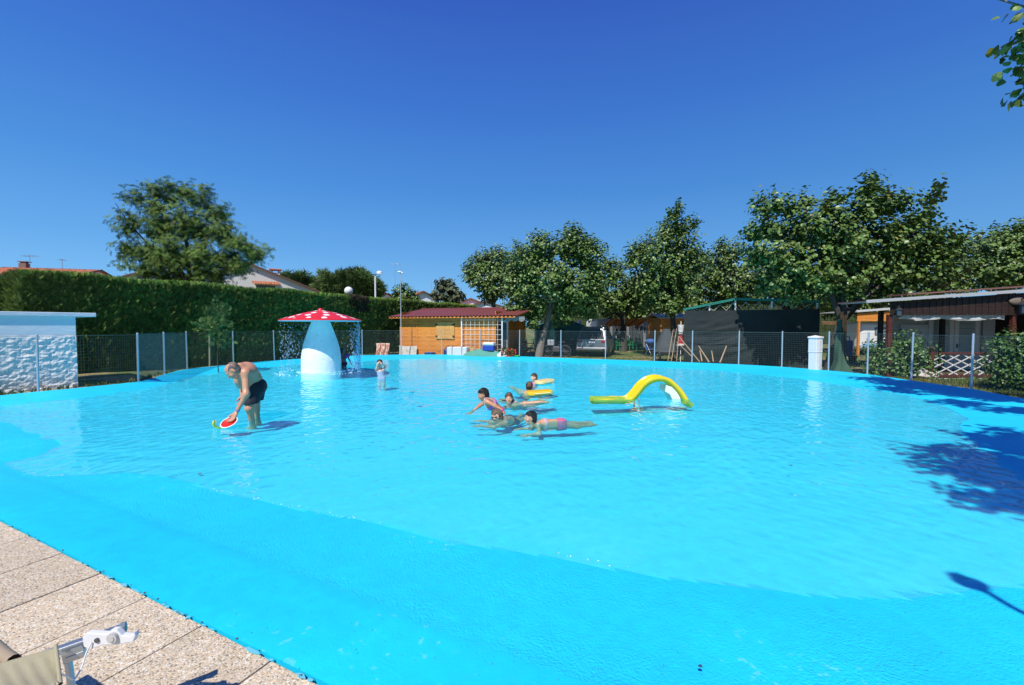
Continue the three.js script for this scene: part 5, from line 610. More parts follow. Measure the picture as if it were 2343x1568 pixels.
  { const p = at(1930, 800, 21), g = thing('pump_trolley', 'blue hand trolley standing in the gap between bungalow and shade net', 'trolley', V(p.x + 0.25, -0.25, p.z)); part('frame', [rod(V(-0.16, 0, 0), V(-0.16, 1.25, -0.2), 0.022), rod(V(0.16, 0, 0), V(0.16, 1.25, -0.2), 0.022), rod(V(-0.16, 1.25, -0.2), V(0.16, 1.25, -0.2), 0.022)], mat(0.02, 0.05, 0.3, 0.4), g); part('tank', rbox(0.3, 0.75, 0.22, 0, 0.72, -0.02, 0, 0, 0, 0.06), mat(0.02, 0.05, 0.32, 0.4), g); for (const s of [-1, 1]) part('wheel', put(new THREE.TorusGeometry(0.1, 0.03, 8, 18), s * 0.2, 0.12, -0.1, 0, Math.PI / 2, 0), blackish, g); }
  { const p = gp(1950, 826, -0.25), g = thing('black_bucket', 'black plastic bucket on the grass below the white caravan', 'bucket', p); part('pail', new THREE.LatheGeometry([[0.001, 0], [0.15, 0], [0.2, 0.26], [0.215, 0.27], [0.19, 0.27], [0.14, 0.02]].map(([r, y]) => new THREE.Vector2(r, y)), 20), blackish, g); part('handle', put(new THREE.TorusGeometry(0.2, 0.008, 6, 24, Math.PI), 0, 0.26, 0), steel, g); }
}
// houses behind the hedge
{
  const tileM = mat(0.5, 0.17, 0.09, 0.8, { map: tex(256, (x, y, n) => { const k = 0.75 + 0.35 * hash(Math.floor(x / 16), Math.floor(y / 32)); return [k, k * 0.95, k * 0.9]; }, 1.6, true) }), wallM = mat(0.64, 0.62, 0.58, 0.85), wallW = mat(0.74, 0.74, 0.74, 0.85), darkM = mat(0.04, 0.035, 0.03, 0.6);
  const pan = (w, d, nx = Math.round(w / 0.09)) => { const g = new THREE.PlaneGeometry(w, d, nx, Math.round(d / 0.35)), p = g.attributes.position, uv = g.attributes.uv; for (let i = 0; i < p.count; i++) { const x = p.getX(i), y = p.getY(i); p.setZ(i, 0.045 * Math.cos(x * 2 * Math.PI / 0.24) + 0.02 * (((y + 50) / 0.35) % 1)); uv.setXY(i, x, y); } g.computeVertexNormals(); return g.rotateX(-Math.PI / 2); };
  function house(name, label, foot, turn, W, D, eave, rise, o = {}) {   // gable walls at +-x... the ridge runs along local z
    const h = thing(name, label, 'house', foot, turn), s = new THREE.Shape(); [[-W / 2, 0], [-W / 2, eave], [0, eave + rise], [W / 2, eave], [W / 2, 0]].forEach(([x, y], i) => s[i ? 'lineTo' : 'moveTo'](x, y));
    part('wall', new THREE.ExtrudeGeometry(s, { depth: D, bevelEnabled: false }).translate(0, 0, -D), o.wall ?? wallM, h);
    const l = Math.hypot(W / 2 + 0.5, rise * (1 + 1 / W)), a = Math.atan2(rise, W / 2);
    for (const q of [-1, 1]) { part('roof', [put(pan(D + 0.7, l).rotateY(Math.PI / 2), q * (W / 4 + 0.16), eave + rise / 2 - 0.02, -D / 2, 0, 0, -q * a)], tileM, h); part('verge_board', beam(V(q * (W / 2 + 0.45), eave - 0.3 * rise / W * 2 + 0.03, 0.32), V(0, eave + rise + 0.02, 0.32), 0.14, 0.06), mat(0.14, 0.07, 0.05, 0.7), h); }
    for (const [x, y, w, hh, aw] of o.windows ?? []) { const f = part('window', box(w + 0.2, hh + 0.2, 0.06, x, y, 0.02), mat(0.12, 0.09, 0.07, 0.7), h); part('pane', box(w, hh, 0.04, x, y, 0.045), glassDark, f); if (aw) { part('window_awning', put(pan(w + 0.9, 0.75), x, y + hh / 2 + 0.35, 0.4, 0.42, 0, 0), tileM, h); } }
    for (const [x, y, z, w, hh, hood] of o.chimneys ?? []) { const c = part('chimney', rbox(w, hh, w, x, y + hh / 2, z, 0, 0, 0, 0.02), o.chimM ?? wallW, h); if (hood) { part('chimney_hood', [box(w + 0.35, 0.07, w + 0.35, x, y + hh + 0.32, z), put(pan(w + 0.5, w * 0.8), x, y + hh + 0.42, z, 0.25, 0, 0), ...[-1, 1].flatMap((i) => [-1, 1].map((j) => box(0.08, 0.3, 0.08, x + i * w * 0.4, y + hh + 0.15, z + j * w * 0.4)))], tileM, c); } else part('chimney_cap', [box(w + 0.12, 0.06, w + 0.12, x, y + hh + 0.14, z), box(w * 0.7, 0.14, w * 0.7, x, y + hh + 0.05, z)], mat(0.2, 0.14, 0.12, 0.8), c); }
    return h;
  }
  { const Z = 45, p = at(568, 700, Z), y = (v) => at(568, v, Z).y + 0.2; const h = house('gable_house', 'pale house with a wide gable, tiled hood over its window and a tiled chimney', V(p.x, -0.2, p.z), 0.56, 12.6, 9, y(661), y(603) - y(661), { windows: [[1.55, y(668), 1.5, 1.2, true], [-2.8, y(672), 2.4, 0.7, false]], chimneys: [[2.6, y(634), -2.0, 0.8, 0.75, true], [0.4, y(606), -3.5, 0.6, 0.5, false]] }); part('downpipe', [cyl(0.06, 0.06, 5, 6.15, 3, 0.1), tube([V(6.7, y(661) - 0.1, 0.2), V(6.4, y(661) - 0.35, 0.15), V(6.15, y(661) - 0.6, 0.1)], 0.05, 10, 8)], mat(0.5, 0.42, 0.38, 0.6), h); }
  { const Z = 42, p = at(225, 700, Z), y = (v) => at(225, v, Z).y + 0.2; house('tiled_house', 'low house whose red tiled roof shows above the hedge at the left', V(p.x, -0.2, p.z), Math.PI / 2 + 0.28, 7, 6.5, y(640), y(619) - y(640), { chimneys: [[0.3, y(622), -5.6, 0.55, 0.6, false]], chimM: mat(0.2, 0.13, 0.11, 0.8) }); }
  { const Z = 40, p = at(340, 700, Z), y = (v) => at(340, v, Z).y + 0.2; house('tiled_house', 'white walled house with red roof, mostly hidden behind the feathery tree', V(p.x, -0.2, p.z), 0.5, 4.5, 6, y(643), y(620) - y(643), { wall: wallW }); }
  { const Z = 60, p = at(883, 710, Z), y = (v) => at(883, v, Z).y + 0.2; house('tiled_house', 'distant red roofed house just right of the white street lamp', V(p.x, -0.2, p.z), Math.PI / 2 - 0.2, 6, 4.2, y(684), y(672) - y(684), { wall: wallW }); }
  { const Z = 58, p = at(968, 710, Z), y = (v) => at(968, v, Z).y + 0.2; house('tiled_house', 'distant white house with red roof, left of the grey green tree', V(p.x, -0.2, p.z), 0.5, 3.4, 4, y(682), y(668) - y(682), { wall: wallW }); }
  { const Z = 66, p = at(1076, 715, Z), y = (v) => at(1076, v, Z).y + 0.2; house('tiled_house', 'distant house with a white chimney, left of the dark tree behind the cabin', V(p.x, -0.2, p.z), 0.3, 3.2, 5, y(693), y(684) - y(693), { wall: wallW, chimneys: [[1.5, y(690), -1, 0.4, 0.5, false]] }); }
  { const Z = 62, p = at(1110, 715, Z), y = (v) => at(1110, v, Z).y + 0.2; house('tiled_house', 'furthest low white house glimpsed over the maroon cabin roof', V(p.x, -0.2, p.z), 0.2, 4.6, 4, y(702), y(690) - y(702), { wall: wallW }); }
  const aerial = (label, x, y, Z, h, w) => { const p = at(x, y, Z), g = thing('tv_aerial', label, 'aerial', V(p.x, p.y - h, p.z)); part('mast', cyl(0.02, 0.025, h, 0, h / 2, 0), steel, g); part('boom', rod(V(-w / 2, h - 0.1, 0), V(w / 2, h - 0.16, 0), 0.018), steel, g); part('elements', [0, 1, 2, 3, 4].map((k) => rod(V(-w / 2 + k * w / 4, h - 0.12, -0.25), V(-w / 2 + k * w / 4, h - 0.12, 0.25), 0.012)), steel, g); };
  aerial('wide television aerial above the hedge at far left', 67, 583, 40, 3.4, 1.1); aerial('smaller aerial beside the chimney of the left tiled roof', 141, 592, 41, 2.0, 0.35); aerial('low short aerial at the far left, below the wide one', 52, 611, 42, 1.4, 0.6); aerial('thin aerial far away, between street lamp and mast', 903, 602, 60, 6, 1.1); aerial('faint distant aerial above the grey green tree', 986, 641, 66, 4, 0.5);
}

// ---------- people: one continuous skin each, meshed from a distance field ----------
function surface(fn, lo, hi, cell) {   // surface nets
  const nx = Math.ceil((hi.x - lo.x) / cell) + 2, ny = Math.ceil((hi.y - lo.y) / cell) + 2, nz = Math.ceil((hi.z - lo.z) / cell) + 2, F = new Float32Array(nx * ny * nz), at3 = (i, j, k) => (k * ny + j) * nx + i;
  for (let k = 0; k < nz; k++) for (let j = 0; j < ny; j++) for (let i = 0; i < nx; i++) F[at3(i, j, k)] = fn(lo.x + i * cell, lo.y + j * cell, lo.z + k * cell);
  const id = new Int32Array(nx * ny * nz).fill(-1), pos = [], idx = [], E = [[0, 1], [2, 3], [4, 5], [6, 7], [0, 2], [1, 3], [4, 6], [5, 7], [0, 4], [1, 5], [2, 6], [3, 7]], c = new Float32Array(8);
  for (let k = 0; k < nz - 1; k++) for (let j = 0; j < ny - 1; j++) for (let i = 0; i < nx - 1; i++) {
    let m = 0; for (let q = 0; q < 8; q++) { c[q] = F[at3(i + (q & 1), j + (q >> 1 & 1), k + (q >> 2))]; if (c[q] < 0) m++; }
    if (!m || m === 8) continue; let x = 0, y = 0, z = 0, n = 0;
    for (const [a, b] of E) if ((c[a] < 0) !== (c[b] < 0)) { const t = c[a] / (c[a] - c[b]); x += (a & 1) + t * ((b & 1) - (a & 1)); y += (a >> 1 & 1) + t * ((b >> 1 & 1) - (a >> 1 & 1)); z += (a >> 2) + t * ((b >> 2) - (a >> 2)); n++; }
    id[at3(i, j, k)] = pos.length / 3; pos.push(lo.x + (i + x / n) * cell, lo.y + (j + y / n) * cell, lo.z + (k + z / n) * cell);
  }
  const quad = (a, b, d, e, flip) => { if (a < 0 || b < 0 || d < 0 || e < 0) return; flip ? idx.push(a, d, b, a, e, d) : idx.push(a, b, d, a, d, e); };
  for (let k = 1; k < nz - 1; k++) for (let j = 1; j < ny - 1; j++) for (let i = 1; i < nx - 1; i++) {
    const s = F[at3(i, j, k)] < 0;
    if (s !== F[at3(i + 1, j, k)] < 0) quad(id[at3(i, j - 1, k - 1)], id[at3(i, j, k - 1)], id[at3(i, j, k)], id[at3(i, j - 1, k)], !s);
    if (s !== F[at3(i, j + 1, k)] < 0) quad(id[at3(i - 1, j, k - 1)], id[at3(i - 1, j, k)], id[at3(i, j, k)], id[at3(i, j, k - 1)], !s);
    if (s !== F[at3(i, j, k + 1)] < 0) quad(id[at3(i - 1, j - 1, k)], id[at3(i, j - 1, k)], id[at3(i, j, k)], id[at3(i - 1, j, k)], !s);
  }
  const g = new THREE.BufferGeometry(); g.setAttribute('position', new THREE.Float32BufferAttribute(pos, 3)); g.setIndex(idx); g.computeVertexNormals(); return g;
}
const smin = (a, b, k) => { const h = Math.max(k - Math.abs(a - b), 0) / k; return Math.min(a, b) - h * h * k * 0.25; };
function boneField(bones, k) {   // [a, b, ra, rb, squash?] tapered capsules, smoothly joined
  const B = bones.map(([a, b, ra, rb]) => { const d = b.clone().sub(a); return [a.x, a.y, a.z, d.x, d.y, d.z, Math.max(d.lengthSq(), 1e-8), ra, rb]; });
  return (x, y, z) => { let s = 9; for (const b of B) { const px = x - b[0], py = y - b[1], pz = z - b[2], h = Math.min(1, Math.max(0, (px * b[3] + py * b[4] + pz * b[5]) / b[6])), dx = px - b[3] * h, dy = py - b[4] * h, dz = pz - b[5] * h, d = Math.sqrt(dx * dx + dy * dy + dz * dz) - b[7] - (b[8] - b[7]) * h; s = smin(s, d, k); } return s; };
}
function boundsOf(bones, pad) { const lo = V(1e9, 1e9, 1e9), hi = V(-1e9, -1e9, -1e9); for (const [a, b, ra, rb] of bones) for (const [p, r] of [[a, ra], [b, rb]]) { lo.min(p.clone().addScalar(-r - pad)); hi.max(p.clone().addScalar(r + pad)); } return [lo, hi]; }
const basis = (fwd, up) => { const z = fwd.clone().normalize(), x = up.clone().cross(z).normalize(), y = z.clone().cross(x); return new THREE.Matrix4().makeBasis(x, y, z); };
const ell = (x, y, z, cx, cy, cz, rx, ry, rz) => { const a = (x - cx) / rx, b = (y - cy) / ry, c = (z - cz) / rz, l = Math.sqrt(a * a + b * b + c * c); return (l - 1) * Math.min(rx, ry, rz); };
const cap3 = (x, y, z, a, b, ra, rb) => { const dx = b[0] - a[0], dy = b[1] - a[1], dz = b[2] - a[2], h = clamp(((x - a[0]) * dx + (y - a[1]) * dy + (z - a[2]) * dz) / (dx * dx + dy * dy + dz * dz), 0, 1); return Math.hypot(x - a[0] - dx * h, y - a[1] - dy * h, z - a[2] - dz * h) - lerp(ra, rb, h); };
function headField(x, y, z) {
  let d = ell(x, y, z, 0, 0.032, -0.012, 0.074, 0.083, 0.094); d = smin(d, ell(x, y, z, 0, -0.03, 0.024, 0.058, 0.078, 0.066), 0.03); d = smin(d, cap3(x, y, z, [-0.012, -0.093, 0.05], [0.012, -0.093, 0.05], 0.024, 0.024), 0.03);
  d = smin(d, cap3(x, y, z, [0, 0.008, 0.086], [0, -0.03, 0.106], 0.008, 0.0125), 0.014); d = smin(d, cap3(x, y, z, [-0.034, 0.02, 0.074], [0.034, 0.02, 0.074], 0.013, 0.013), 0.015);
  for (const s of [-1, 1]) { d = Math.max(d, -(Math.hypot(x - s * 0.03, y - 0.0, z - 0.1) - 0.013)); d = smin(d, ell(x, y, z, s * 0.046, -0.03, 0.058, 0.022, 0.026, 0.022), 0.02); d = smin(d, ell(x, y, z, s * 0.077, -0.008, -0.008, 0.009, 0.032, 0.019), 0.008); }
  d = smin(d, cap3(x, y, z, [-0.02, -0.06, 0.083], [0.02, -0.06, 0.083], 0.0075, 0.0075), 0.008); return smin(d, cap3(x, y, z, [0, -0.05, -0.02], [0, -0.15, -0.035], 0.047, 0.05), 0.03);
}
// hand: palm and five unequal fingers, each with knuckle bends; side +1 puts the thumb on local +x; local +y runs to the finger tips, the palm faces +z
function handBones(side, curl) {
  const B = [[V(-0.026, 0.02, 0), V(-0.03, 0.082, 0), 0.017, 0.014], [V(-0.006, 0.02, 0), V(-0.01, 0.088, 0), 0.018, 0.0145], [V(0.014, 0.02, 0), V(0.011, 0.088, 0), 0.018, 0.0145], [V(0.026, 0.024, 0), V(0.031, 0.082, 0), 0.017, 0.0135], [V(0, -0.02, 0), V(0, 0.03, 0), 0.025, 0.026]];
  for (const [x, y, l] of [[-0.032, 0.084, 0.062], [-0.011, 0.09, 0.074], [0.011, 0.09, 0.08], [0.031, 0.084, 0.07]]) { let p = V(x, y, 0), a = curl * 0.5; for (let s = 0; s < 3; s++) { const L = l * [0.45, 0.32, 0.25][s], n = p.clone().add(V(x * 0.12, Math.cos(a) * L, Math.sin(a) * L)); B.push([p, n, 0.0095 - s * 0.0012, 0.0085 - s * 0.0012]); p = n; a += curl * 0.75; } }
  const t0 = V(0.03, 0.025, 0.004), t1 = V(0.054, 0.055, 0.018), t2 = V(0.064, 0.085, 0.028 + 0.01 * curl); B.push([t0, t1, 0.014, 0.0115], [t1, t2, 0.011, 0.009]);
  return side < 0 ? B.map(([a, b, r, q]) => [a.clone().setX(-a.x), b.clone().setX(-b.x), r, q]) : B;
}
function person(name, label, group, base, spec) {   // spec in world metres; everything is moved to the base
  const g = thing(name, label, 'person', base, 0, group), M = new THREE.Matrix4(), L = (v) => v.clone().sub(base);
  const bones = spec.bones.map(([a, b, ra, rb]) => [L(a), L(b), ra, rb]), f = boneField(bones, spec.blend ?? 0.05), [lo, hi] = boundsOf(bones, 0.03), skins = [surface(f, lo, hi, spec.cell ?? 0.014)];
  const H = spec.head, hm = basis(H.fwd, H.up ?? V(0, 1, 0)).scale(V(H.s, H.s, H.s)).setPosition(L(H.at)), hg = surface(headField, V(-0.1, -0.2, -0.13), V(0.1, 0.14, 0.14), 0.0062); skins.push(hg.applyMatrix4(hm));
  for (const h of spec.hands ?? []) { const B = handBones(h.side, h.curl ?? 0.5), hb = boundsOf(B, 0.012), y = h.dir.clone().normalize(), z = h.palm.clone().addScaledVector(y, -h.palm.dot(y)).normalize(), x = y.clone().cross(z), s = h.s ?? 1; skins.push(surface(boneField(B, 0.012), hb[0], hb[1], 0.0042).applyMatrix4(new THREE.Matrix4().makeBasis(x, y, z).scale(V(s, s, s)).setPosition(L(h.at)))); }
  const col = spec.skin; part('body', skins, phys(...col, 0.42, { sheen: 0 }), g);
  // hair hugs the skull; cut by the hairline
  const hair = H.hair ?? {}; if (hair.col) { const th = hair.thick ?? 0.014; const hf = (x, y, z) => { let d = ell(x, y, z, 0, 0.034, -0.014, 0.074 + th, 0.083 + th, 0.094 + th); d = smin(d, ell(x, y, z, 0, -0.02, -0.035, 0.066 + th, 0.07, 0.062 + th), 0.03); for (const t of hair.tails ?? []) d = smin(d, cap3(x, y, z, ...t), 0.02);
      const line = hair.line ?? 0.028, cut = Math.max(line - 0.0 - (y + (z > 0 ? -0.12 * z : 0.0)) , z - 0.075) ; const front = z > -0.005 ? Math.max((line + z * 0.4) - y, 0) : 0; const low = (hair.low ?? -0.075) - y; void cut; d = Math.max(d, front * 0.8); d = hair.tails?.length ? d : Math.max(d, low); if (hair.bald) d = Math.max(d, hair.bald - Math.hypot(x, (y - 0.11) * 1.0, (z - 0.055) * 0.8)); const wave = 0.0025 * Math.sin(x * 260 + z * 40 * Math.sin(y * 40)); return d + wave; };
    const hlo = V(-0.13, hair.tails ? -0.34 : -0.12, -0.24), hhi = V(0.13, 0.15, 0.14); part('hair', surface(hf, hlo, hhi, 0.0062).applyMatrix4(hm), mat(...hair.col, hair.rough ?? 0.35), g); }
  const eyeM = [mat(0.65, 0.62, 0.6, 0.2), mat(0.03, 0.02, 0.015, 0.15)];
  for (const s of [-1, 1]) { const e = part('eye', ball(0.0105, s * 0.03, 0.0, 0.083, 1, 0.8, 1, 14).applyMatrix4(hm), eyeM[0], g); part('iris', ball(0.0062, s * 0.03, 0.0, 0.0895, 1, 1, 0.6, 10).applyMatrix4(hm), eyeM[1], e); part('eyebrow', tube([V(s * 0.014, 0.022, 0.088), V(s * 0.032, 0.026, 0.085), V(s * 0.05, 0.02, 0.074)], 0.0035, 8, 5).applyMatrix4(hm), mat(...(hair.col ?? [0.05, 0.035, 0.025]), 0.7), g); }
  part('lips', [put(new THREE.SphereGeometry(1, 12, 8).scale(0.021, 0.0045, 0.006), 0, -0.0565, 0.09), put(new THREE.SphereGeometry(1, 12, 8).scale(0.018, 0.005, 0.006), 0, -0.0645, 0.089)].map((q) => q.applyMatrix4(hm)), mat(col[0] * 0.9, col[1] * 0.55, col[2] * 0.55, 0.35), g);
  // clothing: the body grown a little, cut by planes [point, normal] (kept where all are negative)
  for (const c of spec.clothes ?? []) { const cut = c.planes.map(([p, n]) => [L(p), n.clone().normalize()]), cb = (c.bones ?? spec.bones).map(([a, b, ra, rb]) => [L(a), L(b), ra, rb]), cf = boneField(cb, c.blend ?? spec.blend ?? 0.05), q = V(), fn = (x, y, z) => { let d = cf(x, y, z) - c.grow - (c.folds ?? 0) * Math.sin(x * 37 + y * 16) * Math.sin(z * 31 + y * 9); for (const [p, n] of cut) { q.set(x, y, z).sub(p); d = Math.max(d, q.dot(n)); } return d; }; const [a, b] = boundsOf(cb, 0.05); part(c.name, surface(fn, a, b, c.cell ?? 0.012), c.mat, g); }
  return { g, hm, L };
}
const SKIN = { tan: [0.6, 0.31, 0.19], pale: [0.68, 0.42, 0.31], brown: [0.52, 0.235, 0.125], dark: [0.25, 0.11, 0.065] };
const fabric = (r, g, b) => mat(r, g, b, 0.75);
// the bending man
{
  const Zc = 7.75, q = (u, v, Z = Zc) => at(468.4 + 0.1307 * u, 805 + 0.1307 * v, Z), foot = gp(573, 957, WATER), base = V(foot.x, -0.36, foot.z);
  const neck = q(610, 275, 7.4), chest = q(720, 350, 7.55), mid = q(800, 470, 7.68), pelvis = q(885, 610, 7.78), shN = q(705, 375, 7.36), shF = q(620, 320, 7.72), elN = q(718, 745, 7.24), wrN = q(560, 1035, 7.18), hiN = q(868, 650, 7.68), hiF = q(900, 640, 7.92), knN = q(775, 985, 7.55), knF = q(885, 985, 8.0), anN = q(845, 1330, 7.72), anF = q(935, 1330, 8.06), elF = q(640, 600, 7.86), wrF = q(655, 770, 7.7);
  anN.y = -0.28; anF.y = -0.28; const red = [-0.9, -0.2, 0.35];
  const bones = [[pelvis, mid, 0.155, 0.15], [mid, chest, 0.155, 0.165], [chest, neck, 0.15, 0.065], [shN, chest, 0.075, 0.12], [shF, chest, 0.075, 0.12], [chest.clone().add(V(-0.1, -0.14, 0)), mid.clone().add(V(-0.13, -0.06, 0)), 0.1, 0.12], [mid.clone().add(V(-0.12, -0.05, 0)), pelvis.clone().add(V(-0.07, 0, 0)), 0.12, 0.12],
    [shN, elN, 0.062, 0.046], [elN, wrN, 0.045, 0.031], [shF, elF, 0.06, 0.045], [elF, wrF, 0.044, 0.03], [hiN, knN, 0.098, 0.064], [knN, anN, 0.06, 0.04], [hiF, knF, 0.098, 0.064], [knF, anF, 0.06, 0.04], [anN, anN.clone().add(V(-0.17, -0.04, 0.04)), 0.042, 0.026], [anF, anF.clone().add(V(-0.17, -0.04, 0.04)), 0.042, 0.026], [hiN, pelvis, 0.115, 0.13], [hiF, pelvis, 0.115, 0.13], [neck, q(540, 310, 7.3), 0.062, 0.06]];
  const hd = q(488, 335, 7.27), hand = q(545, 1065, 7.17), hDir = q(478, 1190, 7.12).sub(hand);
  const { g } = person('person', 'balding man in black swim shorts wading and bending down over a red dish', null, base, { bones, blend: 0.06, cell: 0.013, skin: [0.56, 0.27, 0.155], head: { at: hd, fwd: V(-0.55, -0.82, 0.42), up: V(-0.62, 0.72, 0.34), s: 1.12, hair: { col: [0.14, 0.115, 0.1], thick: 0.006, line: 0.03, bald: 0.088, rough: 0.6 } },
    hands: [{ at: hand, dir: hDir, palm: V(-0.25, -0.6, 0.4), side: 1, curl: 0.55, s: 1.15 }, { at: wrF, dir: V(-0.2, -1, 0.1), palm: V(-1, 0, 0), side: -1, curl: 0.6, s: 1.1 }],
    clothes: [{ name: 'swim_shorts', grow: 0.016, folds: 0.005, mat: fabric(0.012, 0.012, 0.018), bones: bones.filter((b) => [pelvis, hiN, hiF].includes(b[0]) && b[1] !== mid || (b[0] === pelvis)).concat([[hiN, hiN.clone().lerp(knN, 0.72), 0.118, 0.102], [hiF, hiF.clone().lerp(knF, 0.72), 0.118, 0.102]]), planes: [[q(880, 585, 7.7), V(-0.72, 0.69, 0)], [q(850, 893, 7.7), V(0.05, -1, 0)]] }] });
  void red; const L = (v) => v.clone().sub(base), wd = wrN.clone().sub(elN).normalize();
  const br = part('wristband', put(new THREE.TorusGeometry(0.037, 0.008, 8, 24), 0, 0, 0), mat(0.12, 0.25, 0.6, 0.5), g); br.position.copy(L(wrN.clone().addScaledVector(wd, -0.01))); br.quaternion.setFromUnitVectors(V(0, 0, 1), wd);
  { const p = L(q(825, 868, 7.56)); part('shorts_mark', rbox(0.05, 0.008, 0.01, p.x, p.y, p.z + 0.0), mat(0.7, 0.7, 0.7, 0.6), g); }
  // the dish in his hand
  const c = q(425, 1240, 7.08), d = thing('red_dish', 'shallow red dish with white edge held by the bending man at the water', 'dish', V(c.x, c.y, c.z)); d.rotation.set(0.62, 0.0, 0.12);
  part('bowl', new THREE.LatheGeometry([[0.001, -0.012], [0.105, -0.01], [0.118, 0.006]].map(([r, y]) => new THREE.Vector2(r, y)), 40).scale(1.05, 1, 0.95), mat(0.62, 0.018, 0.008, 0.4), d); part('rim', put(new THREE.TorusGeometry(0.122, 0.009, 8, 44), 0, 0.008, 0, Math.PI / 2).scale(1.05, 1, 0.95), mat(0.78, 0.76, 0.74, 0.4), d);
  const e = q(258, 1260, 7.08), y = thing('yellow_ring', 'yellow and white toy ring showing behind the left edge of the red dish', 'toy', e); y.rotation.set(0.5, 0.3, 0.9); part('ring_body', put(new THREE.TorusGeometry(0.085, 0.02, 10, 30, 3.6), 0, 0, 0, 0, 0, 1.3), mat(0.85, 0.68, 0.05, 0.4), y); part('white_edge', put(new THREE.TorusGeometry(0.055, 0.008, 8, 30, 3.6), 0, 0, 0.006, 0, 0, 1.3), mat(0.75, 0.75, 0.7, 0.4), y);
}
// small bodies that swim; len is the height of the child
function childBones(neck, hip, o) {   // neck and hip joints, then optional limbs
  const up = neck.clone().sub(hip).normalize(), side = o.side.clone().normalize(), k = o.k ?? 1, ch = hip.clone().lerp(neck, 0.66), shW = 0.125 * k, B = [[hip, ch, 0.088 * k, 0.098 * k], [ch, neck, 0.09 * k, 0.042 * k]];
  const sh = [-1, 1].map((s) => neck.clone().addScaledVector(up, -0.055 * k).addScaledVector(side, s * shW)), hp = [-1, 1].map((s) => hip.clone().addScaledVector(side, s * 0.062 * k));
  sh.forEach((s, i) => { B.push([s, ch, 0.042 * k, 0.075 * k]); const [e, w] = o.arms[i]; B.push([s, e, 0.038 * k, 0.03 * k], [e, w, 0.03 * k, 0.021 * k]); });
  hp.forEach((h, i) => { const [kn, an] = o.legs[i]; B.push([h, kn, 0.064 * k, 0.043 * k], [kn, an, 0.042 * k, 0.027 * k]); const d = o.toes ?? V(0, 0, 0.08); B.push([an, an.clone().addScaledVector(d, k), 0.028 * k, 0.018 * k]); });
  return B;
}
const wetDark = [0.018, 0.013, 0.01], wetBrown = [0.045, 0.028, 0.018];
// girl in a pink bikini leaning forward
{
  const Z = 8.5, q = (u, v, z = Z) => at(1024.7 + 0.1125 * u, 841.7 + 0.1125 * v, z), hd = q(712, 545, 8.42), neck = q(775, 640, 8.45), hip = q(1040, 890, 8.6), base = V(hip.x, -0.62, hip.z);
  const el0 = q(655, 760, 8.7), wr0 = q(485, 900, 8.66), el1 = q(950, 770, 8.22), wr1 = q(1110, 872, 8.16), kn = [hip.clone().add(V(-0.16, -0.24, 0.06)), hip.clone().add(V(-0.12, -0.25, -0.1))], an = [hip.clone().add(V(0.05, -0.46, 0.06)), hip.clone().add(V(0.1, -0.46, -0.1))];
  const side = V(-0.15, 0.1, 1), bones = childBones(neck, hip, { side, k: 1.1, arms: [[el0, wr0], [el1, wr1]], legs: [[kn[1], an[1]], [kn[0], an[0]]], toes: V(-0.1, -0.02, 0) });
  const ch = hip.clone().lerp(neck, 0.62), ax = neck.clone().sub(hip).normalize(), core = bones.slice(0, 2).concat(bones.filter((b) => b[1] !== el0 && b[1] !== el1 && b[1] !== wr0 && b[1] !== wr1 && b[0].distanceTo(neck) < 0.25));
  const { g } = person('person', 'girl in a pink and white bikini leaning forward with one arm in the water', 'children in the pool', base, { bones, cell: 0.011, blend: 0.045, skin: SKIN.brown, head: { at: hd, fwd: V(-0.95, -0.22, 0.25), s: 0.98, hair: { col: wetDark, line: 0.02, tails: [[[0, -0.03, -0.07], [0.0, -0.13, -0.075], 0.05, 0.026], [[0, -0.12, -0.07], [-0.02, -0.2, -0.06], 0.026, 0.008]] } },
    hands: [{ at: wr0, dir: V(-0.9, -0.25, 0.1), palm: V(-0.2, -0.9, 0), side: 1, curl: 0.25, s: 0.8 }, { at: wr1, dir: V(0.7, -0.75, 0), palm: V(-0.7, -0.6, 0), side: -1, curl: 0.4, s: 0.8 }],
    clothes: [{ name: 'bikini_top', bones: core, grow: 0.007, mat: fabric(0.5, 0.16, 0.5), planes: [[ch.clone().addScaledVector(ax, 0.035), ax], [ch.clone().addScaledVector(ax, -0.05), ax.clone().negate()]] }, { name: 'bikini_bottom', bones: bones.slice(0, 1).concat(bones.filter((b) => kn.includes(b[1]))), grow: 0.007, mat: fabric(0.62, 0.05, 0.25), planes: [[hip.clone().addScaledVector(ax, 0.05), ax], [hip.clone().addScaledVector(ax, -0.1), ax.clone().negate()]] }] });
  const L = (v) => v.clone().sub(base), sh1 = neck.clone().addScaledVector(ax, -0.055).addScaledVector(side.clone().normalize(), 0.1375), toB = (f, o) => sh1.clone().addScaledVector(ax, f).add(o);
  part('strap', [tube([toB(-0.13, V(-0.07, -0.06, 0.03)), toB(-0.05, V(-0.075, 0.0, 0.03)), toB(0.0, V(-0.03, 0.055, -0.01)), toB(-0.04, V(0.05, 0.07, -0.03)), toB(-0.12, V(0.09, 0.04, -0.02))].map(L), 0.007, 24, 6)], mat(0.72, 0.62, 0.68, 0.7), g);
  const wb = part('wristband', put(new THREE.TorusGeometry(0.03, 0.014, 8, 20), 0, 0, 0), mat(0.75, 0.06, 0.3, 0.5), g); wb.position.copy(L(wr1)); wb.quaternion.setFromUnitVectors(V(0, 0, 1), wr1.clone().sub(el1).normalize());
}
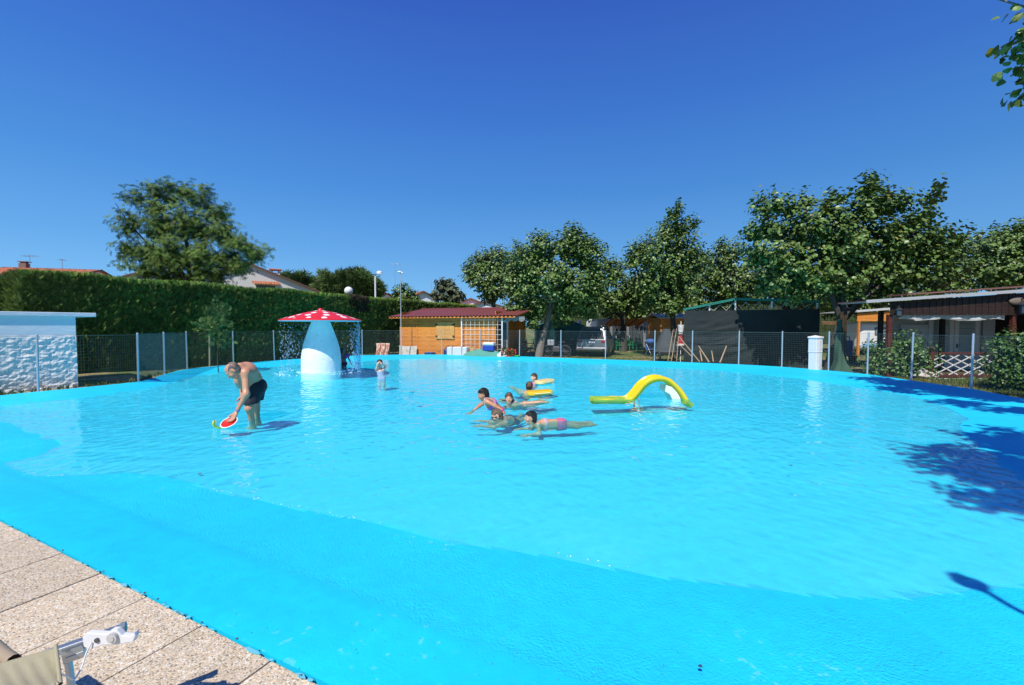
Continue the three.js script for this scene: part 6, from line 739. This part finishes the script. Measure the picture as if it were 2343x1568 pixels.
// boy with goggles, only the upper half of his head above the water
{
  const hd = at(1136, 957, 7.85); hd.y = WATER + 0.035; const neck = hd.clone().add(V(0.06, -0.13, 0)), hip = neck.clone().add(V(0.16, -0.04, -0.42)), base = V(neck.x, -0.62, neck.z), w = WATER;
  const bones = childBones(neck, hip, { side: V(0.6, 0.1, 0.7), k: 1.0, arms: [[neck.clone().add(V(-0.12, -0.03, -0.22)), neck.clone().add(V(-0.36, 0.0, -0.2))], [neck.clone().add(V(-0.1, -0.02, 0.24)), neck.clone().add(V(-0.34, 0.02, 0.3))]], legs: [[hip.clone().add(V(0.12, -0.05, -0.26)), hip.clone().add(V(0.22, -0.02, -0.52))], [hip.clone().add(V(0.16, -0.08, -0.2)), hip.clone().add(V(0.32, -0.04, -0.42))]], toes: V(0.05, 0, -0.08) }); void w;
  const { g, hm } = person('person', 'boy with dark goggles, head half under water in front of the girl', 'children in the pool', base, { bones, cell: 0.013, skin: SKIN.tan, head: { at: hd, fwd: V(-0.95, -0.28, 0.2), s: 1.0, hair: { col: [0.13, 0.085, 0.055], line: 0.02, thick: 0.01, rough: 0.6 } }, hands: [{ at: neck.clone().add(V(-0.36, 0, -0.2)), dir: V(-1, 0, 0), palm: V(0, -1, 0), side: -1, curl: 0.2, s: 0.75 }, { at: neck.clone().add(V(-0.34, 0.02, 0.3)), dir: V(-1, 0, 0.1), palm: V(0, -1, 0), side: 1, curl: 0.2, s: 0.75 }], clothes: [{ name: 'swim_shorts', bones: bones.slice(0, 1).concat(bones.filter((b) => b[0].distanceTo(hip) < 0.09)), grow: 0.01, mat: fabric(0.05, 0.05, 0.12), planes: [[hip.clone().add(V(0, 0, 0.06)), V(0, 0, 1)], [hip.clone().add(V(0, 0, -0.2)), V(0, 0, -1)]] }] });
  const gg = part('goggles', [-1, 1].map((s) => ball(0.024, s * 0.031, -0.002, 0.088, 1.15, 0.75, 0.6, 16).applyMatrix4(hm)), mat(0.015, 0.015, 0.02, 0.15), g); part('strap', put(new THREE.TorusGeometry(1, 0.05, 8, 40).scale(0.08, 0.1, 0.16), 0, -0.002, -0.008, Math.PI / 2).applyMatrix4(hm), mat(0.015, 0.015, 0.018, 0.5), gg);
}
// girl swimming in front
{
  const hd = at(1213, 954, 7.5); hd.y = WATER + 0.075; const neck = hd.clone().add(V(0.085, -0.13, -0.01)), hip = neck.clone().add(V(0.46, -0.02, -0.16)), base = V(neck.x, -0.62, neck.z);
  const bones = childBones(neck, hip, { side: V(-0.1, 0.15, 1), k: 1.0, arms: [[neck.clone().add(V(-0.04, -0.1, -0.2)), neck.clone().add(V(-0.24, -0.1, -0.14))], [neck.clone().add(V(0.06, -0.1, 0.2)), neck.clone().add(V(-0.14, -0.11, 0.24))]], legs: [[hip.clone().add(V(0.25, -0.03, -0.14)), hip.clone().add(V(0.5, -0.04, -0.3))], [hip.clone().add(V(0.27, -0.05, -0.05)), hip.clone().add(V(0.54, -0.05, -0.16))]], toes: V(0.1, 0, -0.02) });
  person('person', 'dark haired girl swimming left with her body stretched along the surface, nearest of all swimmers', 'children in the pool', base, { bones, cell: 0.012, skin: SKIN.tan, head: { at: hd, fwd: V(-0.97, 0.02, 0.22), s: 0.94, hair: { col: wetDark, line: 0.02, tails: [[[0, -0.03, -0.07], [0, -0.12, -0.085], 0.052, 0.03], [[0, -0.11, -0.085], [0, -0.19, -0.1], 0.03, 0.01]] } }, hands: [{ at: neck.clone().add(V(-0.14, -0.11, 0.24)), dir: V(-1, -0.05, 0.1), palm: V(0, -1, 0), side: 1, curl: 0.3, s: 0.8 }, { at: neck.clone().add(V(-0.24, -0.1, -0.14)), dir: V(-1, -0.05, 0.1), palm: V(0, -1, 0), side: -1, curl: 0.3, s: 0.8 }],
    clothes: [{ name: 'bikini_bottom', bones: bones.slice(0, 1).concat(bones.filter((b) => b[0].distanceTo(hip) < 0.09)), grow: 0.008, mat: fabric(0.55, 0.12, 0.22), planes: [[hip.clone().add(V(-0.08, 0, 0)), V(-1, 0, 0)], [hip.clone().add(V(0.09, 0, 0)), V(1, 0, 0)]] }, { name: 'bikini_top', bones: bones.slice(0, 2), grow: 0.008, mat: fabric(0.5, 0.35, 0.4), planes: [[neck.clone().add(V(0.14, 0, 0)), V(-1, 0, 0)], [neck.clone().add(V(0.2, 0, 0)), V(1, 0, 0)]] }] });
}
// dark haired swimmer facing the camera
{
  const hd = at(1164, 912.5, 9.45); hd.y = WATER + 0.085; const neck = hd.clone().add(V(0.03, -0.14, -0.05)), hip = neck.clone().add(V(0.26, -0.06, -0.36)), base = V(neck.x, -0.68, neck.z);
  const bones = childBones(neck, hip, { side: V(0.3, 0, 1), k: 1.2, arms: [[neck.clone().add(V(-0.2, -0.12, 0.0)), neck.clone().add(V(-0.34, -0.1, 0.2))], [neck.clone().add(V(0.3, 0.06, 0.22)), neck.clone().add(V(0.62, 0.1, 0.28))]], legs: [[hip.clone().add(V(0.2, -0.02, -0.25)), hip.clone().add(V(0.42, 0, -0.48))], [hip.clone().add(V(0.26, -0.04, -0.2)), hip.clone().add(V(0.5, -0.02, -0.38))]], toes: V(0.1, 0, 0) });
  const { g, hm } = person('person', 'swimmer with black wet hair facing the camera, chin at the water, one arm stretched right', 'children in the pool', base, { bones, cell: 0.013, skin: SKIN.tan, head: { at: hd, fwd: V(0.0, 0.12, 1), s: 1.0, hair: { col: wetDark, line: 0.004, thick: 0.017, tails: [[[0, -0.03, -0.06], [0.03, -0.12, -0.07], 0.06, 0.04]] } }, hands: [{ at: neck.clone().add(V(0.62, 0.1, 0.28)), dir: V(1, 0.05, 0), palm: V(0, -1, 0), side: 1, curl: 0.2, s: 0.8 }], clothes: [{ name: 'swimsuit', bones: bones.slice(0, 2), grow: 0.008, mat: fabric(0.06, 0.35, 0.42), planes: [[neck.clone().add(V(0.06, 0, 0)), V(-1, 0, 0)]] }] });
  part('hair_clip', put(rbox(0.08, 0.025, 0.03, -0.11, -0.045, 0.0), 0, 0, 0).applyMatrix4(hm), mat(0.02, 0.02, 0.03, 0.4), g);
}
// two children on yellow floats
const floatMat = (k) => mat(0.85, k, 0.02 + 0.25 * (k > 0.57), 0.35);
function floatBoard(label, a, b, w, m) { const d = b.clone().sub(a), L = d.length(), g = thing('pool_float', label, 'float', a.clone().lerp(b, 0.5), Math.atan2(-d.z, d.x), 'yellow foam floats'), pos = []; void pos; const s = new THREE.Shape(), W = w / 2; s.moveTo(-L / 2, 0); s.quadraticCurveTo(-L / 2, W, -L / 2 + 0.14, W); s.lineTo(L / 2 - 0.06, W * 0.94); s.quadraticCurveTo(L / 2, W * 0.9, L / 2, W * 0.6); s.lineTo(L / 2, -W * 0.6); s.quadraticCurveTo(L / 2, -W * 0.9, L / 2 - 0.06, -W * 0.94); s.lineTo(-L / 2 + 0.14, -W); s.quadraticCurveTo(-L / 2, -W, -L / 2, 0); part('foam_board', new THREE.ExtrudeGeometry(s, { depth: 0.05, bevelEnabled: true, bevelSize: 0.018, bevelThickness: 0.018, bevelSegments: 3 }).rotateX(Math.PI / 2).translate(0, 0.03, 0), m, g); part('edge_band', tube([V(-L / 2 + 0.12, 0.0, W + 0.018), V(0, 0.0, W + 0.018), V(L / 2 - 0.06, 0.0, W * 0.95 + 0.016)], 0.012, 20, 6), mat(0.78, 0.72, 0.4, 0.5), g); g.rotation.z = 0.04; return g; }
{
  const a = gp(1206, 901, WATER + 0.05), b = gp(1259, 896, WATER + 0.08); floatBoard('deep yellow foam float, nearer one, under the arm of the boy seen from behind', a, b, 0.3, floatMat(0.52));
  const hd = at(1211.5, 884.5, 10.75); hd.y = Math.max(hd.y, WATER + 0.14); const neck = hd.clone().add(V(0.02, -0.135, 0.01)), hip = neck.clone().add(V(-0.2, -0.22, -0.12)), base = V(neck.x, -0.72, neck.z);
  const wr = [neck.clone().add(V(0.42, -0.03, -0.02)), neck.clone().add(V(0.4, -0.04, 0.09))]; person('person', 'boy with short brown hair seen from behind, arms over the nearer yellow float', 'children in the pool', base, { bones: childBones(neck, hip, { side: V(0.25, 0, 1), k: 1.05, arms: [[neck.clone().add(V(0.2, -0.05, -0.1)), wr[0]], [neck.clone().add(V(0.2, -0.06, 0.14)), wr[1]]], legs: [[hip.clone().add(V(-0.22, -0.04, -0.05)), hip.clone().add(V(-0.44, 0.0, -0.05))], [hip.clone().add(V(-0.22, -0.08, 0.06)), hip.clone().add(V(-0.46, -0.02, 0.1))]], toes: V(-0.1, 0.02, 0) }), cell: 0.012, skin: SKIN.tan, head: { at: hd, fwd: V(0.45, 0.05, -0.9), s: 0.98, hair: { col: [0.05, 0.034, 0.022], line: 0.026, thick: 0.011, low: -0.07, rough: 0.6 } }, hands: wr.map((p, i) => ({ at: p, dir: V(1, -0.1, 0.1), palm: V(0, -1, 0), side: i ? -1 : 1, curl: 0.5, s: 0.75 })), clothes: [{ name: 'swim_shorts', grow: 0.01, mat: fabric(0.04, 0.07, 0.2), planes: [[hip.clone().add(V(0.06, 0.06, 0)), V(1, 1, 0)], [hip.clone().add(V(-0.14, 0, 0)), V(-1, 0, 0)]] }] });
}
{
  const a = gp(1229, 877, WATER + 0.06), b = gp(1260, 870, WATER + 0.1); floatBoard('pale yellow foam float, farther one, under the fair child', a, b, 0.3, floatMat(0.64));
  const hd = at(1221, 864, 12.5); hd.y = Math.max(hd.y, WATER + 0.13); const neck = hd.clone().add(V(0.08, -0.12, -0.02)), hip = neck.clone().add(V(-0.24, -0.3, -0.1)), base = V(neck.x, -0.74, neck.z);
  const wr = [neck.clone().add(V(0.4, 0.03, 0.0)), neck.clone().add(V(0.36, -0.02, 0.12))]; person('person', 'fair child looking left with a pink top, lying over the farther yellow float', 'children in the pool', base, { bones: childBones(neck, hip, { side: V(0.2, 0, 1), k: 1.0, arms: [[neck.clone().add(V(0.2, 0.03, -0.08)), wr[0]], [neck.clone().add(V(0.16, -0.03, 0.16)), wr[1]]], legs: [[hip.clone().add(V(-0.24, 0.02, -0.05)), hip.clone().add(V(-0.44, 0.12, -0.05))], [hip.clone().add(V(-0.24, -0.04, 0.06)), hip.clone().add(V(-0.42, 0.1, 0.1))]], toes: V(-0.1, 0.03, 0) }), cell: 0.013, skin: SKIN.pale, head: { at: hd, fwd: V(-0.85, -0.05, 0.55), s: 0.95, hair: { col: [0.09, 0.05, 0.03], line: 0.02, tails: [[[0, 0, -0.09], [0, -0.06, -0.12], 0.03, 0.012]] } }, hands: wr.map((p, i) => ({ at: p, dir: V(1, 0, 0.1), palm: V(0, -1, 0), side: i ? -1 : 1, curl: 0.5, s: 0.72 })), clothes: [{ name: 'swimsuit', grow: 0.008, mat: fabric(0.55, 0.25, 0.38), planes: [[neck.clone().add(V(-0.05, -0.05, 0)), V(1, 0.8, 0)], [hip.clone().add(V(-0.06, 0, 0)), V(-1, 0, 0)]] }] });
}
// child with hands at its head, standing to the waist
{
  const Z = 13.7, q = (u, v, z = Z) => at(622.1 + 0.1447 * u, 688 + 0.1447 * v, z), hd = q(1697, 992, 13.65), neck = q(1702, 1062), hip = q(1733, 1225), base = V(hip.x, -0.72, hip.z), el = [q(1655, 1068, 13.6), q(1795, 1030, 13.75)], wr = [q(1672, 1012, 13.52), q(1728, 1002, 13.55)];
  const bones = childBones(neck, hip, { side: V(1, 0, 0.15), k: 0.95, arms: [[el[0], wr[0]], [el[1], wr[1]]], legs: [[hip.clone().add(V(-0.07, -0.22, 0.02)), hip.clone().add(V(-0.06, -0.42, -0.02))], [hip.clone().add(V(0.07, -0.22, 0.02)), hip.clone().add(V(0.06, -0.42, -0.02))]], toes: V(0, -0.02, 0.08) });
  person('person', 'small child standing waist deep with both hands raised to the head, right of the mushroom', 'children in the pool', base, { bones, cell: 0.011, blend: 0.04, skin: SKIN.pale, head: { at: hd, fwd: V(-0.2, -0.1, 1), s: 0.95, hair: { col: wetBrown, line: 0.026 } }, hands: [{ at: wr[0], dir: V(0.3, 0.8, 0.1), palm: V(0.8, 0, -0.5), side: 1, curl: 0.5, s: 0.7 }, { at: wr[1], dir: V(-0.6, 0.6, 0.1), palm: V(-0.7, 0, -0.5), side: -1, curl: 0.5, s: 0.7 }], clothes: [{ name: 'swimsuit', bones: bones.slice(0, 2).concat(bones.filter((b) => b[0].distanceTo(hip) < 0.08)), grow: 0.008, mat: mat(1, 1, 1, 0.7, { map: tex(64, (x, y, n) => (fbm(x * 9 / n, y * 9 / n, 2, 9) > 0.5 ? [0.3, 0.45, 0.68] : [0.62, 0.68, 0.76]), 1, true) }), planes: [[neck.clone().add(V(0, -0.1, 0)), V(0, 1, 0)], [hip.clone().add(V(0, -0.1, 0)), V(0, -1, 0)]] }] });
}
// person in the shade behind the mushroom
{
  const Z = 18.0, q = (u, v, z = Z) => at(622.1 + 0.1447 * u, 688 + 0.1447 * v, z), hd = q(1108, 800), neck = q(1118, 850), hip = q(1130, 990), base = V(hip.x, -0.58, hip.z), el = [q(1060, 905), q(1195, 890)], wr = [q(1065, 980, 18.1), q(1240, 970)];
  const bones = childBones(neck, hip, { side: V(1, 0, -0.2), k: 1.1, arms: [[el[0], wr[0]], [el[1], wr[1]]], legs: [[q(1112, 1060).setZ(-18), q(1108, 1140).setZ(-18).setY(-0.5)], [q(1148, 1060).setZ(-18), q(1150, 1140).setZ(-18).setY(-0.5)]], toes: V(0, -0.02, 0.08) });
  const { g } = person('person', 'child in a dark bikini with purple armband, in shade behind the mushroom stem', 'children in the pool', base, { bones, cell: 0.012, skin: SKIN.dark, head: { at: hd, fwd: V(0.5, 0, -0.8), s: 1.0, hair: { col: wetBrown, line: 0.026, tails: [[[0, 0, -0.08], [0, -0.1, -0.09], 0.04, 0.02]] } }, hands: [{ at: wr[0], dir: V(0, -1, 0), palm: V(1, 0, 0), side: 1, curl: 0.4, s: 0.8 }, { at: wr[1], dir: V(0.4, -0.9, 0), palm: V(-1, 0, 0), side: -1, curl: 0.4, s: 0.8 }],
    clothes: [{ name: 'bikini_top', bones: bones.slice(0, 2), grow: 0.009, mat: fabric(0.25, 0.02, 0.04), planes: [[q(1125, 895), V(0, 1, 0)], [q(1125, 912), V(0, -1, 0)]] }, { name: 'bikini_bottom', bones: bones.slice(0, 1).concat(bones.filter((b) => b[0].distanceTo(hip) < 0.09)), grow: 0.009, mat: fabric(0.1, 0.02, 0.04), planes: [[q(1130, 975), V(0, 1, 0)], [q(1130, 1020), V(0, -1, 0)]] }] });
  const sh = q(1180, 868), p = sh.clone().lerp(el[1], 0.55).sub(base); const ab = part('armband', new THREE.TorusGeometry(0.062, 0.045, 10, 22).scale(1, 1, 1.5), mat(0.25, 0.05, 0.35, 0.4), g); ab.position.copy(p); ab.quaternion.setFromUnitVectors(V(0, 0, 1), el[1].clone().sub(sh).normalize());
}

// ---------- sunbed in the near corner ----------
{
  const q = (u, v, Z) => at(0.2811 * u, 1171 + 0.2811 * v, Z), base = V(-1.9, 0, -1.45), g = thing('folding_sunbed', 'folding sunbed with pale fabric, aluminium rail and white hinge in the near left corner', 'sunbed', base), L = (v) => v.clone().sub(base);
  const alu = mat(0.42, 0.46, 0.5, 0.3, { metalness: 0.7 }), plastic = mat(0.72, 0.72, 0.72, 0.45), fabricM = mat(1, 1, 1, 0.9, { map: tex(256, (x, y, n) => { const w = ((x >> 2) % 2) * 0.1 + ((y >> 2) % 2) * 0.08, rib = 0.06 * Math.sin(x / n * 6.283 * 16), k = 0.74 + rib + w + 0.04 * (fbm(x / 20, y / 20, 3) - 0.5); return [k * 0.9, k * 0.86, k * 0.7]; }, 0.12, true), bumpMap: tex(128, (x, y) => 0.5 + 0.25 * (((x >> 2) + (y >> 2)) % 2), 0.06), bumpScale: 0.002 });
  const a = L(q(-340, 1420, 1.36)), b = L(q(1000, 948, 1.58)), d = b.clone().sub(a).normalize(), up = V(0, 1, 0).addScaledVector(d, -d.y).normalize(), s = d.clone().cross(up).normalize();   // s towards the camera side
  const rail = new THREE.BufferGeometry(); void rail;
  const along = (t, u, v) => a.clone().addScaledVector(b.clone().sub(a), t).addScaledVector(up, u).addScaledVector(s, v), prof = (w, h) => { const sh = new THREE.Shape(), r = 0.006; sh.moveTo(-w + r, -h); sh.lineTo(w - r, -h); sh.quadraticCurveTo(w, -h, w, -h + r); sh.lineTo(w, h - r); sh.quadraticCurveTo(w, h, w - r, h); sh.lineTo(0.003, h); sh.lineTo(0.003, h - 0.004); sh.lineTo(-0.003, h - 0.004); sh.lineTo(-0.003, h); sh.lineTo(-w + r, h); sh.quadraticCurveTo(-w, h, -w, h - r); sh.lineTo(-w, -h + r); sh.quadraticCurveTo(-w, -h, -w + r, -h); return sh; };
  const ex = (sh, p0, p1) => { const l = p0.distanceTo(p1), geo = new THREE.ExtrudeGeometry(sh, { depth: l, bevelEnabled: false }), z = p1.clone().sub(p0).normalize(), y = V(0, 1, 0).addScaledVector(z, -z.y).normalize(), x = y.clone().cross(z); return geo.applyMatrix4(new THREE.Matrix4().makeBasis(x, y, z).setPosition(p0)); };
  part('rail', ex(prof(0.015, 0.013), a, b), alu, g);
  const at1 = (u, v, Z) => L(q(u, v, Z));
  part('end_cap', (() => { const p = b.clone(); return put(rbox(0.034, 0.032, 0.02, 0, 0, 0, 0, 0, 0, 0.005).applyMatrix4(new THREE.Matrix4().makeBasis(up.clone().cross(d), up, d)), p.x, p.y, p.z); })(), mat(0.18, 0.22, 0.25, 0.4), g);
  // clip under the rail where the fabric ends
  part('clip', ex(prof(0.02, 0.012), along(0.62, -0.03, 0.006), along(0.735, -0.03, 0.006)), alu, g); part('clip', ex(prof(0.004, 0.022), along(0.6, -0.02, 0.02), along(0.735, -0.02, 0.02)), alu, g);
  // white hinge arm with two rivets
  const h0 = at1(745, 1010, 1.5), h1 = at1(1125, 1000, 1.5), hd = h1.clone().sub(h0), hl = hd.length(); hd.normalize(); const hs = V(0, 0, 1).addScaledVector(hd, -hd.z).normalize(), hu = hs.clone().cross(hd), sh = new THREE.Shape(); [[-0.012, -0.026], [0.012, -0.034], [0.05, -0.02], [hl * 0.58, -0.02], [hl * 0.95, -0.012], [hl, 0.006], [hl * 0.99, 0.012], [hl * 0.9, 0.002], [hl * 0.72, 0.006], [hl * 0.62, 0.026], [hl * 0.52, 0.026], [hl * 0.46, 0.014], [0.06, 0.012], [0.0, 0.018], [-0.014, 0.004]].forEach(([x, y], i) => sh[i ? 'lineTo' : 'moveTo'](x, y));
  const HM = new THREE.Matrix4().makeBasis(hd, hu, hs).setPosition(h0), hinge = part('hinge', new THREE.ExtrudeGeometry(sh, { depth: 0.014, bevelEnabled: true, bevelSize: 0.003, bevelThickness: 0.003, bevelSegments: 2 }).applyMatrix4(HM), plastic, g);
  part('rivet', [cyl(0.017, 0.017, 0.012, hl * 0.57, 0.006, 0.022, Math.PI / 2, 0, 0, 24), cyl(0.01, 0.01, 0.014, hl * 0.57, 0.006, 0.024, Math.PI / 2, 0, 0, 20)].map((x) => x.applyMatrix4(HM)), mat(0.5, 0.48, 0.45, 0.4), hinge); part('rivet', cyl(0.008, 0.008, 0.008, 0.035, -0.004, 0.018, Math.PI / 2, 0, 0, 20).applyMatrix4(HM), mat(0.08, 0.08, 0.08, 0.5), hinge);
  part('cord', tube([at1(745, 1065, 1.48), at1(700, 1150, 1.47), at1(660, 1270, 1.45), at1(600, 1365, 1.42), at1(540, 1340, 1.4), at1(470, 1330, 1.38), at1(380, 1385, 1.35)], 0.0025, 50, 6), plastic, g);
  // fabric wrapped over the rail and falling to the near side
  const e0 = at1(450, 1105, 1.455), e1 = at1(490, 1420, 1.33), f0 = at1(-330, 1330, 1.34), f1 = at1(-300, 1600, 1.2), nx = 40, nyy = 24, fg = new THREE.PlaneGeometry(1, 1, nx, nyy), fp = fg.attributes.position, fu = fg.attributes.uv;
  for (let i = 0; i < fp.count; i++) { const u = fp.getX(i) + 0.5, v = 0.5 - fp.getY(i), p = e0.clone().lerp(e1, v).multiplyScalar(1 - u).addScaledVector(f0.clone().lerp(f1, v), u); p.y += 0.012 * Math.sin(Math.min(v * 9, 1.57)) - 0.03 * Math.sin(v * Math.PI) * 0.5 + 0.0012 * Math.sin(u * 40 + v * 6) * sstep(0.06, 0.3, v); const k = sstep(0.12, 0, v); p.y += 0.014 * Math.sin(k * 3) - 0.014 * k; fp.setXYZ(i, p.x, p.y, p.z); fu.setXY(i, u * 0.75, v * 0.4); }
  fg.computeVertexNormals(); part('fabric', fg, fabricM, g); part('fabric_hem', tube([0, 0.2, 0.5, 0.8, 1].map((v) => e0.clone().lerp(e1, v).add(V(0, 0.006, 0))), 0.006, 20, 6), fabricM, g);
  // legs and far rail, mostly outside the picture
  for (const t of [0.1, 0.62]) part('leg', tube([along(t, -0.02, 0), along(t, -0.15, 0.02), V(along(t, 0, 0).x + 0.03, 0.01 - base.y, along(t, 0, 0).z + 0.05)], 0.011, 16, 8), alu, g);
  const t = at1(-60, 1080, 1.62); part('armrest', tube([t, at1(30, 1160, 1.55), at1(110, 1215, 1.5)], 0.02, 16, 10), mat(0.35, 0.27, 0.18, 0.6), g);
}
// lamp behind the photographer, whose shadow falls into the near right corner
{
  const cast = (x, y, h) => { const p = gp(x, y, -0.07); return V(p.x + SUN.x / SUN.y * h, h, p.z + SUN.z / SUN.y * h); }, p = cast(2342, 1395, 3.3), q = cast(2215, 1318, 3.75), r = cast(2290, 1362, 3.62), f = cast(2460, 1460, 2.9), g = thing('path_lamp', 'garden lamp with bent arm out of view, casting the lamp shaped shadow at right', 'lamp', V(f.x, 0, f.z)), L = (v) => v.clone().sub(V(f.x, 0, f.z));
  part('pole', [tube([V(0, 0, 0), V(0, 1.5, 0), L(f), L(p), L(r)], 0.022, 60, 10)], mat(0.2, 0.22, 0.22, 0.5), g); const d = q.clone().sub(r).normalize(); part('lamp_head', [between(L(r), L(q).addScaledVector(d, 0.06), new THREE.CylinderGeometry(0.05, 0.03, r.distanceTo(q) * 1.1, 14)), ball(0.075, ...L(q.clone().lerp(r, 0.35)).toArray(), 1.2, 0.8, 1.2, 16)], mat(0.3, 0.32, 0.33, 0.4), g);
}
// leaves and bits floating or lying in the pool
{
  const R = rng(71), brown = mat(0.16, 0.09, 0.03, 0.7), tip = (x, y, h, s, label, m = brown) => { const p = gp(x, y, h), o = obj('fallen_leaf', leafBroad.clone().rotateX(-1.45).rotateY(R() * 6).scale(s, s, s), m); o.position.set(p.x, h + 0.012, p.z); tag(o, label, 'leaf'); };
  tip(455, 1087, WATER, 0.045, 'brown leaf floating near the left waterline'); tip(1809, 1068, WATER, 0.035, 'dark leaf floating in the calm right part of the pool', mat(0.03, 0.03, 0.02, 0.7)); tip(942, 899, WATER, 0.16, 'dark leaf on the water between the standing child and the swimmers', mat(0.05, 0.06, 0.06, 0.6)); tip(1602, 1531, -0.03, 0.02, 'dry twig leaf on the painted slope near the lower edge', mat(0.03, 0.06, 0.09, 0.8));
  const bits = []; for (let i = 0; i < 150; i++) { const x = 200 + R() * 2100, y = 1180 + R() * 380, p = gp(x, y, 0); const h = floorAt(p.x, -p.z); if (h < WATER + 0.005) continue; bits.push([V(p.x, h + 0.002, p.z), new THREE.Quaternion().setFromEuler(new THREE.Euler(0, R() * 6, 0)), V(0.002 + 0.006 * R() * R(), 0.0012, 0.0015)]); }
  const o = thing('plant_litter', 'tiny dark twigs and seeds scattered on the dry blue slope', 'litter'); o.userData.kind = 'stuff'; instanced('bits', new THREE.IcosahedronGeometry(1, 0), mat(0.06, 0.12, 0.14, 0.8), bits, o);
  // foam of small bubbles along the near waterline
  const fo = []; for (let i = 0; i < LINE.length; i++) { const a = LINE[i], b = LINE[(i + 1) % LINE.length]; if (Math.max(a[1], b[1]) > 6 || a[0] > 4.5) continue; const n = Math.round(Math.hypot(a[0] - b[0], a[1] - b[1]) * 90); for (let k = 0; k < n; k++) { const t = R(), x = lerp(a[0], b[0], t), z = lerp(a[1], b[1], t); if (vnoise(x * 1.7 + 4, z * 1.7) < 0.62 || R() < 0.8) continue; const s = 0.002 + 0.004 * R() * R(); fo.push([V(x + (R() - 0.5) * 0.05, WATER + 0.001, -z - 0.02 + (R() - 0.5) * 0.05), new THREE.Quaternion(), V(s * 1.6, s * 0.8, s)]); } }
  const f = thing('water_foam', 'fine white bubbles along the near edge of the water', 'foam'); f.userData.kind = 'stuff'; instanced('bubbles', new THREE.IcosahedronGeometry(1, 1), phys(0.75, 0.85, 0.9, 0.15), fo, f);
}

renderer.render(scene, camera);
